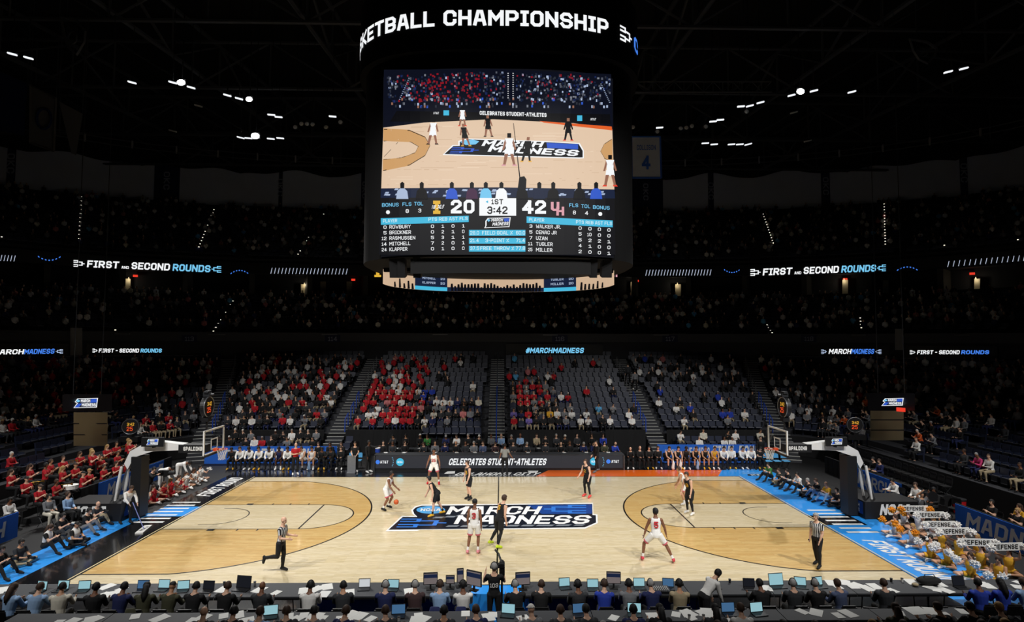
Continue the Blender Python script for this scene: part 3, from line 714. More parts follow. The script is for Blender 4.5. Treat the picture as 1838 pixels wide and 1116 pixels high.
# defender, crouched, gold shoes
o, f = person('p3', at(784, 926), R(-84), dict(away, shoe=C_GOLD, hair=HB), 'player in black uniform with gold shoes leaning forward towards the ball handler', 'players on court', 0,
    dict(H=1.93, lean=36, head=-30, arms=(((-.35, .3, -1), (.1, .1, -1)), ((.3, .3, -1), (.4, .1, -.9))), legs=(((.35, .1, -1), (.1, .05, -1)), ((-.15, .12, -1), (-.55, .05, -1)))), PW, 'short', HI)
number(o, f, '4', True, C_GOLD, w=.12)
# defender standing at middle
o, f = person('p4', at(842, 897), R(-62), dict(away, shoe=C_BLACK, hair=HBR), 'player in black uniform and black shoes standing near the city lettering', 'players on court', 0,
    dict(H=1.95, lean=8, head=-4, arms=(((.1, .15, -1), (.35, .0, -.9)), ((.12, .2, -1), (.25, .0, -1))), legs=(((.12, .06, -1), (-.2, .02, -1)), ((.05, .06, -1), (-.1, .02, -1)))), PW, 'short', HI)
number(o, f, '23', False, C_GOLD, w=.2, h=.18)
# white 3
o, f = person('p5', at(851, 993), R(172), dict(home, shoe=mat('shoe_white_red', (224, 140, 150), .5), hair=HB), 'player in white uniform with red number 3 on back, walking away', 'players on court', 2,
    dict(H=1.97, lean=5, head=-3, arms=(((.05, .25, -1), (.25, .02, -1)), ((-.15, .2, -1), (.05, .05, -1))), legs=(((.0, .16, -1), (-.28, .1, -1)), ((.12, .1, -1), (-.2, .0, -1)))), PWH, 'tall', HI)
number(o, f, '3', True, C_RED, w=.13, h=.2, zc=.3); 
# black running, lime shoes
o, f = person('p6', at(896, 980), R(128), dict(away, shoe=C_LIME, hair=HBR), 'player in black uniform with lime shoes turning beside the half court line', 'players on court', 0,
    dict(H=2.0, lean=20, head=-12, arms=(((-.1, .32, -1), (.35, .1, -.9)), ((-.35, .25, -1), (.2, .0, -1))), legs=(((.05, .2, -1), (-.75, .1, -1)), ((-.1, .15, -1), (-.45, .1, -1)))), PT, 'short', HI)
number(o, f, '5', True, C_GOLD, w=.11, h=.16, zc=.36)
# black with tights, red shoes
o, f = person('p8', at(1055, 892), R(-50), dict(away, shoe=mat('shoe_coral', (226, 70, 66), .5), hair=HBR), 'player in black uniform and tights with coral red shoes, arms out', 'players on court', 0,
    dict(H=1.96, lean=14, head=-10, arms=(((.1, .35, -1), (.5, .1, -.9)), ((.15, .3, -1), (.6, .1, -.7))), legs=(((.25, .12, -1), (-.2, .05, -1)), ((.15, .14, -1), (-.2, .05, -1)))), PT, 'short', HI)
number(o, f, '2', False, C_GOLD, w=.1, h=.16)
# pair near right free-throw line
o, f = person('p9', at(1230, 905), R(-100), dict(home, shoe=C_WHITE, hair=HBR), 'player in white uniform bent half behind the black-clad screen at free throw line', 'players on court', 1,
    dict(H=1.93, lean=26, head=-16, arms=(((.2, .2, -1), (.6, .1, -.9)), ((.1, .25, -1), (.5, .1, -.9))), legs=(((.45, .15, -1), (-.3, .1, -1)), ((.15, .2, -1), (-.45, .1, -1)))), PWH, 'short', HI)
o, f = person('p10', at(1239, 923), R(-62), dict(away, shoe=C_WHITE, hair=HBR), 'player in black uniform and tights with white shoes at the free throw line', 'players on court', 0,
    dict(H=1.98, lean=16, head=-6, arms=(((.1, .22, -1), (.3, .05, -1)), ((.15, .22, -1), (.35, .0, -1))), legs=(((.25, .14, -1), (-.2, .05, -1)), ((.1, .16, -1), (-.2, .05, -1)))), PT, 'short', HI)
number(o, f, '13', False, C_GOLD, w=.18, h=.16)
# white 5
o, f = person('p11', at(1178, 1008), R(172), dict(home, shoe=mat('shoe_red_white', (206, 60, 74), .5), hair=HB), 'player in white uniform with red number 5 on back in wide stance', 'players on court', 2,
    dict(H=2.0, lean=12, head=-10, headturn=35, arms=(((.1, .45, -1), (.0, .3, -1)), ((.15, .45, -1), (.2, .25, -1))), legs=(((.25, .75, -.85), (-.1, .12, -1)), ((.1, .62, -.9), (-.3, .5, -1)))), PWH, 'short', HI)
number(o, f, '5', True, C_RED, w=.13, h=.2, zc=.3)
# referees
o, f = person('r1', at(503, 1027), R(82), dict(top=C_STRIPE, short=C_BLACK, shoe=C_BLACK, hair=HG), 'bald referee in striped shirt jogging along the near sideline', 'referees', 0,
    dict(H=1.87, lean=6, head=-2, arms=(((.15, .12, -1), (1, -.1, -.05)), ((.1, .12, -1), (1, -.2, -.1))), legs=(((.12, .05, -1), (-.12, .02, -1)), ((-.1, .06, -1), (-1, .02, -.1), (-.1, 0, -1)))), RW, 'none', HI)
o, f = person('r2', at(1468, 1017), R(-60), dict(top=C_STRIPE, short=C_BLACK, shoe=C_BLACK, hair=HG), 'grey haired referee in striped shirt walking by the blue baseline', 'referees', 0,
    dict(H=1.87, lean=2, head=2, arms=(((.1, .15, -1), (.45, -.15, -1)), ((.0, .15, -1), (.25, .0, -1))), legs=(((.22, .05, -1), (-.02, .02, -1)), ((-.12, .06, -1), (-.3, .02, -1)))), RW, 'short', HI)
o, f = person('r3', at(906, 853), R(168), dict(top=mat('cloth_referee_grey', (150, 152, 150), .85), short=C_BLACK, shoe=C_BLACK, hair=HB), 'referee with dark hair standing before the lettered scorer board', 'referees', 2,
    dict(H=1.85, lean=2, head=2, arms=(((-.05, .28, -1), (.05, .3, -1)), ((.0, .5, -1), (.1, .5, -.7))), legs=None), RW, 'short', HI)
# coaches and staff standing by the benches
STD = [('top', 'long'), ('short', 'pants'), ('shoe', 'shoe')]
person('c1', at(530, 852), R(25), dict(top=C_RED, short=C_BLACK, shoe=C_WHITE, hair=HBR), 'coach in red polo and black trousers standing before his bench', 'coaches', 0,
    dict(H=1.86, lean=2, head=2, arms=(((.15, .2, -1), (.8, -.7, .25)), ((.15, .2, -1), (.8, -.75, .15)))), RW, 'none', HI)
person('c2', at(1071, 847), R(-65), dict(top=C_BLACK, short=C_BLACK, shoe=C_GREY, hair=HB), 'coach dressed in black striding in front of scorer board end', 'coaches', 0,
    dict(H=1.9, lean=0, head=-2, arms=(((.15, .15, -1), (.5, -.1, -.9)), ((.1, .15, -1), (.6, -.1, -.8))), legs=(((.28, .1, -1), (.15, .02, -1)), ((-.2, .12, -1), (-.35, .02, -1)))), STD, 'short', HI)
person('c3', at(661, 848), R(60), dict(top=C_BLACK, short=C_BLACK, shoe=C_WHITE, hair=HB), 'coach dressed in black pointing with outstretched arm beside bench', 'coaches', 3,
    dict(H=1.9, lean=0, head=0, arms=(((.9, .2, -.1), (1, .1, .25), (1, .1, .2)), ((.1, .15, -1), (.3, .0, -1)))), STD, 'short', HI)
person('c4', at(637, 847), R(8), dict(top=C_BLACK, short=C_BLACK, shoe=C_WHITE, hair=HBR), 'staff member in black leaning on a grey chair back by bench', 'coaches', 0,
    dict(H=1.82, lean=8, head=4, arms=(((.35, .15, -1), (.7, -.3, -.4)), ((.35, .15, -1), (.7, -.3, -.4)))), RW, 'short', HI)
# the ball
b = MB(); b.ball((0, 0, 0), .12, nu=20, nv=14)
p = G(711, 916); bl = b.build('basketball', mat('orange_ball_leather', (206, 92, 40), .6, noise=.12, scale=40), None, (p.x, p.y, .40), smooth=True)
tag(bl, 'orange basketball bouncing beside the white-clad ball handler', 'ball')
for ax in ('X', 'Y', 'Z'):
    sb = MB(); sb.tube([Matrix.Rotation(R(90), 3, ax) @ V(math.cos(a) * .1195, math.sin(a) * .1195, 0) for a in (2 * math.pi * i / 28 for i in range(28))], .0025, 5, closed=True)
    sb.build('seam', M_BLACK, bl)
# ================================================================ hanging video scoreboard
JA, JB, JN = 6.2, 4.5, 3.0
def se_y(x, a, b, n=JN): return b * max(0.0, 1 - min(1, abs(x / a)) ** n) ** (1 / n)
def ray_se(px, py, a, b, n, front=True):
    d = ray(px, py)
    f = lambda t: abs((CAM.x + d.x * t) / a) ** n + abs((CAM.y + d.y * t) / b) ** n - 1
    if front: lo, hi = 1.0, (0 - CAM.y) / d.y
    else: lo, hi = max((0 - CAM.y) / d.y, 1.0), 200.0
    s0 = f(lo) > 0
    for _ in range(60):
        m = (lo + hi) / 2
        if (f(m) > 0) == s0: lo = m
        else: hi = m
    return CAM + d * hi
def J(px, py, e=0.0): return ray_se(px, py, JA + e, JB + e, JN, True)
UA, UBB, UN = 5.45, 4.4, 2.3
def JU(px, py, e=0.0): return ray_se(px, py, UA - e, UBB - e, UN, False)
SB = empty('video_scoreboard', (0, 0, 10.6)); tag(SB, 'giant black hanging video scoreboard with curved screens above centre court', 'scoreboard')
inv = Matrix.Translation((0, 0, -10.6))
def sbuild(mb, name, m, parent=SB, smooth=False):
    mb.v = [(p[0], p[1], p[2] - 10.6) for p in mb.v]; return mb.build(name, m, parent, smooth=smooth)
M_SBBLACK = mat('scoreboard_black', (6, 6, 7), 0.85); M_SBBLACK.node_tree.nodes['Principled BSDF'].inputs['Specular IOR Level'].default_value = 0.25
zt, zb = J(891, 123).z, J(891, 457).z; xl, xr = J(686, 300).x, J(1101, 300).x
def patch(x0, x1, z0, z1, e, n=28):
    b = MB(); xs = [x0 + (x1 - x0) * i / n for i in range(n + 1)]
    for i in range(n):
        a, c = xs[i], xs[i + 1]; ya, yc = -se_y(a, JA + e, JB + e), -se_y(c, JA + e, JB + e)
        b.quad((a, ya, z0), (c, yc, z0), (c, yc, z1), (a, ya, z1))
    return b
def loop(a, b, n=96): 
    out = []
    for i in range(n):
        t = 2 * math.pi * i / n; c, s = math.cos(t), math.sin(t)
        out.append((a * math.copysign(abs(c) ** (2 / JN), c), b * math.copysign(abs(s) ** (2 / JN), s)))
    return out
def drum(a, b, z0, z1, cap=True, a2=None, b2=None):
    m = MB(); lo, hi = loop(a, b), loop(a2 or a, b2 or b); n = len(lo)
    vs = [(x, y, z0) for x, y in lo] + [(x, y, z1) for x, y in hi]
    fs = [(i, (i + 1) % n, n + (i + 1) % n, n + i) for i in range(n)]
    if cap: fs += [tuple(range(n))[::-1], tuple(range(n, 2 * n))]
    return m.add(vs, fs)
zr0 = J(891, 92).z; zr1 = J(891, 12).z + 1.1
sbuild(drum(JA - 0.12, JB - 0.12, zb - 0.05, zr0 + 0.3), 'housing', M_SBBLACK)
sbuild(drum(JA + 0.15, JB + 0.15, zr0, zr1), 'top_ring', M_SBBLACK)
zs0 = J(891, 489).z
sbuild(drum(5.6, 4.05, zs0, zb, True, JA - 0.3, JB - 0.3) if False else patch(-3.55, 3.75, zs0, zb - 0.1, -0.25), 'fabric_skirt', mat('scoreboard_fabric', (9, 9, 10), .95))
RING = [( (JA + .17) * math.copysign(abs(math.cos(t)) ** (2 / JN), math.cos(t)), (JB + .17) * math.copysign(abs(math.sin(t)) ** (2 / JN), math.sin(t))) for t in (math.pi * 0.9 + math.pi * 1.2 * i / 1200 for i in range(1201))]
_rp = np.array(RING); _rl = np.concatenate([[0], np.cumsum(np.hypot(*np.diff(_rp, axis=0).T))])
def ring_s(px, py):
    p = ray_se(px, py, JA + .17, JB + .17, JN); i = np.argmin((_rp[:, 0] - p.x) ** 2 + (_rp[:, 1] - p.y) ** 2); return _rl[i], p.z
s0, zt0 = ring_s(796, 46); s1, _ = ring_s(1092, 52); zt1 = ring_s(945, 19)[1]; zt0 = ring_s(945, 47)[1]
L_WHITE = led('white', (246, 248, 250)); L_BLUE = led('blue', (70, 130, 235)); L_CYAN = led('cyan', (70, 185, 222)); L_SKY = led('sky', (120, 200, 240)); L_YEL = led('amber', (240, 180, 60)); L_RED = led('red', (235, 60, 40)); L_GOLD = led('gold', (226, 178, 60))
L_DARK = led('panel_dark', (17, 18, 24)); L_WOOD = led('picture_boards', (226, 198, 170)); L_STAIN = led('picture_stain', (206, 158, 104)); L_NAVY = led('picture_navy', (24, 34, 60)); L_INK = led('picture_ink', (12, 12, 16)); L_PINK = led('picture_pink', (220, 160, 170)); L_ORANGE = led('picture_orange', (226, 96, 40)); L_GREY = led('picture_grey', (120, 124, 134)); L_PREDD = led('picture_red', (142, 24, 36)); L_PBLUE = led('picture_blue', (50, 90, 200)); L_SKIN = led('picture_skin', (150, 104, 84)); L_DGREY = led('picture_dark_grey', (44, 48, 58)); L_CASH = led('picture_shirt', (170, 186, 214))
def ringtext(txt, sa, sb, m, name, t=1.5):
    b = MB()
    def fn(u, v):
        s = sa + (sb - sa) * u
        return (float(np.interp(s, _rl, _rp[:, 0])), float(np.interp(s, _rl, _rp[:, 1])), zt0 + (zt1 - zt0) * v)
    text_mesh(b, txt, fn, t=t, gap=.75); sbuild(b, name, m)
ringtext('CHAMPIONSHIP', s0, s1, L_WHITE, 'ring_lettering')
wC = strokes('CHAMPIONSHIP', 1.5, .75)[1]; wB = strokes('BASKETBALL', 1.5, .75)[1]; sB = ring_s(780, 48)[0]
ringtext('BASKETBALL', sB - (s1 - s0) * wB / wC, sB, L_WHITE, 'ring_lettering')
sc_, _ = ring_s(1113, 62); sd_, _ = ring_s(1134, 66); ringtext('[', sc_, sd_, L_WHITE, 'ring_bracket', .9)
ringtext('C', sd_ + .25, sd_ + 1.0, L_BLUE, 'ring_lettering')
SCR = sbuild(patch(xl, xr, zb, zt, 0.0), 'main_screen', L_DARK)
def lay(mb, name, m): return sbuild(mb, name, m, SCR)
def jp(x, y, e): p = J(x, y, e); return (p.x, p.y, p.z)
def jpoly(pts, m, e, name):
    """curved-screen polygon, cut in vertical strips so that it hugs the surface"""
    b = MB(); xs = sorted({p[0] for p in pts}); lo, hi = xs[0], xs[-1]; n = max(1, int((hi - lo) / 18)); cuts = sorted(set(xs) | {lo + (hi - lo) * i / n for i in range(n + 1)})
    P = [Vector(p) for p in pts]; k = len(P)
    def span(x):
        ys = []
        for i in range(k):
            a, c = P[i], P[(i + 1) % k]
            if abs(a.x - c.x) < 1e-9:
                if abs(a.x - x) < 1e-6: ys += [a.y, c.y]
            elif min(a.x, c.x) - 1e-6 <= x <= max(a.x, c.x) + 1e-6: ys.append(a.y + (c.y - a.y) * (x - a.x) / (c.x - a.x))
        return min(ys), max(ys)
    for a, c in zip(cuts[:-1], cuts[1:]):
        if c - a < 0.01: continue
        a1, a2 = span(a + 1e-4); c1, c2 = span(c - 1e-4); b.quad(jp(a, a2, e), jp(c, c2, e), jp(c, c1, e), jp(a, a1, e))
    return lay(b, name, m)
def jtext(b, txt, x0, y0, x1, h, y1=None, t=1.2, sk=0, e=.05, gap=1.0): 
    y1 = y0 if y1 is None else y1
    text_mesh(b, txt, lambda u, v: jp(x0 + (x1 - x0) * u + sk * v, y0 + (y1 - y0) * u - h * v, e), t=t, gap=gap)
# --- live picture
rnd = random.Random(3)
jpoly([(689, 125), (891, 124), (1097, 133), (1100, 232), (688, 232)], led('picture_crowd_dark', (14, 17, 30)), .012, 'picture_backdrop')
dots = {}
def dot(x, y, w, h, m):
    dots.setdefault(m.name, (MB(), m))[0].quad(jp(x, y + h, .022), jp(x + w, y + h, .022), jp(x + w, y, .022), jp(x, y, .022))
for i in range(800):
    x = rnd.uniform(694, 1094); y = rnd.uniform(127 + abs(x - 891) * .04, 181)
    if 905 < x < 925: continue
    left = 745 < x < 860; m = L_PREDD if rnd.random() < (.55 if left else .14) else rnd.choice([L_DGREY, L_DGREY, L_DGREY, L_NAVY, L_NAVY, L_NAVY, led('picture_mid_grey', (84, 88, 100)), L_GREY, L_CASH, led('picture_deep_blue', (30, 44, 96))])
    dot(x, y, rnd.uniform(2, 4), rnd.uniform(2.5, 4.5), m)
for i in range(90):
    x = rnd.uniform(700, 1090); dot(x, rnd.choice((176, 184, 189)) + rnd.uniform(-1, 1), 3, 4.5, rnd.choice([L_DGREY, L_GREY, L_CASH, L_SKIN, L_PBLUE]))
for k in range(12):
    for x in (911, 920): dot(x, 131 + k * 4, 2, 1.2, L_WHITE)
    dot(733 - k * 1.5, 140 + k * 3.4, 2, 1.2, L_CASH); dot(1078 + k * 1.4, 150 + k * 3, 2, 1.2, L_CASH)
for nm, (b, m) in dots.items(): lay(b, 'picture_spectators', m)
jpoly([(712, 199), (1095, 205), (1096, 222), (700, 218)], L_INK, .02, 'picture_board')
b = MB(); jtext(b, 'CELEBRATES STUDENT-ATHLETES', 861, 206, 981, 7, 210, t=1.6); jtext(b, 'AT&T', 778, 205, 788, 4); jtext(b, 'AT&T', 1060, 216, 1070, 4, 216); lay(b, 'picture_lettering', L_WHITE)
jpoly([(796, 198), (806, 198), (806, 207), (796, 207)], L_CYAN, .03, 'picture_disc'); jpoly([(1036, 207), (1045, 207), (1045, 217), (1036, 217)], L_CYAN, .03, 'picture_disc')
jpoly([(688, 229), (760, 220), (885, 214), (1030, 221), (1099, 232), (1103, 347), (684, 347)], L_WOOD, .024, 'picture_floor')
jpoly([(968, 217), (1098, 227), (1099, 234), (976, 220)], L_ORANGE, .03, 'picture_border')
jpoly([(688, 230), (735, 233), (763, 245), (772, 261), (763, 279), (735, 297), (687, 307)], L_STAIN, .032, 'picture_stained_area')
jpoly([(688, 253), (738, 255), (751, 262), (745, 274), (720, 283), (687, 286)], L_WOOD, .038, 'picture_lane')
jpoly([(1099, 249), (1085, 258), (1078, 271), (1085, 284), (1100, 292)], L_STAIN, .032, 'picture_stained_area')
cc = lambda x, y: (620 + x / 3.381, y / 3.381)
jpoly([cc(590, 940), cc(650, 880), cc(690, 880), cc(685, 855), cc(740, 840), cc(1215, 856), cc(1422, 868), cc(1447, 912), cc(1447, 960), cc(1420, 962)], L_WHITE, .034, 'picture_emblem_outline')
jpoly([cc(600, 935), cc(655, 886), cc(700, 885), cc(694, 860), cc(742, 845), cc(1215, 862), cc(1415, 873), cc(1440, 915), cc(1440, 955), cc(1420, 955)], L_INK, .040, 'picture_emblem')
jpoly([cc(1220, 866), cc(1412, 875), cc(1412, 905), cc(1225, 898)], L_PBLUE, .045, 'picture_emblem_block'); jpoly([cc(698, 862), cc(720, 850), cc(775, 846), cc(812, 858), cc(790, 876), cc(730, 880)], L_SKY, .045, 'picture_emblem_disc')
b = MB(); (xa, ya), (xb, yb) = cc(825, 885), cc(1190, 893); jtext(b, 'MARCH', xa, ya, xb, 10.5, yb, t=1.6, sk=6, e=.052, gap=.7); (xa, ya), (xb, yb) = cc(862, 920), cc(1405, 948); jtext(b, 'MADNESS', xa, ya, xb, 11, yb, t=1.6, sk=6, e=.052, gap=.7); lay(b, 'picture_emblem_lettering', L_WHITE)
b = MB(); (xa, ya), (xb, yb) = cc(632, 930), cc(800, 930); jtext(b, '[', xa, ya, xb, 11, yb, t=.8, sk=5, e=.05); lay(b, 'picture_bracket', L_PBLUE)
for i in range(70):
    x = rnd.uniform(690, 1060); y = rnd.uniform(226, 334); w = rnd.uniform(18, 60); jpoly([(x, y), (min(x + w, 1099), y), (min(x + w, 1099), y + .8), (x, y + .8)], (led('picture_grain_dark', (208, 178, 148)), led('picture_grain_light', (238, 214, 188)))[i % 2], .0265, 'picture_grain')
b = MB(); arc_ = [(689, 232), (735, 234), (763, 246), (772, 261), (763, 279), (735, 296), (688, 306)]
for (xa, ya), (xb, yb) in zip(arc_[:-1], arc_[1:]): b.quad(jp(xa, ya + .7, .042), jp(xb, yb + .7, .042), jp(xb, yb - .7, .042), jp(xa, ya - .7, .042))
for (xa, ya), (xb, yb) in (((690, 281), (714, 255)), ((689, 253), (738, 255)), ((738, 255), (751, 263)), ((751, 263), (745, 274)), ((745, 274), (720, 283)), ((720, 283), (688, 286)), ((1098, 250), (1085, 258)), ((1085, 258), (1078, 271)), ((1078, 271), (1085, 284)), ((1085, 284), (1099, 291))): b.quad(jp(xa - .4, ya + .5, .043), jp(xb + .4, yb + .5, .043), jp(xb + .4, yb - .5, .043), jp(xa - .4, ya - .5, .043))
o_ = lay(b, 'picture_court_lines', L_INK)
jpoly([(921, 221), (922, 221), (934, 318), (932, 318)], L_INK, .055, 'picture_half_line')
def mini(px, py, h, top, leg, shoe, lean=0.0):
    b = MB(); e = .06; w = h * .13
    q = lambda pts: b.poly([jp(px + x * h + lean * h * (-y), py + y * h, e) for x, y in pts])
    q([(-.06, -1.0), (-.06, -.86), (.06, -.86), (.06, -1.0)]); hd = lay(b, 'picture_head', L_INK if top is not L_INK else L_SKIN)
    b = MB(); q([(-.13, -.84), (-.1, -.5), (.1, -.5), (.13, -.84)]); q([(-.12, -.52), (-.15, -.33), (.15, -.33), (.12, -.52)]); lay(b, 'picture_player', top)
    b = MB(); q([(-.14, -.36), (-.19, -.03), (-.11, -.03), (-.03, -.36)]); q([(.03, -.36), (.12, -.03), (.19, -.03), (.13, -.36)]); q([(-.13, -.82), (-.22, -.48), (-.16, -.48), (-.09, -.7)]); q([(.13, -.82), (.22, -.5), (.17, -.48), (.09, -.7)]); lay(b, 'picture_limbs', leg)
    b = MB(); q([(-.2, -.05), (-.25, .01), (-.11, .01), (-.1, -.05)]); q([(.1, -.05), (.1, .01), (.25, .01), (.2, -.05)]); lay(b, 'picture_shoes', shoe)
mini(830, 226, 34, L_WHITE, L_SKIN, L_RED); mini(776, 259, 46, L_WHITE, L_SKIN, L_INK, .05); mini(837, 262, 40, L_INK, L_SKIN, L_GOLD, -.15); mini(877, 245, 38, L_INK, L_SKIN, L_INK, -.05)
mini(914, 297, 58, L_WHITE, L_SKIN, L_PINK); mini(944, 290, 44, L_INK, L_INK, L_YEL, .1); mini(1020, 252, 40, L_INK, L_INK, L_RED); mini(1095, 334, 56, L_WHITE, L_SKIN, L_RED)
jpoly([(684, 338), (891, 336), (1103, 340), (1104, 356), (683, 356)], L_NAVY, .036, 'picture_press_table')
b = MB()
for i in range(46): x = rnd.uniform(688, 1092); y = rnd.uniform(338, 350); b.quad(jp(x, y + 3, .045), jp(x + 7, y + 3, .045), jp(x + 8, y, .045), jp(x + 2, y, .045))
lay(b, 'picture_papers', L_CASH)
for x, m in ((722, L_CASH), (757, L_INK), (811, L_PBLUE), (847, led('picture_plum', (70, 40, 70))), (872, L_SKY), (900, L_WHITE), (937, L_INK), (968, L_NAVY), (993, L_INK), (1040, L_INK), (1070, L_PBLUE)):
    jpoly([(x - 11, 357), (x - 9, 343), (x - 4, 338), (x + 4, 338), (x + 9, 343), (x + 11, 357)], m, .065, 'picture_reporter'); jpoly([(x - 3.4, 338), (x - 3.8, 329), (x, 326), (x + 3.8, 329), (x + 3.4, 338)], L_INK, .066, 'picture_head')
jpoly([(929, 340), (932, 318), (941, 316), (945, 322), (944, 340)], L_INK, .066, 'picture_operator')
# --- scores and line-ups
c2s = lambda x, y: (640 + x / 3.676, 310 + y / 3.676)
jpoly([(683, 355), (891, 354), (1103, 356), (1105, 457), (680, 457)], led('score_panel', (20, 20, 24)), .05, 'score_panel')
def T(b, txt, x0, y, x1, h, y1=None, t=1.05, sk=0, gap=1.0):
    (a, ya), (c, yc) = c2s(x0, y), c2s(x1, y if y1 is None else y1); jtext(b, txt, a, ya, c, h / 3.676, yc, t, sk, .085, gap)
b = MB(); T(b, 'BONUS', 168, 225, 278, 24, 222); T(b, 'FLS', 303, 219, 362, 24, 218); T(b, 'TOL', 380, 216, 440, 24, 215); T(b, 'FLS', 1403, 226, 1462, 24, 227); T(b, 'TOL', 1482, 232, 1542, 24, 234); T(b, 'BONUS', 1560, 238, 1670, 24, 244); lay(b, 'score_captions', L_SKY)
b = MB(); T(b, '8', 324, 265, 345, 25); T(b, '3', 407, 262, 427, 25); T(b, '8', 1427, 275, 1447, 25); T(b, '4', 1507, 278, 1528, 25)
T(b, '20', 622, 268, 778, 90, t=1.7); T(b, '42', 1093, 271, 1250, 90, t=1.7)
nm = [('0', 'ROWBURY', 357, '0101'), ('5', 'BRICKNER', 359, '0210'), ('12', 'RASMUSSEN', 387, '5311'), ('14', 'MITCHELL', 355, '7201'), ('24', 'KLAPPER', 335, '0100')]
for i, (n, w, xe, st) in enumerate(nm):
    y = 370 + i * 37; T(b, n, 178 if len(n) == 1 else 166, y, 198, 22); T(b, w, 217, y - 1, xe, 24, y - 4)
    for j, ch in enumerate(st): T(b, ch, (491, 561, 627, 696)[j], y - 6 - j, (511, 577, 646, 712)[j], 22)
nm = [('3', 'WALKER JR.', 1348, ('0', '0', '0', '0')), ('5', 'CENAC JR', 1320, ('5', '10', '0', '0')), ('7', 'UZAN', 1260, ('5', '2', '2', '1')), ('11', 'TUGLER', 1294, ('4', '1', '0', '0')), ('25', 'MILLER', 1292, ('2', '0', '0', '1'))]
for i, (n, w, xe, st) in enumerate(nm):
    y = 363 + i * 38.5; T(b, n, 1140 if len(n) == 1 else 1132, y, 1160, 22); T(b, w, 1184, y + 2, xe, 24, y + 6)
    for j, ch in enumerate(st): x = (1465, 1530, 1592, 1655)[j]; T(b, ch, x - (8 if len(ch) > 1 else 0), y + 13 + j * 4, x + 20, 22)
lay(b, 'score_figures', L_WHITE)
for x, y in ((207, 260), (1608, 272)):
    pts = [c2s(x + 13 * math.cos(a), y + 13 * math.sin(a)) for a in (2 * math.pi * i / 16 for i in range(16))]; jpoly(pts, L_WHITE, .085, 'bonus_dot')
jpoly([c2s(*p) for p in ((160, 300), (740, 283), (740, 325), (161, 343))], L_CYAN, .07, 'table_bar'); jpoly([c2s(*p) for p in ((1122, 288), (1690, 315), (1690, 360), (1122, 330))], L_CYAN, .07, 'table_bar')
for y in (377, 430, 482): jpoly([c2s(742, y), c2s(1114, y), c2s(1114, y + 38), c2s(742, y + 38)], L_CYAN, .07, 'statistics_bar')
b = MB(); T(b, 'PLAYER', 175, 329, 268, 22, 326); T(b, 'PTS REB AST FLS', 475, 318, 733, 22, 312); T(b, 'PLAYER', 1138, 320, 1238, 22, 324); T(b, 'PTS REB AST FLS', 1448, 335, 1686, 22, 346)
T(b, '28.0', 750, 408, 808, 24); T(b, 'FIELD GOAL %', 828, 408, 1030, 24); T(b, '60.0', 1052, 408, 1112, 24); T(b, '21.4', 750, 458, 806, 24); T(b, '3-POINT %', 850, 458, 1006, 24); T(b, '71.4', 1052, 458, 1110, 24); T(b, '37.5', 750, 510, 808, 24); T(b, 'FREE THROW %', 816, 510, 1040, 24); T(b, '77.8', 1050, 510, 1112, 24); lay(b, 'table_lettering', led('pale', (214, 240, 248)))
jpoly([c2s(810, 166), c2s(1053, 168), c2s(1053, 283), c2s(810, 283)], L_WHITE, .075, 'clock_panel')
b = MB(); T(b, '1ST', 890, 208, 967, 34, t=1.3); T(b, '3:42', 862, 272, 996, 50, t=1.35); lay(b, 'clock_figures', L_INK)
jpoly([c2s(852, 191), c2s(868, 182), c2s(868, 201)], L_CYAN, .085, 'possession_arrow')
b = MB(); (xa, ya), (xb, yb) = c2s(505, 272), c2s(553, 272); jtext(b, 'I', xa, ya, xb, 24, t=2.0, e=.085); lay(b, 'home_crest', L_GOLD); b = MB(); T(b, 'VANDALS', 490, 240, 570, 26, 236, t=1.4, sk=3); lay(b, 'home_crest_script', L_WHITE)
b = MB(); T(b, 'U', 1282, 252, 1338, 60, t=1.9); T(b, 'H', 1318, 282, 1370, 58, t=1.9); lay(b, 'visitor_crest', L_PINK)
jpoly([c2s(842, 365), c2s(862, 330), c2s(850, 318), c2s(866, 298), c2s(1017, 293), c2s(1008, 358)], L_WHITE, .07, 'small_emblem'); jpoly([c2s(850, 361), c2s(868, 330), c2s(858, 318), c2s(872, 302), c2s(1011, 297), c2s(1003, 353)], L_INK, .076, 'small_emblem_field'); jpoly([c2s(970, 302), c2s(1009, 299), c2s(1006, 320), c2s(975, 322)], L_PBLUE, .08, 'small_emblem_block'); jpoly([c2s(860, 312), c2s(872, 304), c2s(884, 312), c2s(872, 324)], L_SKY, .082, 'small_emblem_disc')
b = MB(); T(b, 'MARCH', 888, 322, 964, 20, 320, t=1.5, sk=1); T(b, 'MADNESS', 896, 350, 1000, 22, 345, t=1.5, sk=1); lay(b, 'small_emblem_lettering', L_WHITE)
# --- ring of inward screens under the housing
zu0 = JU(891, 524).z; zu1 = zb + .1
b = MB(); lp = [(x, y) for x, y in ((-UA * math.cos(math.pi * i / 40), 0) for i in range(41))]
for i in range(40):
    a, c = lp[i][0], lp[i + 1][0]; b.quad((a, se_y(a, UA, UBB, UN), zu0), (c, se_y(c, UA, UBB, UN), zu0), (c, se_y(c, UA, UBB, UN), zu1), (a, se_y(a, UA, UBB, UN), zu1))
US = sbuild(b, 'under_screen', led('under_screen_boards', (206, 176, 146)))
def upatch(x0, x1, z0, z1, e, m, name):
    b = MB(); n = 8
    for i in range(n):
        a, c = x0 + (x1 - x0) * i / n, x0 + (x1 - x0) * (i + 1) / n; b.quad((a, se_y(a, UA, UBB, UN) - e, z0), (c, se_y(c, UA, UBB, UN) - e, z0), (c, se_y(c, UA, UBB, UN) - e, z1), (a, se_y(a, UA, UBB, UN) - e, z1))
    return sbuild(b, name, m, US)
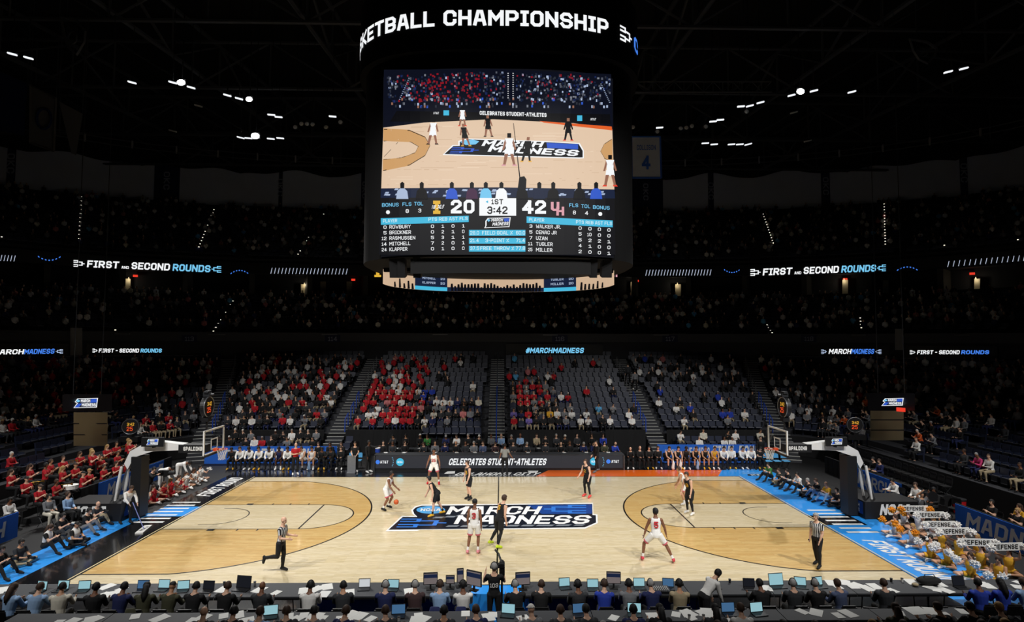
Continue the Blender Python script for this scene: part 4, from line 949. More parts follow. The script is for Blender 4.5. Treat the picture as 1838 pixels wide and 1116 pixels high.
for xa, xb in ((JU(745, 510).x, JU(803, 510).x), (JU(976, 510).x, JU(1034, 510).x)):
    upatch(xa, xb, zu0 + .2, zu1, .03, L_NAVY, 'line_up_panel'); upatch(xa, xb, zu0, zu0 + .2, .04, L_CYAN, 'line_up_strip')
    for r in range(4):
        b = MB(); w = xb - xa; z = zu0 + .34 + r * .24
        text_mesh(b, ('KLAPPER', 'MITCHELL', 'RASMUSSEN', 'BRICKNER')[r] if xa < 0 else ('MILLER', 'TUGLER', 'UZAN', 'CENAC JR')[r], lambda u, v: (xa + w * (.22 + .4 * u), se_y(xa + w * (.22 + .4 * u), UA, UBB, UN) - .06, z + .12 * v)); text_mesh(b, '20', lambda u, v: (xa + w * (.78 + .14 * u), se_y(xa + w * (.78 + .14 * u), UA, UBB, UN) - .06, z + .12 * v)); sbuild(b, 'line_up_lettering', L_CASH, US)
upatch(JU(803, 510).x, JU(976, 510).x, zu0, zu0 + .22, .03, L_NAVY, 'under_picture_table')
b = MB()
for i in range(60):
    x = -5.2 + 10.4 * i / 59
    if JU(745, 510).x - .1 < x < JU(803, 510).x + .1 or JU(976, 510).x - .1 < x < JU(1034, 510).x + .1: continue
    y = se_y(x, UA, UBB, UN) - .05; h = rnd.uniform(.25, .5); b.quad((x - .09, y, zu0), (x + .09, y, zu0), (x + .05, y, zu0 + h), (x - .05, y, zu0 + h))
sbuild(b, 'under_picture_reporters', L_INK, US)
for o in list(SCR.children) + list(US.children):
    if o.name.split('.')[0] in ('picture_spectators', 'score_figures', 'under_picture_reporters', 'picture_papers', 'picture_court_lines', 'table_lettering', 'score_captions', 'line_up_lettering', 'picture_lettering'): o['kind'] = 'stuff'
# --- speakers and frames under the corners, hanging cables
for px in (708, 720, 748, 1066, 1090):
    p = J(px, 475, -.3); b = MB(); b.box((p.x, p.y + .25, p.z), (.42 if px in (708, 1090) else .3, .5, .95), rx=.25); b.box((p.x, p.y + .1, p.z + .5), (.5, .3, .12)); sbuild(b, 'speaker', M_BLACK)
b = MB(); b.box((0, 1.4, zu0 + .75), (9.6, .25, .18)); b.box((0, -1.0, zb - .2), (10.4, .25, .18)); sbuild(b, 'lower_frame', M_SBBLACK)
for x, y in ((-3, -1.5), (3, -1.5), (-3, 1.5), (3, 1.5)):
    b = MB(); b.cyl((x, y, zr1 - .1), (x, y, 38), .05, 8); sbuild(b, 'hanging_cable', M_DKSTEEL)
# ================================================================ ribbon boards, signs and fittings of the bowl
def RG(px, py, d):
    """where the view ray meets the bowl outline at offset d"""
    a, b, n = ring_par(d); r = ray(px, py)
    f = lambda t: abs((CAM.x + r.x * t) / a) ** n + abs((CAM.y + r.y * t) / b) ** n - 1
    lo = max(1.0, (2 - CAM.y) / r.y if r.y > 0.05 else 1.0); hi = 220.0
    for _ in range(50):
        m = (lo + hi) / 2
        if f(m) > 0: hi = m
        else: lo = m
    return CAM + r * lo
def rg(px, py, d): p = RG(px, py, d); return (p.x, p.y, p.z)
RD = 22.05
b = MB(); ring_strip(b, [(RD + .03, 15.3), (RD + .03, 16.42)]); RIB = b.build('ribbon_board', mat('led_board_black', (8, 8, 10), .5)); tag(RIB, 'long curved LED ribbon board running under the upper deck', 'LED board')
def rtext(parent, txt, x0, y0, x1, y1, h, m, d, name, t=1.5, sk=0, gap=.8):
    b = MB(); text_mesh(b, txt, lambda u, v: rg(x0 + (x1 - x0) * u + sk * v, y0 + (y1 - y0) * u - h * v, d), t=t, gap=gap); return b.build(name, m, parent)
def rquad(parent, pts, m, d, name): b = MB(); b.poly([rg(x, y, d) for x, y in pts]); return b.build(name, m, parent)
dd = RD - .05
for x0, y0, x1, y1 in ((132, 478.5, 397, 489.5), (1347, 495, 1590, 486.5)):
    X = lambda f: x0 + (x1 - x0) * f
    Y = lambda f: y0 + (y1 - y0) * f
    rtext(RIB, '[', X(0), Y(0), X(.075), Y(.075), 12, L_WHITE, dd, 'ribbon_bracket', .9)
    rtext(RIB, 'FIRST', X(.09), Y(.09), X(.305), Y(.305), 12.5, L_WHITE, dd, 'ribbon_lettering', sk=1.5)
    rtext(RIB, 'AND', X(.325), Y(.325), X(.375), Y(.375), 5, L_WHITE, dd, 'ribbon_lettering')
    rtext(RIB, 'SECOND', X(.39), Y(.39), X(.65), Y(.65), 12.5, L_WHITE, dd, 'ribbon_lettering', sk=1.5)
    rtext(RIB, 'ROUNDS', X(.67), Y(.67), X(.925), Y(.925), 12.5, L_SKY, dd, 'ribbon_lettering', sk=1.5)
    rtext(RIB, ']', X(.935), Y(.935), X(1), Y(1), 12, L_SKY, dd, 'ribbon_bracket', .9)
def ticks(x0, y0, x1, y1, n):
    for i in range(n):
        x = x0 + (x1 - x0) * i / (n - 1); y = y0 + (y1 - y0) * i / (n - 1)
        rquad(RIB, [(x - 1.5, y + 5), (x - .5, y + 5), (x + 2, y - 5.5), (x + 1, y - 5.5)], led('tick', (190, 200, 220)), dd, 'ribbon_tick')
ticks(2, 463, 26, 464, 5); ticks(487, 486, 622, 487.5, 22); ticks(1160, 489.5, 1275, 489, 22); ticks(1702, 474, 1838, 463, 15)
def dashes(xc, yc, w, dip):
    for i in range(7):
        a, c = -1 + 2 * i / 7 + .05, -1 + 2 * (i + .62) / 7; g = lambda q: (xc + w * q, yc + dip * (1 - q * q))
        (xa, ya), (xb, yb) = g(a), g(c); rquad(RIB, [(xa, ya + .9), (xb, yb + .9), (xb, yb - .9), (xa, ya - .9)], L_BLUE, dd, 'ribbon_dash')
dashes(89, 459, 22, 8); dashes(430, 492, 17, -7); dashes(1314, 483, 15, 6); dashes(1629, 486, 20, -7)
rtext(RIB, 'I', 672, 497, 684, 497, 15, L_GOLD, dd, 'ribbon_crest', 2.0); rtext(RIB, 'H', 1100, 497, 1108, 497, 12, L_PINK, dd, 'ribbon_crest', 2.0)
# boards hung on the wall at the back of the lower bowl
WD = 11.9
def wallboard(x0, x1, y0, y1, label):
    b = MB(); n = 10; top = 7.75; bot = 6.62
    pts = [RG(x0 + (x1 - x0) * i / n, y0, WD) for i in range(n + 1)]
    for i in range(n):
        p, q = pts[i], pts[i + 1]; b.quad((p.x, p.y, bot), (q.x, q.y, bot), (q.x, q.y, top), (p.x, p.y, top)); b.quad((p.x, p.y, top), (q.x, q.y, top), (q.x, q.y + .1, top), (p.x, p.y + .1, top))
    o = b.build('led_sign_board', MATS['led_board_black']); tag(o, label, 'LED board'); return o
wd2 = WD - .05
o = wallboard(-10, 122, 631, 631, 'LED board ending in a fork emblem beside the pale doorway'); rtext(o, 'MARCH', -14, 636, 42, 635.5, 9, L_WHITE, wd2, 'board_lettering', sk=2); rtext(o, 'MADNESS', 43, 635.5, 97, 634.5, 9, L_BLUE, wd2, 'board_lettering', sk=2); rtext(o, ']', 100, 634.5, 113, 634.5, 8, L_CASH, wd2, 'board_bracket', .9)
o = wallboard(155, 305, 630, 630, 'LED board with partly faded last word above red-shirted corner crowd'); rtext(o, '[', 166, 632.5, 175, 632.5, 7, L_WHITE, wd2, 'board_bracket', .9); rtext(o, 'FIRST - SECOND', 177, 632.5, 249, 632.5, 7, L_WHITE, wd2, 'board_lettering', sk=1); rtext(o, 'ROUNDS', 252, 632.5, 290, 632.5, 7, L_SKY, wd2, 'board_lettering', sk=1)
o = wallboard(908, 1082, 629, 629, 'LED board showing one pale blue hashtag word'); rtext(o, '#MARCHMADNESS', 943, 633.5, 1047, 633.5, 9.5, L_SKY, wd2, 'board_lettering', sk=2)
o = wallboard(1455, 1597, 630, 630, 'LED board with forks at both ends beside grey tunnel door'); rtext(o, '[', 1474, 635, 1484, 635, 8, L_CASH, wd2, 'board_bracket', .9); rtext(o, 'MARCH', 1487, 635, 1527, 635, 9, L_WHITE, wd2, 'board_lettering', sk=2); rtext(o, 'MADNESS', 1528, 635, 1568, 635, 9, L_BLUE, wd2, 'board_lettering', sk=2); rtext(o, ']', 1571, 635, 1582, 635, 8, L_CASH, wd2, 'board_bracket', .9)
o = wallboard(1627, 1790, 632, 632, 'LED board with blue last word in the dark corner by tunnel'); rtext(o, '[', 1633, 635.5, 1643, 635.5, 7, L_WHITE, wd2, 'board_bracket', .9); rtext(o, 'FIRST - SECOND', 1646, 635.5, 1722, 635.5, 7, L_WHITE, wd2, 'board_lettering', sk=1); rtext(o, 'ROUNDS', 1725, 635.5, 1775, 635.5, 7, L_BLUE, wd2, 'board_lettering', sk=1)
# section plates on the club front
M_PLATE = mat('section_plate_blue', (20, 30, 66), .6); M_PLTXT = mat('section_plate_lettering', (150, 156, 176), .6)
for n, x, w in (('113', 340, 'past the faded LED board'), ('114', 597, 'over the red and white shirts'), ('116', 1005, 'just over the hashtag board'), ('117', 1203, 'over the nearly empty navy seats'), ('118', 1452, 'over the double-forked LED board')):
    b = MB(); b.poly([rg(x - 14, 614, 12.1), rg(x + 14, 614, 12.1), rg(x + 14, 601, 12.1), rg(x - 14, 601, 12.1)]); o = b.build('section_plate', M_PLATE)
    tag(o, 'dark blue section plate numbered ' + n + ' ' + w, 'sign', 'section number plates'); rtext(o, n, x - 8, 612, x + 8, 612, 8, M_PLTXT, 12.05, 'plate_number', 1.0)
# pale tunnel doors in the club front
for i, (x0, x1, y0, y1, lb) in enumerate(((126, 147, 588, 638, 'pale grey tunnel door beside LED board with fork emblem'), (1607, 1622, 590, 628, 'pale grey tunnel door between two corner LED boards'), (1563, 1622, 735, 790, 'pale timber clad tunnel wall under small corner screen'), (132, 192, 740, 800, 'pale tunnel wall under small screen by band corner'))):
    d = 11.8 if i < 2 else -.1
    p, q = RG(x0, y1, d), RG(x1, y1, d); r, s = RG(x1, y0, d), RG(x0, y0, d)
    m = mat('pale_door', (150, 150, 146), .7) if i < 2 else mat('pale_timber', (176, 160, 120), .7)
    b = MB()
    b.extrude([p, q, r, s], (0, .05, 0)); o = b.build('tunnel_door' if i < 2 else 'tunnel_wall', m); tag(o, lb, 'door' if i < 2 else 'wall panel')
    if i >= 2:
        for k in range(1, 3): bb = MB(); u0, u1 = p.lerp(s, k / 3), q.lerp(r, k / 3); bb.extrude([u0 + V(0, -.03, -.03), u1 + V(0, -.03, -.03), u1 + V(0, -.03, .03), u0 + V(0, -.03, .03)], (0, .03, 0)); bb.build('board_joint', M_DARK, o)
# small corner screens with the emblem
def emblem(o, fn, e):
    """fn(u, v, e): emblem in a unit rectangle"""
    def P(pts, m, k, nm): b = MB(); b.poly([fn(u, v, k) for u, v in pts]); b.build(nm, m, o)
    P([(0, .05), (.14, .5), (.05, .62), (.16, .95), (1, 1), (.95, .1)], L_WHITE, e, 'emblem_outline'); P([(.04, .1), (.18, .5), (.1, .64), (.19, .9), (.96, .94), (.91, .15)], L_NAVY, e * 2, 'emblem_field')
    P([(.68, .55), (.95, .58), (.95, .92), (.72, .9)], L_PBLUE, e * 3, 'emblem_block'); P([(.04, .12), (.2, .48), (.34, .45), (.2, .1)], L_PBLUE, e * 3, 'emblem_block'); P([(.1, .7), (.18, .88), (.28, .72), (.2, .58)], L_SKY, e * 3, 'emblem_disc')
    for tx, u0, u1, v0 in (('MARCH', .3, .68, .58), ('MADNESS', .34, .9, .2)): b = MB(); text_mesh(b, tx, lambda u, v: fn(u0 + (u1 - u0) * u, v0 + .3 * v, e * 4), t=1.6, gap=.7); b.build('emblem_lettering', L_WHITE, o)
for x0, x1, y0, y1, lb in ((112, 196, 708, 738, 'small hanging screen with blue emblem over the band corner tunnel'), (1562, 1642, 706, 737, 'small hanging screen with blue emblem over the timber tunnel wall')):
    d = -.3; b = MB(); b.extrude([RG(x0, y1, d), RG(x1, y1, d), RG(x1, y0, d), RG(x0, y0, d)], (0, .25, 0)); o = b.build('tunnel_screen', M_BLACK); tag(o, lb, 'screen')
    xa, xb, ya, yb = ((132, 176, 733, 714), (1582, 1622, 729, 714))[x0 > 900]
    emblem(o, lambda u, v, e: rg(xa + (xb - xa) * u, ya + (yb - ya) * v, d - e), .02)
    for k in (.2, .8): p = RG(x0 + (x1 - x0) * k, y0, d); bb = MB(); bb.cyl((p.x, p.y + .1, p.z - .05), (p.x, p.y + .1, 37.9), .02, 6); bb.build('hanging_rod', M_DKSTEEL, o)
# exit signs
for x, y, d in ((196, 419, 30), (408, 433, 30), (590, 436, 30), (1247, 440, 30), (1430, 436, 30), (1641, 421, 30), (243, 495, 24.3), (634, 502, 24.3), (1143, 504, 24.3), (1517, 501, 24.3), (1745, 491, 24.3), (144, 582, 19), (507, 585, 19), (699, 585, 19), (890, 585, 19), (1079, 586, 19), (1267, 586, 19), (1610, 585, 19), (1617, 735, -.2)):
    p = RG(x, y, d - .3); b = MB(); b.box((p.x, p.y, p.z), (.42, .1, .22), rz=math.atan2(-p.x * .3, p.y)); o = b.build('exit_sign', L_RED)
    w = 'high in the upper deck' if d > 28 else 'at the back of the suites' if d > 22 else 'over a club level opening' if d > 10 else 'under the small screen by timber wall'
    tag(o, 'small glowing red exit sign ' + w, 'sign', 'exit signs ' + w)
# suites: partition piers, downlit back walls
M_PIER = mat('suite_pier_paint', (60, 58, 54), .8); M_WARM = led('suite_glow', (96, 84, 60), .8)
M_SUITEWALL = mat('suite_wall_paint', (150, 140, 116), .8)
def downlight(par, p):
    # recessed lamp over a suite wall panel, as the small bright points in the photograph
    c = p + (V(0, 0, 0) - V(p.x, p.y, 0)).normalized() * .35; b_ = MB(); b_.ball(c, .06, nu=8, nv=5); b_.cyl(c, c + V(0, 0, .14), .03, 6); b_.build('downlight', L_BULB, par)
    ld = bpy.data.lights.new('suite_downlight', 'POINT'); ld.energy = 14; ld.color = (1, .86, .62); ld.shadow_soft_size = .06; lo = bpy.data.objects.new('suite_downlight', ld); COL.objects.link(lo); lo.location = c - V(0, 0, .1); lo.parent = par
L_BULB = led('downlight_bulb', (255, 226, 170), 1.2)
pts = ring_even(21.9, count=30); pin = ring_even(24.3, count=30)
for i in range(2, 28):
    (x, y), (x2, y2) = pts[i], pin[i]; a = math.atan2(y2 - y, x2 - x); b = MB(); b.box(((x + x2) / 2, (y + y2) / 2, 14.1), (math.hypot(x2 - x, y2 - y), .5, 2.2), rz=a); o = b.build('suite_pier', M_PIER); struct(o)
for x, y0, y1 in ((229, 500, 530), (545, 510, 530), (580, 505, 530), (627, 505, 530), (1137, 506, 535), (1217, 510, 535), (1517, 502, 530), (1590, 503, 525), (1754, 500, 530), (388, 443, 462), (575, 450, 470), (1250, 462, 472), (1636, 445, 458)):
    d = 23.8 if y0 > 480 else 29.5; w = 5 if y0 > 480 else 4; b = MB(); pts4 = [RG(x - w, y1, d), RG(x + w, y1, d), RG(x + w, y0, d), RG(x - w, y0, d)]
    for p in pts4: p.z = max(p.z, 13.08)
    b.extrude(pts4, (0, .04, 0)); suite = y0 > 480; o = b.build('suite_doorway' if suite else 'lit_doorway', M_SUITEWALL if suite else M_WARM)  # suite panels: pale pieces added as the lamplit stretches of back wall
    if suite and x in (229, 545, 1137, 1217, 1517, 1754): downlight(o, (pts4[2] + pts4[3]) / 2)
    tag(o, ('pale wall panel ' if suite else 'dim warm lit doorway ') + ('at the back of the suites' if y0 > 480 else 'in the upper deck'), 'doorway', 'doorways ' + ('of suites' if y0 > 480 else 'of upper deck'))
# aisle step lights (strings of points along the stairs)
M_PT = led('step_light', (255, 244, 224), 1.4)
def points(lst, d0, d1, name='aisle_step_lights'):
    b = MB()
    for (xa, ya, xb, yb, n) in lst:
        for i in range(n):
            t = i / (n - 1); p = RG(xa + (xb - xa) * t, ya + (yb - ya) * t, d0 + (d1 - d0) * t - .75); b.box(p, (.09, .09, .06))
    o = b.build(name, M_PT); o['kind'] = 'stuff'; tag(o, 'tiny pale lights strung up the ' + ('upper deck' if d0 > 20 else 'club') + ' stair aisles', 'step lights')
points([(142, 428, 146, 353, 11), (357, 443, 384, 376, 13), (535, 456, 581, 384, 13), (1388, 436, 1370, 384, 12), (1589, 438, 1587, 366, 15), (1121, 460, 1118, 442, 4), (1312, 470, 1285, 443, 5), (1695, 440, 1690, 422, 4), (1827, 430, 1836, 390, 7), (3, 425, 2, 415, 3)], 24, 37)
points([(1386, 597, 1352, 545, 12), (383, 594, 418, 540, 9), (1546, 588, 1542, 553, 7), (207, 592, 214, 575, 4)], 14.2, 20.5)
# club aisle landings
for x, y in ((12, 598), (214, 599), (388, 600), (591, 600), (790, 600), (988, 601), (1187, 601), (1546, 601), (1735, 601)):
    p = RG(x, y, 12.1); b = MB(); b.box((p.x, p.y + .1, p.z), (1.4, .3, .1), rz=math.atan2(-p.x * .3, p.y)); o = b.build('aisle_landing', M_STEEL, bpy.data.objects['stand_club'])
# ================================================================ stairs, seats and spectators
def aisle_x(a, k): return a[0] + (a[1] - a[0]) * k / 14
AIS = [(-20.8, -24.2, 'left corner'), (-11.65, -11.65, 'red-shirt'), (-.2, -.2, 'central'), (11.2, 11.2, 'hashtag'), (20.3, 22.9, 'right corner')]
def far_y(x, d): a, b, n = ring_par(d); return b * max(0, 1 - abs(x / a) ** n) ** (1 / n)
st_me = MB(); st_me.box((0, 0, -.2), (1.2, .44, .4)); st_me.box((0, -.18, .008), (1.2, .1, .03), mi=1)
st_me = st_me.mesh('step'); st_me.materials.append(M_CONC); st_me.materials.append(M_NOSE)
stair_lab = {0: 'dim', 1: '', 2: '', 3: '', 4: ''}
for i, a in enumerate(AIS):
    y0 = far_y(a[0], 0); root = empty('stair_aisle', (a[0], y0, 0)); struct(root)
    for j in range(-4 if i == 2 else -7, 29):
        k = j / 2; x = aisle_x(a, k); d = .85 * k; y = far_y(x, max(d, 0)) + (min(d, 0)) - .3; z = 1.35 + .35 * k + .02
        if z < .1: continue
        o = link(st_me, 'step', None, root, (x - a[0], y - y0, z)); 
        if abs(x) > 15: o.rotation_euler = (0, 0, -math.copysign(.35, x))
def rail(pts, m, lb, nm='handrail', r=.035):
    b = MB(); b.tube(pts, r, 6); o = b.build(nm, m); tag(o, lb, 'handrail', 'stair handrails')
    for p in pts[:1] + pts[-1:] if len(pts) < 4 else []: pass
    return o
def stair_rail(i, k0, k1, m, lb, off=0.0):
    a = AIS[i]; P = []
    for k in (k0, k1):
        x = aisle_x(a, k) + off; P.append(V(x, far_y(x, max(0, .85 * k)) - .3 + min(0, .85 * k), 1.35 + .35 * k))
    rail([P[0], P[0] + V(0, 0, .9), P[1] + V(0, 0, .9), P[1]], m, lb)
stair_rail(2, -1.5, 6, M_BLUERAIL, 'long blue rail up the middle of the central stairs'); stair_rail(2, 6.5, 13.5, M_STEEL, 'thin grey rail up the top half of the central stairs')
for i, nm in ((1, 'stairs between the two red-shirted sections'), (3, 'stairs by the walking couple'), (0, 'corner stairs on the mop-worker end'), (4, 'corner stairs on the cheerleader end')):
    for q in range(3):
        stair_rail(i, .2 + q * 1.9, 1.2 + q * 1.9, M_BLUERAIL, '%s short blue hoop rail up the %s' % (ORD[q + 1], nm), .45 if i < 2 else -.45)
        stair_rail(i, 6.3 + q * 2.4, 7.8 + q * 2.4, M_STEEL, '%s grey hoop rail above the blue ones on %s' % (ORD[q + 1], nm), .45 if i < 2 else -.45)
# seat: pan, tall back, arms
sm = MB(); sm.box((0, .19, .60), (.47, .07, .40), rx=-.12); sm.box((0, -.03, .43), (.46, .44, .07))
for s in (-1, 1): sm.box((s * .245, 0, .5), (.03, .34, .05)); sm.box((s * .245, .12, .24), (.03, .08, .48))
sm.box((0, -.255, .45), (.42, .02, .04), mi=1)
M_SEDGE = mat('pale_seat_edge', (120, 122, 130), .5)
ME_SEAT = sm.mesh('stadium_seat'); ME_SEAT.materials.append(M_SEAT); ME_SEAT.materials.append(M_SEDGE)
def proj2(x, y, z):
    d = Vector((x, y, z)) - CAM; c = d.dot(_f); return W_PX / 2 + F_PX * d.dot(_r2) / c, H_PX / 2 - F_PX * d.dot(_u2) / c
SEATS = []      # (x, y, z, rz, tier, row, dist)
for tier, rows in (('low', LOW), ('club', CLUB), ('up', UPP)):
    for k, (d, z) in enumerate(rows):
        pts = ring_even(d, step=.54); tg = np.gradient(pts, axis=0)
        for (x, y), (tx, ty) in zip(pts, tg):
            if y < -6 and tier == 'low': continue
            if y < 0 and tier != 'low': continue
            rz = math.atan2(-ty, -tx)          # tangent runs right to left; seat faces the court
            if tier == 'low':
                if y > 9 and any(abs(x - aisle_x(a, k)) < .9 for a in AIS): continue
                if k == 0 and abs(x) < 25 and abs(y - 9.0) < 1.0: continue
                if y <= 9 and (abs(y - 4.4) < .55 or abs(y + 3.2) < .55): continue
                pu, pv = proj2(x, y, z + .6)
                if k < 2 and (120 < pu < 200 or 1552 < pu < 1632): continue
            else:
                th = math.atan2(x, y); m = (th * 12 / math.pi) % 1
                if abs(m - .5) < .035: continue
            SEATS.append([x, y, z, rz, tier, k, math.hypot(x - CAM.x, y - CAM.y), None])
for x in np.arange(-5.3, -1.0, .54): SEATS.append([x, 14.75, 1.0, 0.0, 'low', -1, 42.0, None])
for s in (-1, 1):
    for r, (yy, zz) in enumerate(((12.75, .25), (13.55, .6))):
        for x in np.arange(10.4, 18.4, .56):
            if abs(s * x - (11.2 if s > 0 else -11.65)) < .92: continue
            SEATS.append([s * x, yy, zz, 0.0, 'floor', r, 41.0, None])
rs = random.Random(11)
def pick(tbl):
    r = rs.random() * sum(w for _, w in tbl)
    for c, w in tbl:
        r -= w
        if r <= 0: return c
    return tbl[-1][0]
PAL = dict(red=C_RED, white=C_WHITE, black=C_BLACK, grey=C_GREY, navy=C_NAVY, charcoal=C_CHAR, cream=C_CREAM, blue=C_RBLUE, sky=C_SKY, rose=C_ROSE, orange=C_ORANGE, gold=C_GOLD, purple=C_PURPLE, pink=C_PINK)
MIX = [('black', 3), ('white', 2), ('grey', 2), ('charcoal', 2), ('navy', 1), ('cream', .6), ('rose', .3), ('sky', .4)]
def occ(x, y, k, tier):
    if tier == 'low' and k >= 13: return 0, MIX
    if tier == 'club': return .5, MIX
    if tier == 'up': return .3, MIX
    if tier == 'floor': return (.62 if x < 0 else .26), ([('black', 3), ('grey', 1), ('red', 1), ('white', 1)] if x < 0 else [('white', 3), ('cream', 1), ('black', 1)])
    if y < 11 or abs(x) > 21.5:
        if x < 0: return (.55 if k > 2 or y > 9 else .05), [('red', 2.5), ('white', 1.5), ('black', 3), ('grey', 1), ('charcoal', 1)]
        return (.55 if k > 2 or y > 10 else .3), [('white', 2), ('black', 3), ('grey', 2), ('orange', .3), ('red', .4), ('charcoal', 1)]
    if x < -11.6: return (.8 if k < 5 else .72), [('red', 2.2 if x > -16 else 1.1), ('white', 2), ('black', 3), ('charcoal', 1), ('grey', .7)]
    if x < -.2:
        if x < -6.2: return (.86 if k < 9 else .5), [('red', 6.5), ('white', 1.3), ('black', 1), ('rose', .4), ('charcoal', .4)]
        if k == -1: return 0, MIX
        if k == 0 and x > -4.8: return .12, [('grey', 1)]
        if k < 4: return .8, MIX + [('red', 1.6)]
        if k < 6: return .3, [('red', 1), ('blue', 1), ('black', 1), ('sky', 1)]
        return (.1 if k < 11 else .2), [('red', 1), ('white', 2), ('black', 2)]
    if x < 11.2:
        if x < 4.6:
            if k < 3: return .78, MIX + [('red', 1.2), ('purple', .3), ('gold', .3)]
            if k < 8: return .6, [('red', 4), ('white', 1), ('black', 2), ('grey', 1)]
            return (.3 if k < 10 else .1), [('rose', 1), ('white', 1), ('sky', 1), ('red', 1)]
        if k < 3: return .42, [('white', 2), ('grey', 2), ('black', 2)]
        return .12, [('red', 1.5), ('black', 1.5), ('white', 1), ('grey', 1)]
    return (.22 if k < 8 else .45), [('white', 2), ('black', 2.5), ('grey', 2), ('rose', .3), ('blue', .3)]
# --- spectator meshes
SIT = [(((.35, .1, -1), (.9, -.35, -.1)), ((.35, .1, -1), (.9, -.35, -.1))), (((.5, .1, -1), (.8, -.2, .3)), ((.5, .1, -1), (.7, -.3, .5))), (((.25, .2, -1), (.8, -.5, -.25)), ((.25, .2, -1), (.8, -.5, -.25))), (((.4, .15, -1), (.85, -.8, .1)), ((.4, .15, -1), (.85, -.8, .1)))]
LEGSIT = (((1, .12, -.05), (-.15, .02, -1)), ((1, .12, -.05), (-.18, .02, -1)))
CROWD = []
def crowd_fig(tris, vox, **kw):
    f = Fig(**kw).solid(vox, tris); rn = f.rn
    mi = np.zeros(len(f.fc), int)
    mi[f.mask('long')] = 1; mi[f.mask('pants')] = 2; mi[f.mask('hair') | ((rn == 'head') & ((f.hz > .035 * f.k) | ((f.hy < .02 * f.k) & (f.hz > -.05 * f.k))))] = 3; mi[(rn == 'foot')] = 4
    f.mi = mi; f.body.polygons.foreach_set('material_index', mi.tolist()); f.body.update(); return f
FIGS = [crowd_fig(900, .028, H=1.78, build=1.12, lean=(4, 18, -4, 8)[i], head=(0, 4, 6, -4)[i], headturn=(0, 20, -25, 10)[i], arms=SIT[i], legs=LEGSIT, seat=.46) for i in range(4)]
for f in FIGS:
    for m in (SKIN[0], C_RED, C_BLACK, HBR, C_BLACK): f.body.materials.append(m)
LO = [crowd_fig(150, .045, H=1.76, lean=(4, 14)[i], arms=SIT[i], legs=LEGSIT, seat=.46, build=1.1) for i in range(2)]
occup = []
for s in SEATS:
    dns, tb = occ(s[0], s[1], s[5], s[4])
    if rs.random() < dns: s[7] = pick(tb); occup.append(s)
for tx, ty, col in ((1765, 846, 'pink'), (1785, 850, 'white'), (1298, 743, 'blue'), (1311, 743, 'blue'), (1068, 733, 'sky'), (764, 703, 'blue'), (775, 703, 'blue'), (926, 741, 'purple'), (990, 741, 'gold'), (1657, 786, 'orange'), (707, 765, 'white'), (1126, 742, 'white')):
    best = min((q for q in SEATS if q[4] == 'low'), key=lambda q: (lambda p: (p[0] - tx) ** 2 + (p[1] - ty) ** 2)(proj2(q[0], q[1], q[2] + .75)))
    if best[7] is None: occup.append(best)
    best[7] = col
def in_view(s):
    d = Vector((s[0], s[1], s[2] + .7)) - CAM; c = d.dot(_f)
    if c < 1: return False
    u, v = W_PX / 2 + F_PX * d.dot(_r2) / c, H_PX / 2 - F_PX * d.dot(_u2) / c
    return -5 < u < W_PX + 5 and v < H_PX
def section(s):
    x, y, k = s[0], s[1], s[5]
    if s[4] == 'floor': return ('floor seats behind the red-polo coach', 10.4 - .56, .56) if x < 0 else ('floor seats behind the white-hoodie bench', 10.4 - .56, .56)
    if s[4] == 'low' and (y <= 9 or abs(x) > abs(aisle_x(AIS[0 if x < 0 else 4], k))): return ('end stand by the mop worker', None, 0) if x < 0 else ('end stand by the cheerleaders', None, 0)
    if x < -11.6: return 'stand behind the red-polo coach', -11.65, .54
    if x < -.2: return 'red-shirt stand by central stairs', -.2, .54
    if x < 11.2: return 'stand under the hashtag board', -.2, .54
    return 'stand behind the white-hoodie bench', 11.2, .54
cnt = {}
def seatno(s):
    sec, x0, w = section(s)
    if x0 is None:
        # count along the row, from the corner stairs
        key = (sec, s[5]); L = END[key]; return sec, L.index((round(s[0], 3), round(s[1], 3))) + 1
    if s[4] == 'floor': return sec, int(round((abs(s[0]) - x0) / w))
    return sec, max(1, int(round((abs(s[0] - x0) - .3) / w)))
END = {}
for s in SEATS:
    if s[4] == 'low' and section(s)[1] is None: END.setdefault((section(s)[0], s[5]), []).append((round(s[0], 3), round(s[1], 3)))
for q in END: END[q].sort(key=lambda p: -p[1] + abs(p[0]) * .5)
ROWN = lambda s: ('lowest row' if s[5] == -1 else ORD[s[5] + 1] + ' row')
vis = sorted([s for s in occup if s[4] in ('low', 'floor') and in_view(s)], key=lambda s: s[6])
big, rest = vis[:300], vis[300:]
bigset = {id(s) for s in big}
HC = ['black', 'brown', 'grey', 'blond', 'white', 'red']
for s in big:
    f = FIGS[rs.randrange(4)]; o = bpy.data.objects.new('spectator', f.body); COL.objects.link(o)
    o.location = (s[0], s[1], s[2] + max(0.0, f.lift - .012)); o.rotation_euler = (0, 0, s[3] + rs.uniform(-.12, .12)); sc = rs.uniform(.93, 1.01); o.scale = (sc, sc, sc)
    hc = pick([('black', 3), ('brown', 3), ('grey', 2), ('blond', 1), ('white', 1.6), ('red', 1 if s[7] == 'red' else .1)])
    objmats(o, [SKIN[pick([(0, 5), (1, 2), (2, 2), (3, 1)])], PAL[s[7]], rs.choice([C_BLACK, C_NAVY, C_CHAR, C_TAN]), hairm(hc), C_BLACK])
    sec, n = seatno(s)
    head = {'white': 'white-capped', 'red': 'red-capped'}.get(hc, hc + '-haired')
    tag(o, '%s fan in %s, %s, seat %s along, %s' % (head, s[7], ROWN(s), ordn(n), sec), 'person', 'seated spectators')
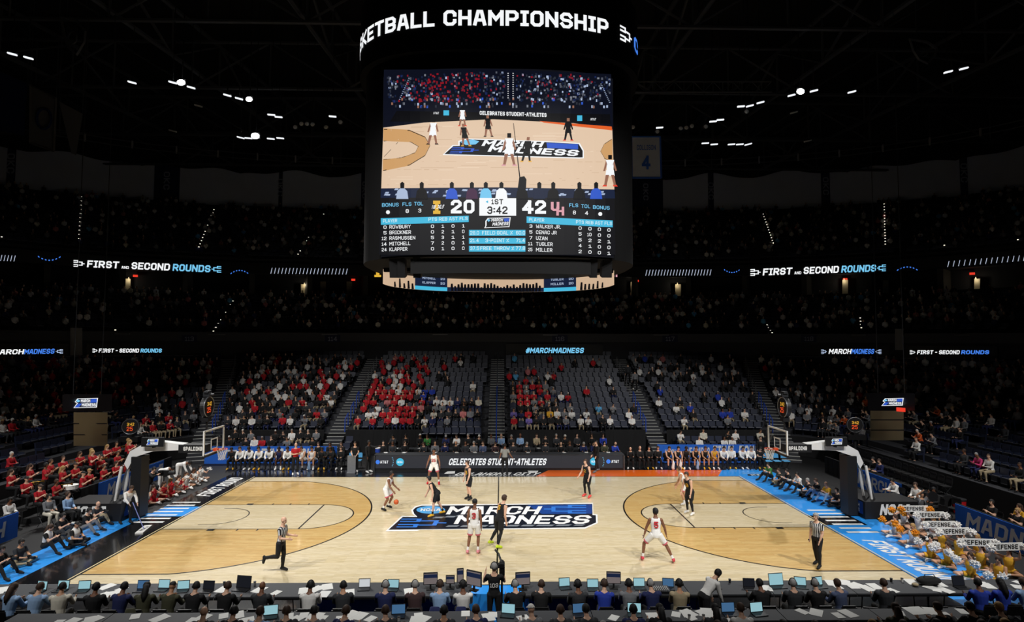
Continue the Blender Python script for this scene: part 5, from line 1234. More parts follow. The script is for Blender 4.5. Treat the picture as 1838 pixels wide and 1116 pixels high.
# --- remaining spectators, too many and too far to count
def merge_crowd(lst, name, label):
    mats = SKIN[:3] + [hairm(h) for h in ('black', 'brown', 'grey', 'white')] + [PAL[c] for c in PAL] + [C_BLACK]
    pid = {c: 7 + i for i, c in enumerate(PAL)}; pi_black = 7 + len(PAL)
    V_, Fc, Mi = [], [], []; base = 0
    for s in lst:
        f = LO[rs.randrange(2)]; a = s[3] + rs.uniform(-.2, .2); c, sn = math.cos(a), math.sin(a); co = f.co
        V_.append(np.stack([co[:, 0] * c - co[:, 1] * sn + s[0], co[:, 0] * sn + co[:, 1] * c + s[1], co[:, 2] + s[2] + max(0.0, f.lift - .012)], 1))
        Fc.extend([tuple(i + base for i in t) for t in f.fc]); lut = [rs.randrange(3), pid[s[7]], pi_black, 3 + rs.randrange(4), pi_black]
        Mi.extend([lut[m] for m in f.mi]); base += len(co)
    me = bpy.data.meshes.new(name); me.from_pydata(np.concatenate(V_).tolist(), [], Fc); me.polygons.foreach_set('material_index', Mi); me.polygons.foreach_set('use_smooth', [True] * len(Fc)); me.update()
    o = link(me, name, mats); o['kind'] = 'stuff'; tag(o, label, 'crowd')
merge_crowd(rest + [s for s in occup if s[4] in ('low', 'floor') and not in_view(s) and s[6] > 30], 'lower_bowl_crowd', 'mass of seated fans filling the back rows of the lower bowl')
merge_crowd([s for s in occup if s[4] == 'club'], 'club_level_crowd', 'mass of dim seated fans on the club level under the suites')
merge_crowd([s for s in occup if s[4] == 'up'], 'upper_deck_crowd', 'mass of barely lit fans in the high upper deck')
# --- seats
vs_ = sorted([s for s in SEATS if s[4] in ('low', 'floor') and s[7] is None and in_view(s)], key=lambda s: s[6])
ind = {id(s) for s in vs_[:300]}
for s in vs_[:300]:
    o = link(ME_SEAT, 'stadium_seat', None, None, (s[0], s[1], s[2]), s[3]); sec, n = seatno(s)
    tag(o, 'empty navy seat, %s, seat %s along, %s' % (ROWN(s), ordn(n), sec), 'seat', 'empty navy seats')
def merge_seats(lst, name, label):
    co = np.array([v.co for v in ME_SEAT.vertices]); fc = [tuple(p.vertices) for p in ME_SEAT.polygons]; smi = [p.material_index for p in ME_SEAT.polygons]; V_ = []; Fc = []; base = 0
    for s in lst:
        c, sn = math.cos(s[3]), math.sin(s[3]); V_.append(np.stack([co[:, 0] * c - co[:, 1] * sn + s[0], co[:, 0] * sn + co[:, 1] * c + s[1], co[:, 2] + s[2]], 1)); Fc.extend([tuple(i + base for i in t) for t in fc]); base += len(co)
    me = bpy.data.meshes.new(name); me.from_pydata(np.concatenate(V_).tolist(), [], Fc); me.polygons.foreach_set('material_index', smi * len(lst)); me.update(); o = link(me, name, [M_SEAT, M_SEDGE]); o['kind'] = 'stuff'; tag(o, label, 'seats')
merge_seats([s for s in SEATS if id(s) not in ind and s[4] in ('low', 'floor')], 'lower_bowl_seats', 'rows of navy seats filling the rest of the lower bowl')
merge_seats([s for s in SEATS if s[4] == 'club'], 'club_seats', 'rows of dark navy seats on the club level')
merge_seats([s for s in SEATS if s[4] == 'up'], 'upper_deck_seats', 'rows of dark navy seats in the upper deck')
# --- black drapes along the front of the lower stands
def drape(x0, x1, y, z0, z1, label, seed=0):
    b = MB(); n = max(8, int((x1 - x0) * 5)); rr = random.Random(seed); P = []
    for i in range(n + 1):
        x = x0 + (x1 - x0) * i / n; P.append((x, y + .05 * math.sin(i * 1.3) + rr.uniform(-.02, .02), y + .02 * math.sin(i * 2.1)))
    for i in range(n): (xa, la, ta), (xb, lb, tb) = P[i], P[i + 1]; b.quad((xa, la, z0), (xb, lb, z0), (xb, tb, z1), (xa, ta, z1)); b.quad((xa, ta, z1), (xb, tb, z1), (xb, tb + .12, z1), (xa, ta + .12, z1))
    o = b.build('black_drape', M_BLACKFAB, smooth=False); tag(o, label, 'drape', 'black drapes below the stands'); return o
drape(-10.9, -5.5, 14.55, .0, 1.7, 'black drape below the red-shirted fans', 1); drape(-5.5, -1.0, 14.3, .0, 1.0, 'lower black drape beneath an extra row of empty seats', 2); drape(.6, 6.1, 14.55, .0, 1.7, 'black drape under fans below hashtag board, beside central stairs', 3); drape(7.6, 10.5, 14.55, .0, 1.7, 'short black drape next to the stairs with walking couple', 4)
drape(-19.6, -12.4, 14.5, .0, 1.7, 'black drape above floor seats behind the red-polo coach', 5); drape(12.0, 19.2, 14.5, .0, 1.7, 'black drape above floor seats behind white-hoodie bench', 6)
# --- two people climbing the stairs
for px, py, cs, lb, sk in ((1133, 706, C_GREY, 'man in grey top climbing the stairs behind his companion', 0), (1127, 696, C_CHAR, 'person ahead in dark grey top climbing the same stairs', 0)):
    k = 7.0 if py == 706 else 8.5; x = aisle_x(AIS[3], k); person('climb', (x + (.1 if py == 706 else -.2), far_y(x, .85 * k) - .38, 1.37 + .35 * k), R(180), dict(top=cs, short=C_BLACK, shoe=C_WHITE, hair=HB), lb, 'people on the stairs', sk, dict(H=1.8, lean=8, legs=(((.8, .06, -.75), (-.42, .02, -1)), ((-.02, .06, -1), (-.1, .02, -1)))), STD, 'short')
# ================================================================ scorer board and far press rows
M_CLOTH = mat('table_cloth_grey', (52, 54, 58), .85, noise=.1, scale=5); M_PAPER = mat('white_paper', (232, 232, 228), .8); M_LEDGREY = led('board_grey', (50, 51, 56))
SCB = empty('scorer_board', (0, 9.5, 0)); tag(SCB, 'long low LED scorer board with white wording along the far sideline', 'LED board')
def cb(mb, name, m, par=SCB, o=(0, 9.5, 0)): mb.v = [(p[0] - o[0], p[1] - o[1], p[2] - o[2]) for p in mb.v]; return mb.build(name, m, par)
b = MB(); b.box((.05, 9.62, .42), (15.5, .54, .84)); cb(b, 'cabinet', M_BLACK)
b = MB(); b.box((.05, 9.76, .93), (15.6, .86, .06)); cb(b, 'top', M_CLOTH)
zA, zB = PY(891, 843, 9.32).z, PY(891, 818, 9.32).z
for i in range(8):
    x0 = -7.65 + 15.4 * i / 8; b = MB(); b.box((x0 + .9625, 9.33, .52), (1.92, .04, .76)); cb(b, 'panel', M_LEDGREY)
for s in (-1, 1): b = MB(); b.box((s * 7.78 + .05, 9.6, .45), (.06, .6, .9)); cb(b, 'end_panel', M_STEEL)
def brd(txt, x0, x1, y, h, m, nm, t=1.3, sk=0.0):
    b = MB(); text_mesh(b, txt, lambda u, v: tuple(PY(x0 + (x1 - x0) * u + sk * v, y - h * v, 9.295)), t=t, gap=.8); cb(b, nm, m)
brd('CELEBRATES STUDENT-ATHLETES', 805, 979, 834.5, 12, L_WHITE, 'board_lettering', 1.5, 3); brd('AT&T', 682.5, 697, 831.5, 5, L_WHITE, 'sponsor_lettering'); brd('AT&T', 1097.5, 1111, 830.5, 5, L_WHITE, 'sponsor_lettering')
def bdisc(cx, cy, r, m, nm): b = MB(); b.poly([tuple(PY(cx + r * math.cos(a), cy - r * math.sin(a), 9.297)) for a in (2 * math.pi * i / 20 for i in range(20))]); cb(b, nm, m)
bdisc(678, 829, 3.8, L_BLUE, 'sponsor_globe'); bdisc(1092, 828, 3.8, L_BLUE, 'sponsor_globe'); bdisc(718, 829, 7, L_CYAN, 'blue_disc'); bdisc(1066, 828, 7, L_CYAN, 'blue_disc')
brd('NCAA', 713.5, 722.5, 831, 3.6, L_WHITE, 'disc_lettering'); brd('NCAA', 1061.5, 1070.5, 830, 3.6, L_WHITE, 'disc_lettering')
for cx in (700, 1078):
    for i in range(6):
        a = R(-50 + i * 20); bdisc(cx + 5 * math.cos(a) + 1, 828.5 - 9.5 * math.sin(a), .7, L_SKY, 'arc_dot')
# tables of the second press row, in lengths
TBT = MB(); TBT.box((0, 0, .83), (2.4, .6, .05)); tb_top = TBT.mesh('table_top'); tb_top.materials.append(M_CLOTH)
SK = MB()
for i in range(24): SK.quad((-1.2 + i * .1, -.3 - (.02 if i % 2 else 0), .0), (-1.1 + i * .1, -.3 - (0 if i % 2 else .02), .0), (-1.1 + i * .1, -.3 - (0 if i % 2 else .02), .82), (-1.2 + i * .1, -.3 - (.02 if i % 2 else 0), .82))
sk_me = SK.mesh('table_skirt'); sk_me.materials.append(M_BLACKFAB)
for i in range(6):
    x = -6.1 + i * 2.44; o = empty('press_table', (x, 12.1, 0)); link(tb_top, 'table_top', None, o); link(sk_me, 'table_skirt', None, o)
    tag(o, '%s skirted table from the pointing coach in the raised back press row' % ORD[i + 1], 'table', 'far press tables')
b0 = MB(); b0.box((0, 0, 0), (.22, .3, .004)); me_paper = b0.mesh('paper_sheet'); me_paper.materials.append(M_PAPER)
# folding chair prototype
def chair_proto(m_seat, nm):
    o = empty(nm); b = MB(); b.box((0, 0, .45), (.42, .42, .045)); b.build('seat', m_seat, o)
    b = MB(); b.box((0, .23, .72), (.42, .035, .26), rx=-.15); b.box((0, .235, .86), (.36, .03, .06), rx=-.15); b.build('backrest', m_seat, o)
    for sx in (-1, 1):
        b = MB(); b.tube(((sx * .2, -.22, 0), (sx * .2, .2, .5), (sx * .2, .25, .84)), .013, 6); b.build('leg', M_DKSTEEL, o)
        b = MB(); b.tube(((sx * .19, .22, 0), (sx * .19, -.15, .44)), .013, 6); b.build('leg', M_DKSTEEL, o)
    return o
CH_BLACK = chair_proto(M_BLACK, 'folding_chair'); used = [False]
def chair(loc, rz, label, group):
    if not used[0]: o = CH_BLACK; used[0] = True
    else: o = copy_tree(CH_BLACK)
    o.location = loc; o.rotation_euler = (0, 0, rz); tag(o, label, 'chair', group); return o
PAL2 = dict(K=C_BLACK, C=C_CHAR, W=C_WHITE, N=C_NAVY, G=C_GREY, L=C_LBLUE, B=C_RBLUE, M=C_MAROON, T=C_TAN, V=C_GREEN, O=C_OLIVE, R=C_RED, S=mat('cloth_slate', (78, 90, 122), .85), E=C_CREAM, P=C_PINK, Q=C_TEAL, Y=C_GOLD)
PN = dict(K='black', C='charcoal', W='white', N='navy', G='grey', L='light blue', B='royal blue', M='maroon', T='tan', V='green', O='olive', R='red', S='slate blue', E='cream', P='pink', Q='teal', Y='gold')
HH = dict(k='black', b='brown', g='grey', y='blond', w='white')
SITP = [dict(H=1.78, lean=6, head=4, arms=SIT[0], legs=LEGSIT, seat=.46), dict(H=1.78, lean=16, head=10, arms=(((.6, .15, -1), (1, -.2, .1)), ((.6, .15, -1), (1, -.2, .1))), legs=LEGSIT, seat=.46), dict(H=1.78, lean=-2, head=0, headturn=20, arms=SIT[2], legs=LEGSIT, seat=.46)]
def seated(tag_, loc, rz, c, hair, hc, lb, grp, skin=0, pose=0, wear='long', vox=.02, pants=C_BLACK):
    key = 's%d%s%s%s' % (pose, wear, hair, vox)
    return person(key, loc, rz, dict(top=c, short=pants, shoe=C_BLACK, hair=hc), lb, grp, skin, SITP[pose], [('top', wear), ('short', 'pants'), ('shoe', 'shoe')], hair, vox)
rp = random.Random(5)
rowA = [(688, 'K', 's', 'k'), (705, 'C', 's', 'b'), (727, 'K', 'l', 'b'), (762, 'C', 's', 'b'), (781, 'G', 's', 'k'), (800, 'N', 's', 'b'), (819, 'K', 'n', 'g'), (835.6, 'C', 's', 'k'), (851, 'G', 's', 'g'), (867.6, 'S', 's', 'b'), (888, 'M', 's', 'b'), (921, 'C', 's', 'k'), (944, 'C', 's', 'g'), (979, 'C', 's', 'k'), (1007, 'K', 'n', 'g'), (1022.5, 'K', 's', 'b'), (1046, 'N', 's', 'g'), (1066, 'N', 's', 'k'), (1084.5, 'O', 'l', 'k'), (1102, 'B', 'n', 'b')]
rowB = [(707.6, 'C', 's', 'k'), (728.5, 'K', 'c', 'k'), (754.6, 'K', 's', 'w'), (768, 'V', 'l', 'b'), (801, 'N', 'c', 'g'), (821, 'W', 's', 'b'), (841, 'K', 's', 'g'), (860, 'K', 's', 'w'), (882, 'G', 's', 'b'), (900, 'L', 'n', 'b'), (917.4, 'C', 's', 'g'), (933.7, 'L', 'n', 'b'), (962.5, 'T', 's', 'b'), (978.8, 'K', 's', 'k'), (998, 'C', 's', 'g'), (1013, 'K', 's', 'w'), (1035.5, 'C', 's', 'k'), (1062, 'K', 'l', 'b'), (1082.5, 'B', 'l', 'b')]
HS = dict(s='short', l='long', n='none', c='cap', h='headset')
HN = dict(s='haired', l='long-haired', n='bald', c='capped', h='haired, headset-wearing')
def look(h, hc): return {'n': 'bald', 'c': HH[hc] + '-capped', 'l': 'long ' + HH[hc] + '-haired', 'h': 'headset-wearing ' + HH[hc] + '-haired', 's': HH[hc] + '-haired'}[h]
PAPER_N = [0]
def paper(loc, rz, lb, grp='papers on press tables'):
    o = link(me_paper, 'paper_sheet', None, None, loc, rz); tag(o, lb, 'paper', grp); PAPER_N[0] += 1
for nm, row, y, dz, px_y in (('front far press row', rowA, 10.98, .15, 800), ('raised back press row', rowB, 13.0, .3, 784)):
    XS = spread([PY(r[0], px_y, y).x for r in row], .53)
    for i, (px, c, h, hc) in enumerate(row):
        x = XS[i]; lb = '%s person in %s, %s from the pointing coach in %s' % (look(h, hc), PN[c], ordn(i + 1), nm)
        seated('', (x, y, dz), R(rp.uniform(-15, 15)), PAL2[c], HS[h], hairm(HH[hc]), lb, nm, rp.choice([0, 0, 0, 1, 2]) , rp.choice([0, 1, 2]))
        chair((x, y + .05, dz), 0, 'black folding chair of the %s person from pointing coach, %s' % (ordn(i + 1), nm), 'far press chairs')
        if i % 2 == 0: paper((x + (.35 if i == 0 else .1), 12.1 if dz > .2 else 10.05, .858 if dz > .2 else .963), rp.uniform(-.4, .4), 'white sheet before the %s person of the %s' % (ordn(i + 1), nm))
# riser under the back press row
b = MB(); b.box((0, 13.2, .15), (16.5, 1.3, .3)); struct(b.build('floor_press_riser', M_ARENA)); b = MB(); b.box((0, 11.05, .075), (15.5, 1.0, .15)); struct(b.build('floor_front_press_riser', M_ARENA))
# ================================================================ team benches
def bench(list_, y, side, py):
    nmB = 'red-polo coach bench' if side < 0 else 'white-hoodie bench'
    XS = spread([PY(r[0], py, y).x for r in list_], .59)
    for i, (px, c, wear, h, hc, sk, pz) in enumerate(list_):
        p = V(XS[i], y, 0); what = {'long': 'top', 'jersey': 'jersey', 'tee': 'shirt'}[wear]
        key = 'b%d%s%s' % (pz, wear, h); bot = [('short', 'shorts'), ('sock', 'sock')] if wear == 'jersey' else [('short', 'pants')]
        cols = dict(top=PAL2[c], short=(PAL2[c] if wear == 'jersey' else C_BLACK), sock=C_WHITE if side < 0 else C_BLACK, shoe=(C_WHITE, C_BLACK, C_GOLD)[i % 3], hair=hairm(HH[hc]))
        person(key, (p.x, y, 0.01), R(rp.uniform(-12, 12)), cols, '%s %s in %s %s, %s seat from scorer board on the %s' % (look(h, hc), 'player' if wear == 'jersey' or c == 'W' else 'staff member', PN[c], what, ordn(i + 1), nmB), nmB, sk,
            (SITP + [dict(H=1.92, lean=26, head=-8, arms=(((.7, .1, -1), (.75, -.42, -.4)), ((.7, .1, -1), (.75, -.42, -.4))), legs=(((1, .1, -.0), (-.05, .0, -1)), ((1, .1, -.0), (-.05, .0, -1))), seat=.46)])[pz], [('top', wear)] + bot + [('shoe', 'shoe')], HS[h])
        chair((p.x, y + .05, 0.01), 0, 'folding bench chair, %s from the scorer board, %s' % (ordn(i + 1), nmB), 'bench chairs')
bench([(612.5, 'K', 'long', 's', 'b', 0, 0), (592, 'K', 'long', 's', 'k', 2, 1), (577, 'K', 'long', 's', 'k', 2, 1), (563, 'W', 'jersey', 's', 'k', 1, 3), (548.5, 'W', 'jersey', 's', 'b', 1, 3), (516.5, 'W', 'long', 's', 'k', 2, 3), (500.5, 'N', 'jersey', 's', 'k', 3, 3), (483, 'W', 'long', 's', 'k', 3, 3), (468.6, 'W', 'long', 's', 'k', 1, 3), (452.6, 'W', 'long', 's', 'k', 3, 3), (438, 'W', 'long', 's', 'b', 0, 3), (417, 'K', 'long', 's', 'k', 2, 1)], 9.95, -1, 820)
bench([(1136, 'K', 'long', 'n', 'g', 0, 1), (1152, 'K', 'long', 'n', 'b', 0, 0), (1174, 'K', 'long', 's', 'k', 0, 0), (1189, 'K', 'long', 's', 'b', 0, 0), (1204.5, 'K', 'jersey', 's', 'b', 0, 3), (1219, 'K', 'jersey', 's', 'k', 0, 3), (1235, 'K', 'jersey', 's', 'k', 3, 3), (1250, 'K', 'jersey', 's', 'b', 1, 3), (1261, 'K', 'jersey', 's', 'b', 1, 3), (1273, 'Y', 'jersey', 's', 'b', 1, 3), (1288, 'W', 'long', 's', 'k', 0, 3), (1305, 'W', 'long', 's', 'k', 0, 0), (1322, 'W', 'long', 's', 'k', 1, 3), (1336, 'W', 'long', 's', 'b', 0, 3), (1358, 'K', 'tee', 's', 'k', 0, 1)], 9.95, 1, 815)
# assistants seated in a second row behind the left bench, and a standing guard by the right bench
for i, (px, h) in enumerate(((572, 'b'), (593, 'k'), (613, 'b'))):
    p = PY(px, 805, 10.85); seated('', (p.x, 10.85, .12), 0, C_BLACK, 'short', hairm(HH[h]), '%s assistant in black behind the red-polo coach bench, %s from the banner end' % (HH[h] + '-haired', ORD[i + 1]), 'second bench row', (0, 2, 0)[i], 0); chair((p.x, 10.9, .06), 0, 'folding chair of the %s assistant behind red-polo bench' % ORD[i + 1], 'second row bench chairs')
p = PY(1366, 842, 11.0); person('guard', (p.x, 11.0, 0), R(-10), dict(top=C_BLACK, short=C_BLACK, shoe=C_BLACK, hair=HB), 'person in black standing behind the basket end of white-hoodie bench', None, 0, dict(H=1.8), STD, 'short')
# towels held by players
for px, m in ((1208, C_WHITE), (1221, C_WHITE), (1252, C_LBLUE), (555, C_LBLUE)):
    p = PY(px, 836, 9.42); b = MB(); b.tube(((0, 0, .62), (.02, -.05, .42), (-.02, -.03, .15), (.01, 0, .05)), [.03, .08, .10, .12], 7); o = b.build('towel', m, None, (p.x, p.y, 0), smooth=True); tag(o, 'pale towel hanging from the hands of a bench player %s' % {1208: 'nearest the black-clad staff', 1221: 'beside another towel holder', 1252: 'who bends his head', 555: 'by the red-polo coach'}[px], 'towel')
# blue banners behind the benches
def banner(P, name, label, items, nrm, m=M_CAN):
    """P: corner points bl, br, tr, tl; items: (text, u0, u1, v0, v1, material)"""
    bl, br, tr, tl = [Vector(p) for p in P]; n = Vector(nrm); b = MB(); k = 16
    f = lambda u, v, e=0: bl.lerp(br, u).lerp(tl.lerp(tr, u), v) + n * (e + .015 * math.sin(u * 23) * (1 - v))
    for i in range(k): b.quad(f(i / k, 0), f((i + 1) / k, 0), f((i + 1) / k, 1), f(i / k, 1))
    for i in range(k): b.quad(f((i + 1) / k, 0, -.03), f(i / k, 0, -.03), f(i / k, 1, -.03), f((i + 1) / k, 1, -.03))
    b.quad(f(0, 1), f(1, 1), f(1, 1, -.03), f(0, 1, -.03)); o = b.build(name, m); tag(o, label, 'banner', 'blue printed banners')
    for tx, u0, u1, v0, v1, mm, sk in items:
        b = MB(); text_mesh(b, tx, lambda u, v: f(u0 + (u1 - u0) * u + sk * v, v0 + (v1 - v0) * v, .025), t=1.5, gap=.8); b.build('banner_lettering', mm, o)
    return o
M_BTXT = mat('banner_lettering_white', (214, 218, 224), .8)
p0, p1 = PY(400, 832, 11.35), PY(605, 800, 11.35); z1 = 1.12
banner([(p0.x - 1.2, 11.35, 0), (p1.x, 11.35, 0), (p1.x, 11.35, z1), (p0.x - 1.2, 11.35, z1)], 'bench_banner', 'long blue banner with slogan behind the red-polo coach bench', [('THE ROAD', .16, .36, .35, .8, M_BTXT, .008), ('TO THE', .28, .36, .12, .24, M_BTXT, 0), ('FINAL FOUR', .42, .86, .22, .88, M_BTXT, .012)], (0, -1, 0))
p0, p1 = PY(1180, 822, 11.35), PY(1365, 798, 11.35)
banner([(p0.x, 11.35, 0), (p1.x, 11.35, 0), (p1.x, 11.35, z1 + .1), (p0.x, 11.35, z1 + .1)], 'bench_banner', 'long blue banner with slogan behind the white-hoodie bench', [('MARCH', .07, .17, .45, .75, M_BTXT, .005), ('THE ROAD TO', .26, .5, .4, .85, M_BTXT, .006), ('FINAL FOUR', .53, .98, .3, .95, M_BTXT, .01)], (0, -1, 0))
# grey chair used as a rest, cooler and stand between bench and board
p = G(634, 846); b = MB(); b.box((p.x, p.y - .42, .55), (.5, .06, 1.0)); b.box((p.x, p.y - .42, .04), (.5, .3, .06)); o = b.build('padded_chair_back', C_GREY); tag(o, 'upright grey padded panel leaned on by staff member beside scorer board', 'panel')
p = PY(678, 812, 10.2); b = MB(); b.cyl((p.x, p.y, .96), (p.x, p.y, 1.2), .16, 14, 0); o = b.build('drink_cooler', mat('cooler_blue', (36, 70, 170), .5)); tag(o, 'blue drink cooler on the end of the scorer board', 'cooler'); b = MB(); b.cyl((p.x, p.y, 1.2), (p.x, p.y, 1.25), .17, 14); b.build('lid', C_WHITE, o)
for px, lb in ((631, 'sky blue padded chair at the scorer end of red-polo bench'), (643, 'second sky blue padded chair beside the grey panel')):
    p = PY(px, 825, 10.2); c_ = chair((p.x, 10.2, 0), 0, lb, 'sky blue chairs'); 
    for ch in c_.children:
        if ch.name.startswith(('seat', 'backrest')): objmats(ch, [C_SKY])
for i, px in enumerate((1378, 1394, 1410)):
    p = PY(px, 828, 9.9); c_ = chair((p.x, 9.9, 0), 0, 'sky blue padded chair beyond the white-hoodie bench, %s from bench' % ORD[i + 1], 'sky blue chairs')
    for ch in c_.children:
        if ch.name.startswith(('seat', 'backrest')): objmats(ch, [C_SKY])
# ================================================================ basket units
M_GLASS = mat('backboard_glass', (200, 210, 215), .03); _b = M_GLASS.node_tree.nodes['Principled BSDF']; _b.inputs['Transmission Weight'].default_value = 1.0; _b.inputs['IOR'].default_value = 1.02; _b.inputs['Alpha'].default_value = .25
M_RIM = mat('orange_rim', (226, 78, 30), .4); M_NET = mat('white_net_cord', (230, 230, 226), .8); M_PAD = mat('black_padding', (16, 16, 18), .55)
BO = [(1449, 797), (1494, 792), (1504, 791), (1523, 799), (1541, 809), (1551, 831), (1545, 841), (1537, 825), (1529, 818), (1517, 814), (1502, 809), (1449, 807)]
BO = [PY(x, y, -.25) for x, y in BO]; BO = [(-p.x, p.z) for p in BO]
def basket(s):
    wh = 'mop worker' if s < 0 else 'cheerleaders'
    root = empty('basket_unit', (s * 17.5, 0, 0)); tag(root, 'white-armed portable basketball hoop beside the ' + wh, 'basketball hoop', 'basketball hoops')
    def bb(mb, nm, m, par=root, smooth=False): mb.v = [(p[0] - s * 17.5, p[1], p[2]) for p in mb.v]; return mb.build(nm, m, par, smooth=smooth)
    b = MB(); b.box((s * 17.95, 0, .4), (2.5, 1.5, .78)); base = bb(b, 'base', M_PAD)
    x0, x1 = (-19.0, -17.4) if s < 0 else (17.35, 18.75)
    b = MB(); text_mesh(b, 'NCAA', lambda u, v: (x0 + (x1 - x0) * u + .1 * v, -.76, .2 + .48 * v), t=1.9, gap=.5); bb(b, 'base_lettering', M_WHITEP, base)
    def ef(u, v, e): return (s * (17.3 - e), (-.55 + 1.1 * u) * (1 if s < 0 else -1), .22 + .45 * v) if False else (s * (17.29 - e) - 0 - s * 17.5, (-.5 + 1.0 * u) * (-s), .25 + .42 * v)
    emb = MB(); emb.quad(*[(s * 16.69 - s * 17.5, (-.6 + 1.2 * u) * (-s), .18 + .56 * v) for u, v in ((0, 0), (1, 0), (1, 1), (0, 1))]); e_o = emb.build('base_emblem_panel', M_EMB_DB, base)
    for tx, v0 in (('MARCH', .46), ('MADNESS', .24)): b = MB(); text_mesh(b, tx, lambda u, v: (s * 16.68 - s * 17.5, (-.35 + .7 * u) * (-s), v0 + .17 * v), t=1.5); o_ = b.build('base_emblem_lettering', M_WHITEP, base)
    b = MB(); b.extrude([(x if s < 0 else -x, -.21, z) for x, z in BO], (0, .42, 0)); bb(b, 'boom', M_WHITEPLASTIC)
    for sy in (-1, 1):
        b = MB(); b.tube(((s * 17.3, sy * .3, .75), (s * 17.2, sy * .3, 1.5), (s * 17.1, sy * .25, 2.3)), [.05, .07, .06], 8); bb(b, 'strut', M_WHITEPLASTIC)
        b = MB(); b.tube(((s * 17.55, sy * .2, .7), (s * 17.05, sy * .2, 2.35)), .035, 8); bb(b, 'hydraulic_ram', M_STEEL)
    b = MB(); b.box((s * 16.42, 0, 1.4), (.46, .62, 2.7)); bb(b, 'mast_pad', M_PAD)
    b = MB(); b.box((s * 13.95, 0, 3.1), (1.25, .5, .36)); neck = bb(b, 'neck', M_PAD)
    b = MB(); xa = -14.35 if s < 0 else 13.5; text_mesh(b, 'SPALDING', lambda u, v: (xa + .85 * u - s * 17.5, -.255, 3.02 + .18 * v), t=1.6); b.build('neck_lettering', M_WHITEP, neck)
    X = s * 13.1; b = MB(); b.box((X, 0, 3.435), (.03, 1.83, 1.07)); bd_ = bb(b, 'backboard', M_GLASS)
    fr = MB()
    for (y, z, dy, dz) in ((0, 2.91, 1.87, .07), (0, 3.97, 1.87, .07), (-.91, 3.435, .07, 1.1), (.91, 3.435, .07, 1.1)): fr.box((X, y, z), (.06, dy, dz))
    bb(fr, 'backboard_frame', M_WHITEPLASTIC, bd_)
    fr = MB()
    for (y, z, dy, dz) in ((0, 3.08, .61, .05), (0, 3.53, .61, .05), (-.28, 3.3, .05, .45), (.28, 3.3, .05, .45)): fr.box((X - s * .02, y, z), (.02, dy, dz))
    bb(fr, 'target_square', M_WHITEPLASTIC, bd_)
    fr = MB(); fr.box((X, 0, 2.86), (.09, 1.9, .09)); bb(fr, 'edge_pad', M_PAD, bd_)
    hx = s * (13.1 - .38); b = MB(); b.tube([(hx + .2286 * math.cos(a), .2286 * math.sin(a), 3.05) for a in (2 * math.pi * i / 24 for i in range(24))], .012, 6, closed=True); b.box((s * 13.0, 0, 3.03), (.2, .18, .1)); rim = bb(b, 'rim', M_RIM)
    nt_ = MB()
    for k in range(12):
        for d in (-1, 1): nt_.tube([(hx + r * math.cos(2 * math.pi * (k + d * t * .5) / 12), r * math.sin(2 * math.pi * (k + d * t * .5) / 12), z) for r, z, t in ((.228, 3.04, 0), (.19, 2.9, 1), (.155, 2.77, 2), (.135, 2.66, 3), (.15, 2.57, 4))], .007, 4)
    bb(nt_, 'net', M_NET, rim)
    # monitor on the boom
    mo = empty('boom_monitor', (s * 15.65, -.38, 3.22)); tag(mo, 'small black monitor with emblem on the hoop arm beside the ' + wh, 'monitor', 'hoop arm monitors')
    b = MB(); b.box((0, 0, .22), (1.0, .1, .42)); b.build('case', M_BLACK, mo); b = MB(); b.box((0, .1, .0), (.08, .2, .1)); b.build('bracket', M_DKSTEEL, mo)
    emblem(mo, lambda u, v, e: (-.27 + .54 * u, -.052 - e * .3, .07 + .3 * v), .01)
    # round shot clock over the backboard
    clock((s * 13.45, 0, 4.98), (-s, 0, 0), 'tall-mounted round shot clock over the backboard beside the ' + wh, s * 13.45, root_z=3.95)
def clock(c, n, label, px_, root_z=None, r=.46, pole=None):
    c, n = Vector(c), Vector(n).normalized(); rt = V(0, 0, 1).cross(n).normalized(); up = V(0, 0, 1)
    base = V(c.x, c.y, root_z or 0); root = empty('shot_clock', base); tag(root, label, 'shot clock', 'round shot clocks')
    def q(mb, nm, m): mb.v = [tuple(Vector(p) - base) for p in mb.v]; return mb.build(nm, m, root)
    circ = [c + (rt * math.cos(a) + up * math.sin(a)) * r for a in (2 * math.pi * i / 32 for i in range(32))]
    b = MB(); b.extrude([p - n * .12 for p in circ], n * .2); q(b, 'housing', M_BLACK)
    b = MB(); b.tube([p + n * .085 for p in circ], .025, 6, closed=True); q(b, 'rim', M_STEEL)
    b = MB(); text_mesh(b, '3:42', lambda u, v: c + n * .1 + rt * (-.18 + .38 * u) + up * (.05 + .18 * v), t=1.0); q(b, 'time_digits', L_YEL)
    b = MB(); text_mesh(b, '25', lambda u, v: c + n * .1 + rt * (-.19 + .32 * u) + up * (-.26 + .25 * v), t=1.0); q(b, 'shot_digits', led('orange_red', (240, 86, 40)))
    b = MB(); b.box(c - up * (r + .1) - n * .02, (.3, .3, .22)); b.cyl(base, c - up * r, .05 if root_z else .12, 8); q(b, 'post', M_BLACK)
    if root_z: b = MB(); b.box(c + up * (r + .1), (.3, .24, .18)); b.box(c + up * (r + .22), (.2, .35, .1)); b.cyl(c + up * (r + .1), c + up * (r + .1) + n * .3, .06, 8); q(b, 'roof_camera', M_DKSTEEL)
    else: b = MB(); b.box((c.x, c.y, c.z - r - .3), (1.15, .5, .3)); q(b, 'equipment_box', M_BLACK)
for s in (-1, 1): basket(s)
p = PY(235, 765, 9.0); clock(p, (.25, -1, 0), 'round shot clock on a floor pole in the corner by the band', 0)
p = PY(1534, 762, 9.0); clock(p, (-.25, -1, 0), 'round shot clock on a floor pole in the corner by timber wall', 0)
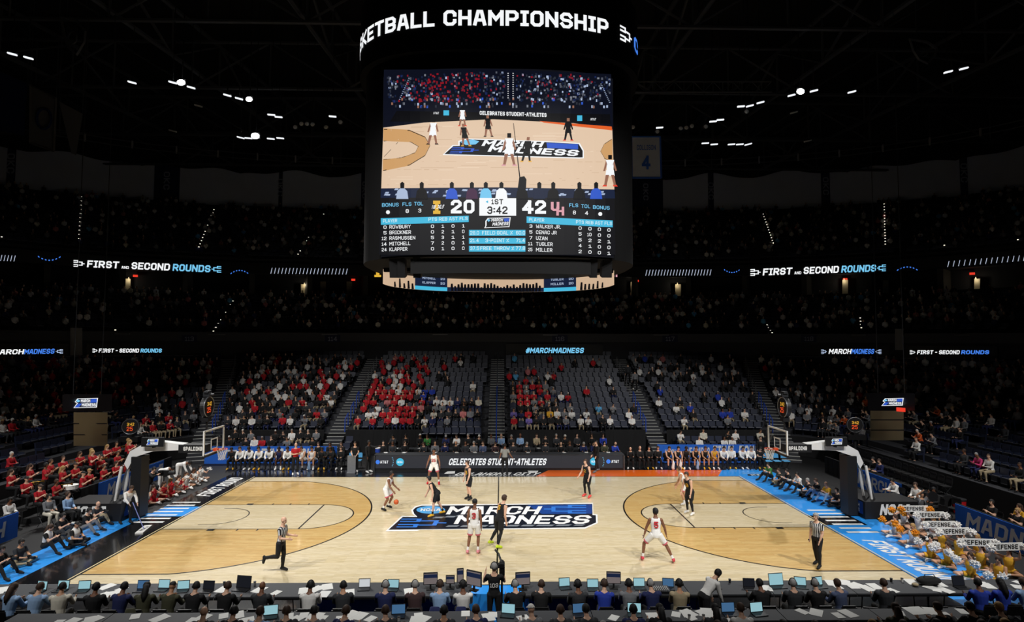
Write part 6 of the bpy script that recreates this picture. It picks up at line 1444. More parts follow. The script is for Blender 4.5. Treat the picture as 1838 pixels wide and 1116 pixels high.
# ================================================================ near press rows, seen from behind
M_TOPG = mat('press_table_top', (60, 62, 66), .7, noise=.08, scale=4)
def table_proto(name, L=2.42, D=.95, h=.74):
    o = empty(name); b = MB(); b.box((0, 0, h), (L, D, .045)); b.build('table_top', M_TOPG, o)
    b = MB(); b.box((0, -D / 2 + .01, h - .04), (L, .02, .06)); b.build('table_edge', M_BLACK, o)
    for sx in (-1, 1):
        for sy in (-1, 1): b = MB(); b.tube(((sx * (L / 2 - .2), sy * .3, 0), (sx * (L / 2 - .25), sy * .3, h - .02)), .018, 6); b.build('leg', M_DKSTEEL, o)
    return o
SIDE = lambda x: 'cheerleader side of camera' if x > 0 else 'mop-worker side of camera'
T1 = table_proto('courtside_table'); first = True
for side in (-1, 1):
    for i in range(7):
        o = T1 if first else copy_tree(T1); first = False
        o.location = (side * (1.95 + i * 2.44), -9.72, 0); tag(o, '%s long grey courtside table along the near sideline, %s' % (ORD[i + 1], SIDE(side)), 'table', 'near courtside tables')
T2 = table_proto('second_row_table', 2.42, .6, .74); first = True
for side in (-1, 1):
    for i in range(5):
        o = T2 if first else copy_tree(T2); first = False
        o.location = (side * (1.25 + i * 2.44), -12.1, .3); tag(o, '%s grey table of the raised second press row, %s' % (ORD[i + 1], SIDE(side)), 'table', 'second row tables')
b = MB(); b.box((0, -14.2, .14), (38, 4.9, .28)); struct(b.build('floor_near_riser', M_ARENA))
# blue printed sheets under the tables near half court
for x0, x1, m, tx in ((-5.2, -1.0, C_RBLUE, 'BIGGEST'), (1.0, 6.2, C_RBLUE, 'HUDDLE'), (-.95, .95, M_BLUEPAINT, 'FINAL')):
    o = banner([(x0, -9.9, .08), (x1, -9.9, .08), (x1, -9.9, .68), (x0, -9.9, .68)], 'table_banner', {'BIGGEST': 'deep blue sheet hung under courtside tables, mop-worker side of camera', 'HUDDLE': 'deep blue sheet hung under courtside tables, cheerleader side of camera', 'FINAL': 'bright blue sheet behind the courtside camera operator'}[tx], [], (0, -1, 0), m)
HP = .0145
SITN = [dict(H=1.82, build=1.13, lean=10, head=6, arms=(((.6, .12, -1), (1, -.2, .12)), ((.6, .12, -1), (1, -.2, .12))), legs=LEGSIT, seat=.46), dict(H=1.82, build=1.13, lean=18, head=2, headturn=14, arms=(((.8, .16, -.9), (1, -.2, .15)), ((.7, .18, -1), (1, -.2, .1))), legs=LEGSIT, seat=.46)]
def nearp(x, y, dz, c, h, hc, sk, pose, lb, grp):
    wear = 'jacket' if c in 'CNKMT' else 'long'
    person('n%d%s%s' % (pose, wear, h), (x, y, dz), R(180 + rp.uniform(-14, 14)), dict(top=PAL2[c], short=C_BLACK, shoe=C_BLACK, hair=hairm(HH[hc])), lb, grp, sk, SITN[pose], [('top', wear), ('short', 'pants'), ('shoe', 'shoe')], HS[h], HP); return x
R1 = [(39, 'L', 'l', 'b', 0), (75, 'L', 's', 'b', 0), (120, 'E', 's', 'k', 1), (197, 'K', 's', 'k', 2), (226, 'N', 's', 'k', 2), (271, 'O', 'l', 'k', 2), (303, 'O', 'c', 'k', 1), (344, 'K', 's', 'k', 0), (409, 'K', 's', 'b', 0), (474, 'C', 'n', 'k', 2), (559, 'W', 'h', 'k', 2), (620, 'C', 's', 'k', 1), (694, 'N', 'h', 'g', 0), (754, 'M', 'h', 'g', 0), (786, 'L', 'h', 'b', 0), (830, 'W', 'h', 'k', 2),
      (929, 'K', 'h', 'g', 0), (969, 'K', 's', 'b', 0), (1038, 'C', 'h', 'k', 2), (1083, 'B', 'h', 'b', 0), (1129, 'G', 'h', 'k', 2), (1170, 'N', 'h', 'g', 0), (1218, 'T', 'h', 'k', 1), (1368, 'K', 's', 'k', 2), (1426, 'C', 'h', 'g', 0), (1465, 'K', 'h', 'g', 0), (1506, 'S', 's', 'b', 0), (1588, 'C', 's', 'b', 0), (1775, 'B', 's', 'k', 2), (1801, 'B', 'l', 'k', 2), (1828, 'L', 's', 'b', 0)]
left = [r for r in R1 if r[0] < 887][::-1]; right = [r for r in R1 if r[0] > 887]
for grp in (left, right):
    XS = spread([G(r[0], 1048, 1.3).x for r in grp], .66)
    for i, (px, c, h, hc, sk) in enumerate(grp):
        sd = -1 if px < 887 else 1; yy = -10.92
        lb = '%s person in %s, %s seat along courtside tables, %s' % (look(h, hc), PN[c], ordn(i + 1), SIDE(sd)); x = nearp(XS[i], yy, 0, c, h, hc, sk, rp.choice((0, 1)), lb, 'near press row')
        chair((x, yy - .08, 0), R(180), 'black folding chair, %s along the courtside tables, %s' % (ordn(i + 1), SIDE(sd)), 'near press chairs')
for i, px in enumerate((510, 1310, 1540, 1625, 1660, 1700, 161)):
    x = G(px, 1090, .6).x; chair((x, -11.48 if px == 161 else -11.1, 0), R(180 + rp.uniform(-12, 12)), ('empty black folding chair %s at the courtside tables' % ('left beside the headset-wearing white shirt', 'by the standing white-shirted man', 'beside the slate blue shirt', 'first past the charcoal jacket', 'second past the charcoal jacket', 'third past the charcoal jacket', 'beside the cream shirt')[i]), 'empty near chairs')
# standing man leaning on the table
x = G(1255, 1050, 1.2).x; o, f = person('leaner', (x + .05, -10.85, 0), R(112), dict(top=C_WHITE, short=C_BLACK, shoe=C_BLACK, hair=HB), 'man in white shirt standing and leaning on the courtside table', None, 0, dict(H=1.83, lean=44, head=-4, arms=(((.15, .1, -1), (.3, -.05, -1)), ((.2, .1, -1), (.4, -.1, -1))), legs=(((.08, .06, -1), (-.08, .02, -1)), ((-.05, .08, -1), (-.12, .02, -1)))), STD, 'short', HP)
# courtside camera operator
x = G(887, 1030, 1.5).x; o, f = person('operator', (x, -10.6, 0), R(180), dict(top=C_BLACK, short=C_BLACK, shoe=C_LIME, hair=HG), 'courtside camera operator in black shirt with white number on back', None, 0, dict(H=1.8, lean=0, head=0, arms=(((.5, .35, -.6), (.5, -.2, 1)), ((.5, .35, -.6), (.5, -.2, 1)))), RW, 'headset', HP)
number(o, f, '103', True, C_WHITE, w=.22, h=.12, zc=.26, name='shirt_number')
cm = empty('shoulder_camera', (x + .22, -10.25, 1.55)); tag(cm, 'black television camera held by the courtside operator', 'camera')
b = MB(); b.box((0, 0, 0), (.16, .45, .22)); b.box((0, -.15, .16), (.1, .2, .1)); b.build('body', M_BLACK, cm); b = MB(); b.cyl((0, .2, 0), (0, .48, 0), .07, 12); b.build('lens', M_DKSTEEL, cm); b = MB(); b.box((-.12, -.1, .12), (.12, .16, .1)); b.build('viewfinder', M_BLACK, cm); b = MB(); b.tube(((0, .1, .1), (-.1, .3, .3), (-.2, .45, .36)), .03, 6); b.build('microphone', M_BLACK, cm)
b = MB(); b.cyl((0, 0, -1.55), (0, 0, -.1), .03, 8); b.build('monopod', M_DKSTEEL, cm)
# second and third rows
R2 = [(378, 'C', 'n', 'b', 0), (412, 'K', 's', 'k', 0), (474, 'L', 's', 'b', 0), (514, 'C', 's', 'b', 0), (564, 'G', 's', 'k', 0), (615, 'N', 's', 'b', 0), (695, 'C', 's', 'b', 0), (798, 'C', 's', 'k', 1), (857, 'N', 's', 'b', 0), (964, 'G', 'c', 'w', 0), (1005, 'C', 's', 'b', 0), (1051, 'C', 's', 'k', 0), (1137, 'N', 's', 'k', 0), (1187, 'K', 'l', 'k', 0), (1303, 'C', 'l', 'k', 0), (1316, 'W', 's', 'b', 0), (1614, 'O', 'l', 'b', 0), (1700, 'K', 's', 'b', 0), (1755, 'K', 's', 'k', 0), (1805, 'C', 's', 'y', 0)]
R3 = [(300, 'K', 's', 'k', 0), (345, 'K', 's', 'k', 0), (480, 'W', 'c', 'w', 0), (560, 'G', 's', 'b', 0), (646, 'K', 'l', 'k', 0), (730, 'C', 's', 'b', 0), (866, 'N', 's', 'k', 0), (927, 'K', 's', 'k', 0), (1040, 'K', 'c', 'k', 0), (1089, 'G', 'c', 'g', 0), (1124, 'C', 's', 'b', 0), (1159, 'B', 's', 'k', 0), (1226, 'K', 's', 'k', 0), (1261, 'C', 'l', 'b', 0), (1396, 'K', 's', 'k', 0), (1440, 'T', 's', 'b', 0), (1491, 'R', 'c', 'k', 0), (1562, 'C', 'l', 'y', 0), (1588, 'Q', 's', 'b', 0), (1665, 'K', 's', 'k', 0), (1735, 'C', 's', 'b', 0), (1790, 'K', 's', 'y', 0), (1830, 'C', 's', 'b', 0)]
for nm, RR, yy in (('second press row', R2, -13.05), ('third press row', R3, -13.92)):
    for grp in ([r for r in RR if r[0] < 887][::-1], [r for r in RR if r[0] > 887]):
        XS = spread([G(r[0], 1095 if yy > -13.5 else 1106, 1.58).x for r in grp], .66)
        for i, (px, c, h, hc, sk) in enumerate(grp):
            sd = -1 if px < 887 else 1; x = nearp(XS[i], yy, .28, c, h, hc, sk, rp.choice((0, 1)), '%s person in %s, %s along the %s, %s' % (look(h, hc), PN[c], ordn(i + 1), nm, SIDE(sd)), nm)
            chair((x, yy - .08, .28), R(180), 'black folding chair %s along the %s, %s' % (ordn(i + 1), nm, SIDE(sd)), nm + ' chairs')
# laptops, screens, papers, cups
def laptop(loc, rz, m, lb, w=.34, h=.23, nm='laptop'):
    o = empty(nm, loc, rz); b = MB(); b.box((0, 0, .012), (w, .24, .02)); b.build('keyboard', M_DKSTEEL, o)
    b = MB(); b.box((0, .13, .02 + h / 2), (w, .014, h), rx=-.18); l_ = b.build('lid', M_BLACK, o)
    b = MB(); b.box((0, .121, .02 + h / 2), (w - .03, .004, h - .03), rx=-.18); b.build('display', m, l_)
    tag(o, lb, 'laptop', 'laptops on press tables'); return o
L_SCR1 = led('laptop_pale', (150, 196, 206), .9); L_SCR2 = led('laptop_blue', (70, 110, 150), .8); L_SCR3 = led('laptop_dark', (22, 24, 30)); L_SCR4 = led('laptop_white', (206, 210, 214), .9)
LT = [(65, 'S1'), (103, 'S1'), (143, 'S1'), (248, 'S2'), (284, 'S1'), (323, 'S1'), (368, 'S3'), (428, 'S3'), (650, 'S4'), (702, 'S1'), (1017, 'S1'), (1067, 'S1'), (1153, 'S1'), (1205, 'S2'), (1290, 'S3'), (1353, 'S3'), (1408, 'S1'), (1450, 'S1'), (1485, 'S1')]
for i, (px, k) in enumerate(LT):
    p = G(px, 1052, .95); big = px in (428, 946, 1098, 1408); m = dict(S1=L_SCR1, S2=L_SCR2, S3=L_SCR3, S4=L_SCR4)[k]; sd = SIDE(p.x); n = sum(1 for q in LT if (q[0] < 887) == (px < 887) and abs(q[0] - 887) <= abs(px - 887))
    laptop((p.x, -9.82 + rp.uniform(-.05, .1), .765), rp.uniform(-.2, .2), m, '%s laptop with %s screen, %s along courtside tables, %s' % ('large' if big else 'open', dict(S1='pale blue', S2='blue', S3='dark', S4='white')[k], ordn(n), sd), .46 if big else .34, .34 if big else .24)
p = G(1780, 1060, .76); laptop((1650 * 0 + G(1737, 1052, .9).x, -9.85, .765), .1, L_SCR3, 'open dark laptop at the cheerleader end of the courtside tables', .4, .28)
for i, px in enumerate((487, 560 + 155, 944 - 33, 1040 + 2, 1140, 1270 + 42, 1462 - 97)):
    p = G(px, 1092, 1.25); laptop((p.x, -12.1, 1.065), rp.uniform(-.2, .2), (L_SCR1, L_SCR2)[i % 2], 'open laptop with %s screen, %s along the raised second press tables from mop-worker end' % (('pale blue', 'blue')[i % 2], ORD[i + 1]), .36, .24)
# broadcast monitors near half court
def monitor(px, py, y, w, h, rz, lb):
    p = G(px, py, 1.0); o = empty('broadcast_monitor', (p.x, y, .765), rz); b = MB(); b.box((0, 0, .14 + h / 2), (w, .05, h)); b.build('case', M_BLACK, o); b = MB(); b.box((0, 0, .085), (.05, .05, .16)); b.box((0, 0, .01), (.24, .18, .02)); b.build('stand', M_BLACK, o); d = MB(); d.box((0, -.027, .14 + h / 2), (w - .04, .005, h - .04)); s_ = d.build('display', led('monitor_picture', (120, 110, 110), .8), o)
    d = MB(); d.box((0, -.0305, .14 + h * .72), (w - .04, .003, h * .3)); d.build('picture_crowd', L_NAVY, s_); tag(o, lb, 'monitor', 'broadcast monitors'); return o
monitor(775, 1035, -9.75, .42, .34, .1, 'broadcast monitor behind the light blue shirted commentator'); monitor(808, 1042, -9.7, .26, .24, 0, 'small broadcast monitor between two commentators'); monitor(852, 1036, -9.85, .5, .42, -.5, 'tilted large broadcast monitor beside the courtside camera operator'); monitor(826, 1038, -9.6, .2, .4, .2, 'narrow upright monitor ahead of the white-shirted commentator'); monitor(938, 1040, -9.8, .44, .36, .15, 'broadcast monitor ahead of the headset-wearing grey haired person'); monitor(1099, 1036, -9.75, .42, .34, -.1, 'broadcast monitor ahead of the royal blue jacket')
b = MB(); b.box((0, 0, .04), (.5, .34, .07), rx=.1); p = G(1186, 1060, .8); o = b.build('sound_mixer', M_DKSTEEL, None, (p.x, -10.0, .785)); tag(o, 'audio mixing desk beside the tan jacket on courtside table', 'mixer')
for r_ in range(4):
    for c_ in range(8): b = MB(); b.box((-.2 + c_ * .055, -.12 + r_ * .07, .095), (.02, .02, .02)); b.build('knob', M_WHITEPLASTIC, o)
me_big = MB(); me_big.box((0, 0, 0), (.3, .42, .004)); me_big = me_big.mesh('paper_sheet'); me_big.materials.append(M_PAPER)
rq = random.Random(21); xs1 = sorted(rq.uniform(-16.8, 17.2) for _ in range(120))
LX = [o.location.x for o in bpy.data.objects if o.parent is None and o.name.startswith(('laptop', 'broadcast_monitor', 'sound_mixer', 'duffel')) and -10.2 < o.location.y < -9.2]
for i, x in enumerate([q for q in xs1 if abs(q) > .9 and all(abs(q - l) > .36 for l in LX)]):
    o = link(me_big if i % 3 else me_paper, 'paper_sheet', None, None, (x, rq.uniform(-10.05, -9.4), .768 + .0006 * (i % 5)), rq.uniform(-.6, .6)); n = i + 1
    tag(o, 'white paper sheet, %s along the courtside tables from the mop-worker end' % ordn(n), 'paper', 'papers on courtside tables')
xs2 = sorted(rq.uniform(-11, 12.4) for _ in range(62))
LX2 = [o.location.x for o in bpy.data.objects if o.parent is None and o.name.startswith('laptop') and o.location.y < -11]
for i, x in enumerate([q for q in xs2 if all(abs(q - l) > .36 for l in LX2)]):
    o = link(me_big if i % 2 else me_paper, 'paper_sheet', None, None, (x, rq.uniform(-12.3, -11.92), 1.068 + .0006 * (i % 5)), rq.uniform(-.6, .6)); tag(o, 'white paper sheet, %s along the raised second press tables from mop-worker end' % ordn(i + 1), 'paper', 'papers on second row tables')
def cup(x, y, z, m, lb): b = MB(); b.tube(((0, 0, 0), (0, 0, .1)), [.03, .038], 10); o = b.build('cup', m, None, (x, y, z)); tag(o, lb, 'cup', 'cups on press tables'); b = MB(); b.cyl((0, 0, .1), (0, 0, .112), .041, 10); b.build('cup_lid', M_BLACK, o)
for px, m, lb in ((387, C_CHAR, 'tall dark drink can beside the black-shirted typist'), (442, C_GREY, 'clear bottle beside the large dark laptop'), (1318, C_BLACK, 'black cup beyond the leaning man'), (1616, C_BLACK, 'black cup by the charcoal jacket at table'), (1636, C_WHITE, 'white cup next to black bag on courtside table')):
    p = G(px, 1052, .8); cup(p.x + (.18 if px < 500 else 0), -9.4, .7645, m, lb)
for i, px in enumerate((703, 722, 938, 960, 1228, 1253)): p = G(px, 1095, 1.1); cup(p.x, -12.32, 1.066, C_WHITE, 'white paper cup, %s along the raised second press tables' % ORD[i + 1])
p = G(1675, 1045, .9); b = MB(); b.ball((0, 0, .11), 1, nu=14, nv=8, sc=(.38, .18, .12)); o = b.build('duffel_bag', C_BLACK, None, (p.x, -9.6, .78), smooth=True); tag(o, 'black duffel bag lying on the courtside table past the charcoal jacket', 'bag'); b = MB(); b.tube(((-.2, -.05, .18), (-.12, -.02, .3), (.12, -.02, .3), (.2, -.05, .18)), .012, 6); b.build('handle', M_BLACK, o)
p = G(1645, 1048, .85); b = MB(); b.ball((0, 0, .05), 1, nu=10, nv=6, sc=(.1, .08, .05)); o = b.build('snack_pouch', C_TAN, None, (p.x, -9.72, .765), smooth=True); tag(o, 'small tan pouch beside the black duffel bag', 'pouch')
# jackets over chairs
for px, m, lb in ((253, C_OLIVE, 'dark olive coat hung over a chair beside the long-haired reporter'), (783, C_NAVY, 'navy jacket over the light blue shirted commentator chair'), (829, C_NAVY, 'navy jacket over the white-shirted commentator chair')):
    p = G(px, 1095, .7); b = MB(); b.tube(((0, 0, .95), (0, -.02, .7), (0, -.04, .35)), [.12, .2, .24], 12); b.v = [(x, y * .35, z) for x, y, z in b.v]; o = b.build('draped_coat', m, None, (p.x, -11.3, 0), smooth=True); tag(o, lb, 'coat')
# ================================================================ behind the baselines
FLOORSIT = [dict(H=1.72, lean=14, head=2, seat=.0, arms=(((.6, .2, -.8), (.8, -.4, .5)), ((.6, .2, -.8), (.8, -.4, .5))), legs=(((.9, .3, .55), (.55, .1, -.95)), ((.9, .35, .4), (.6, .1, -.85)))),
            dict(H=1.72, lean=8, head=4, seat=.0, arms=(((.5, .2, -1), (.8, -.4, -.1)), ((.5, .2, -1), (.8, -.4, -.1))), legs=(((.75, .85, .02), (.25, -1, -.12)), ((.75, .85, .02), (.35, -1, -.12)))),
            dict(H=1.66, lean=2, head=-2, seat=.0, arms=(((.55, .45, -.4), (.7, -.1, .75)), ((.55, .45, -.4), (.7, -.1, .75))), legs=(((.75, .85, .02), (.25, -1, -.12)), ((.75, .85, .02), (.35, -1, -.12)))),
            dict(H=1.66, lean=0, head=-4, seat=.0, arms=(((.5, .5, .3), (.35, .1, .9)), ((.5, .5, .3), (.35, .1, .9))), legs=(((.75, .85, .02), (.25, -1, -.12)), ((.75, .85, .02), (.35, -1, -.12))))]
CROSS = [('top', 'tee'), ('short', 'pants'), ('shoe', 'shoe')]; CHEER = [('top', 'jersey'), ('short', 'skirt'), ('sock', 'sock'), ('shoe', 'shoe')]
def floorp(px, py, rz, c, h, hc, lb, grp, pose=0, sk=0, pants=C_BLACK, wear=None, z=0.006, key='f', shoe=C_BLACK, H=None):
    p = G(px, py, z); return person('%s%d%s' % (key, pose, h), (p.x, p.y, z), rz, dict(top=PAL2[c], short=pants, shoe=shoe, sock=C_WHITE, hair=hairm(HH[hc])), lb, grp, sk, FLOORSIT[pose], wear or CROSS, HS[h])
def photo_cam(o, f, lb):
    h = (f.hands[0] + f.hands[1]) / 2; m = o.matrix_basis @ Matrix.Translation(h); c = empty('photo_camera'); c.matrix_world = m
    b = MB(); b.box((0, 0, 0), (.14, .08, .1)); b.box((0, 0, .06), (.06, .07, .05)); b.build('body', M_BLACK, c); b = MB(); b.cyl((0, -.03, 0), (0, -.24, 0), .045, 10, 0, .055); b.build('lens', mat('lens_white', (200, 200, 196), .5) if 'white' in lb else M_DKSTEEL, c); tag(c, lb, 'camera', 'press cameras')
# --- photographers by the mop worker
PH = [(32, 1013, 'C', 's', 'k', C_TAN, 1, 'khaki-trousered photographer in charcoal seated nearest the courtside tables'), (-8, 1036, 'K', 's', 'k', C_BLACK, 0, 'photographer in black beside the khaki-trousered one'), (80, 992, 'K', 'l', 'b', C_BLACK, 0, 'long-haired photographer hugging knees on the blue strip'), (132, 978, 'K', 'c', 'k', C_BLACK, 1, 'black-capped photographer cross-legged on the blue strip'), (104, 968, 'K', 's', 'k', C_CHAR, 0, 'photographer aiming a white lens behind the black-capped one'), (150, 958, 'K', 's', 'k', C_GREY, 0, 'grey-trousered photographer beside the hoop base'), (168, 944, 'C', 'n', 'g', C_TAN, 0, 'bald photographer with bare camera by hoop base lettering')]
for i, (px, py, c, h, hc, pt, po, lb) in enumerate(PH):
    o, f = floorp(px, py, R(78 + (i % 3) * 8), c, h, hc, lb, 'baseline photographers', po, (1, 0, 0, 1, 0, 0, 0)[i], pt)
    photo_cam(o, f, 'camera with %s lens held by the %s' % ('white' if i == 4 else 'dark', ' '.join(lb.split()[:6])))
    if i in (2, 3):
        ms = f.shell(f.mask('vest'), .026, 'vest'); ms.materials.append(C_WHITE); v_ = bpy.data.objects.new('vest', ms); COL.objects.link(v_); v_.parent = o
# --- photographers by the cheerleaders' end, along the blue border
PR = [(1386, 866, 'V', 's', 'k', C_BLACK, 'green-shirted photographer beside the sky blue chairs'), (1401, 872, 'O', 's', 'b', C_TAN, 'olive-shirted photographer next to the green one'), (1414, 880, 'K', 's', 'k', C_BLACK, 'photographer in black bending over his gear'), (1428, 885, 'W', 's', 'k', C_BLACK, 'white-vested photographer on the blue border'), (1440, 890, 'C', 's', 'g', C_CHAR, 'grey-haired photographer behind the white vest'), (1456, 896, 'K', 's', 'b', C_LBLUE, 'photographer in black tee and pale jeans'), (1470, 901, 'Y', 'n', 'b', C_LBLUE, 'photographer wearing a yellow vest'), (1492, 906, 'K', 'h', 'k', C_BLACK, 'headset-wearing camera operator at the hoop base')]
for i, (px, py, c, h, hc, pt, lb) in enumerate(PR):
    o, f = floorp(1384 + i * 17.5, 863 + i * 6.6, R(-78 - (i % 3) * 8), c, h, hc, lb, 'baseline photographers', (0, 1, 0)[i % 3], 0, pt); photo_cam(o, f, 'dark camera held by the ' + lb)
for i, px in enumerate((1420, 1452, 1484)): p = G(px + 14, 893 + i * 8); b = MB(); b.box((0, 0, .16), (.5, .4, .3)); b.box((0, 0, .33), (.44, .34, .04)); o = b.build('equipment_case', M_BLACK, None, (p.x + 1.25, p.y + .55, 0)); tag(o, 'black equipment case behind the photographers, %s from the hoop base' % ORD[3 - i], 'case', 'equipment cases')
# --- mop worker
p = G(226, 940); o, f = person('mop', (p.x, p.y, 0), R(60), dict(top=C_WHITE, short=C_BLACK, shoe=C_BLACK, hair=HBR), 'worker in white long-sleeved top pushing a floor mop', None, 0, dict(H=1.78, lean=26, head=6, arms=(((.5, .2, -1), (.5, -.1, -.8)), ((.6, .25, -1), (.6, -.2, -.6))), legs=(((.3, .08, -1), (-.15, .02, -1)), ((-.15, .08, -1), (-.35, .02, -1)))), STD, 'short', .014)
hd_ = o.matrix_basis @ ((f.hands[0] + f.hands[1]) / 2); q = G(258, 951); mp_ = empty('floor_mop', q); tag(mp_, 'wide white dust mop with blue pole pushed by the worker', 'mop')
b = MB(); b.tube((hd_ - q + (hd_ - q).normalized() * .15, V(0, 0, .05)), .018, 8); b.build('pole', mat('mop_pole_blue', (120, 130, 190), .4), mp_); b = MB(); b.box((0, 0, .03), (.3, 1.0, .05), rz=.2); b.build('mop_head', C_WHITE, mp_)
b = MB(); text_mesh(b, 'NCAA', planar((.08, -.3, .058), (0, .6, 0), (-.14, 0, 0)), t=1.4); b.build('mop_lettering', C_CHAR, mp_)
# --- television camera behind the hoop
p = G(283, 893); person('tvop', (p.x - .5, p.y + .1, 0), R(75), dict(top=C_BLACK, short=C_BLACK, shoe=C_BLACK, hair=HB), 'kneeling television camera operator in black near the dancers', None, 0, dict(H=1.8, lean=20, head=0, arms=(((.8, .2, -.3), (.8, -.3, .4)), ((.8, .2, -.3), (.8, -.3, .4))), legs=(((.9, .1, -.5), (-.2, 0, -1)), ((.1, .1, -1), (-1, 0, -.05), (-.6, 0, -.8)))), STD, 'short')
c = empty('tv_camera', (p.x + .28, p.y, 1.25)); tag(c, 'black shoulder television camera pointed at the court near the dancers', 'camera'); b = MB(); b.box((0, 0, 0), (.5, .2, .26)); b.build('body', M_BLACK, c); b = MB(); b.cyl((.25, 0, 0), (.55, 0, 0), .09, 12); b.build('lens', M_DKSTEEL, c); b = MB(); b.box((-.05, -.16, .1), (.16, .1, .12)); b.build('viewfinder', M_BLACK, c); b = MB(); b.cyl((0, 0, -1.25), (0, 0, -.12), .035, 8); b.build('support_post', M_DKSTEEL, c)
# --- dancers in white and red
for i, (px, py, c, hc, po) in enumerate([(300, 904, 'R', 'b', 2), (317, 897, 'R', 'b', 1), (331, 890, 'R', 'y', 2), (344, 884, 'W', 'b', 1), (358, 877, 'W', 'b', 2), (371, 870, 'W', 'b', 1), (384, 864, 'W', 'k', 2)]):
    o, f = floorp(px - 26, py - 1, R(70), c, 'l', hc, '%s-haired dancer in %s on the floor, %s from the television camera' % (HH[hc], PN[c], ORD[i + 1]), 'seated dancers', po, (0, 1, 2)[i % 3], PAL2[c], CHEER, key='d', shoe=C_WHITE)
    for k, hn in enumerate(f.hands):
        w = o.matrix_basis @ hn; pom_c = C_RED if i < 4 else C_WHITE
        if k == 0 or po == 2: 
            pb = MB(); rr = random.Random(i * 2 + k)
            for t in range(26): d = V(rr.gauss(0, 1), rr.gauss(0, 1), rr.gauss(0, 1)).normalized(); pb.tube((d * .02, d * rr.uniform(.12, .17)), [.035, .012], 4)
            po_ = pb.build('pompom', pom_c, None, w); tag(po_, '%s pompom of the %s dancer from the television camera' % ('red' if i < 4 else 'white', ORD[i + 1]), 'pompom', 'dancer pompoms')
for i, (px, py) in enumerate(((322, 880), (352, 868))):
    p = G(px, py); person('bend', (p.x - 1.1, p.y + .2, 0), R(80), dict(top=C_WHITE, short=C_WHITE, shoe=C_WHITE, hair=HB), 'person in white track suit bending over behind the dancers, %s the hoop' % ('nearer to' if i else 'farther from'), 'bending staff', 2, dict(H=1.8, lean=78, head=-10, arms=(((.5, .1, -1), (.5, 0, -.8)), ((.5, .1, -1), (.5, 0, -.8)))), STD, 'short')
# --- barriers with blue banners
def barrier(x, y0, y1, lb, s):
    b = MB(); n = 30
    for i in range(n):
        a, c = y0 + (y1 - y0) * i / n, y0 + (y1 - y0) * (i + 1) / n; e = .03 if i % 2 else 0
        b.quad((x + e, a, 0), (x + .03 - e, c, 0), (x + .03 - e, c, 1.0), (x + e, a, 1.0)); b.quad((x, a, 1.0), (x, c, 1.0), (x - s * .0 + s * .1, c, 1.0), (x + s * .1, a, 1.0))
    o = b.build('draped_barrier', M_BLACKFAB); tag(o, lb, 'barrier', 'draped barriers'); return o
barrier(-19.75, -7.5, -2.6, 'black draped barrier beside the seated photographers', -1); barrier(-19.75, 1.0, 8.6, 'black draped barrier between the red band and the floor', -1); barrier(20.1, 1.3, 8.6, 'black draped barrier behind the hoop at the cheerleader end', 1); barrier(20.1, -8.6, -1.7, 'black draped barrier behind the seated cheerleaders', 1)
def lbanner(s, x, ya, yb, items, lb): return banner([(x, ya, .02), (x, yb, .02), (x, yb, 1.02), (x, ya, 1.02)], 'barrier_banner', lb, items, (-s, 0, 0))
lbanner(-1, -19.6, -6.6, -2.75, [('MARCH', .08, .82, .22, .82, M_BTXT, .02)], 'blue barrier banner beside the seated photographers on blue strip'); lbanner(-1, -19.6, 2.0, 7.5, [('MADNESS', .1, .78, .22, .82, M_BTXT, .02), (']', .82, .98, .2, .85, M_BTXT, 0)], 'blue barrier banner in front of the red-shirted band')
lbanner(1, 19.95, 5.4, 1.5, [('MARCH', .1, .8, .22, .82, M_BTXT, .02)], 'blue barrier banner behind the hoop by cheerleaders'); lbanner(1, 19.95, -1.9, -8.4, [('MADNESS', .09, .8, .2, .84, M_BTXT, .02)], 'long blue barrier banner behind the cheerleaders with signs')
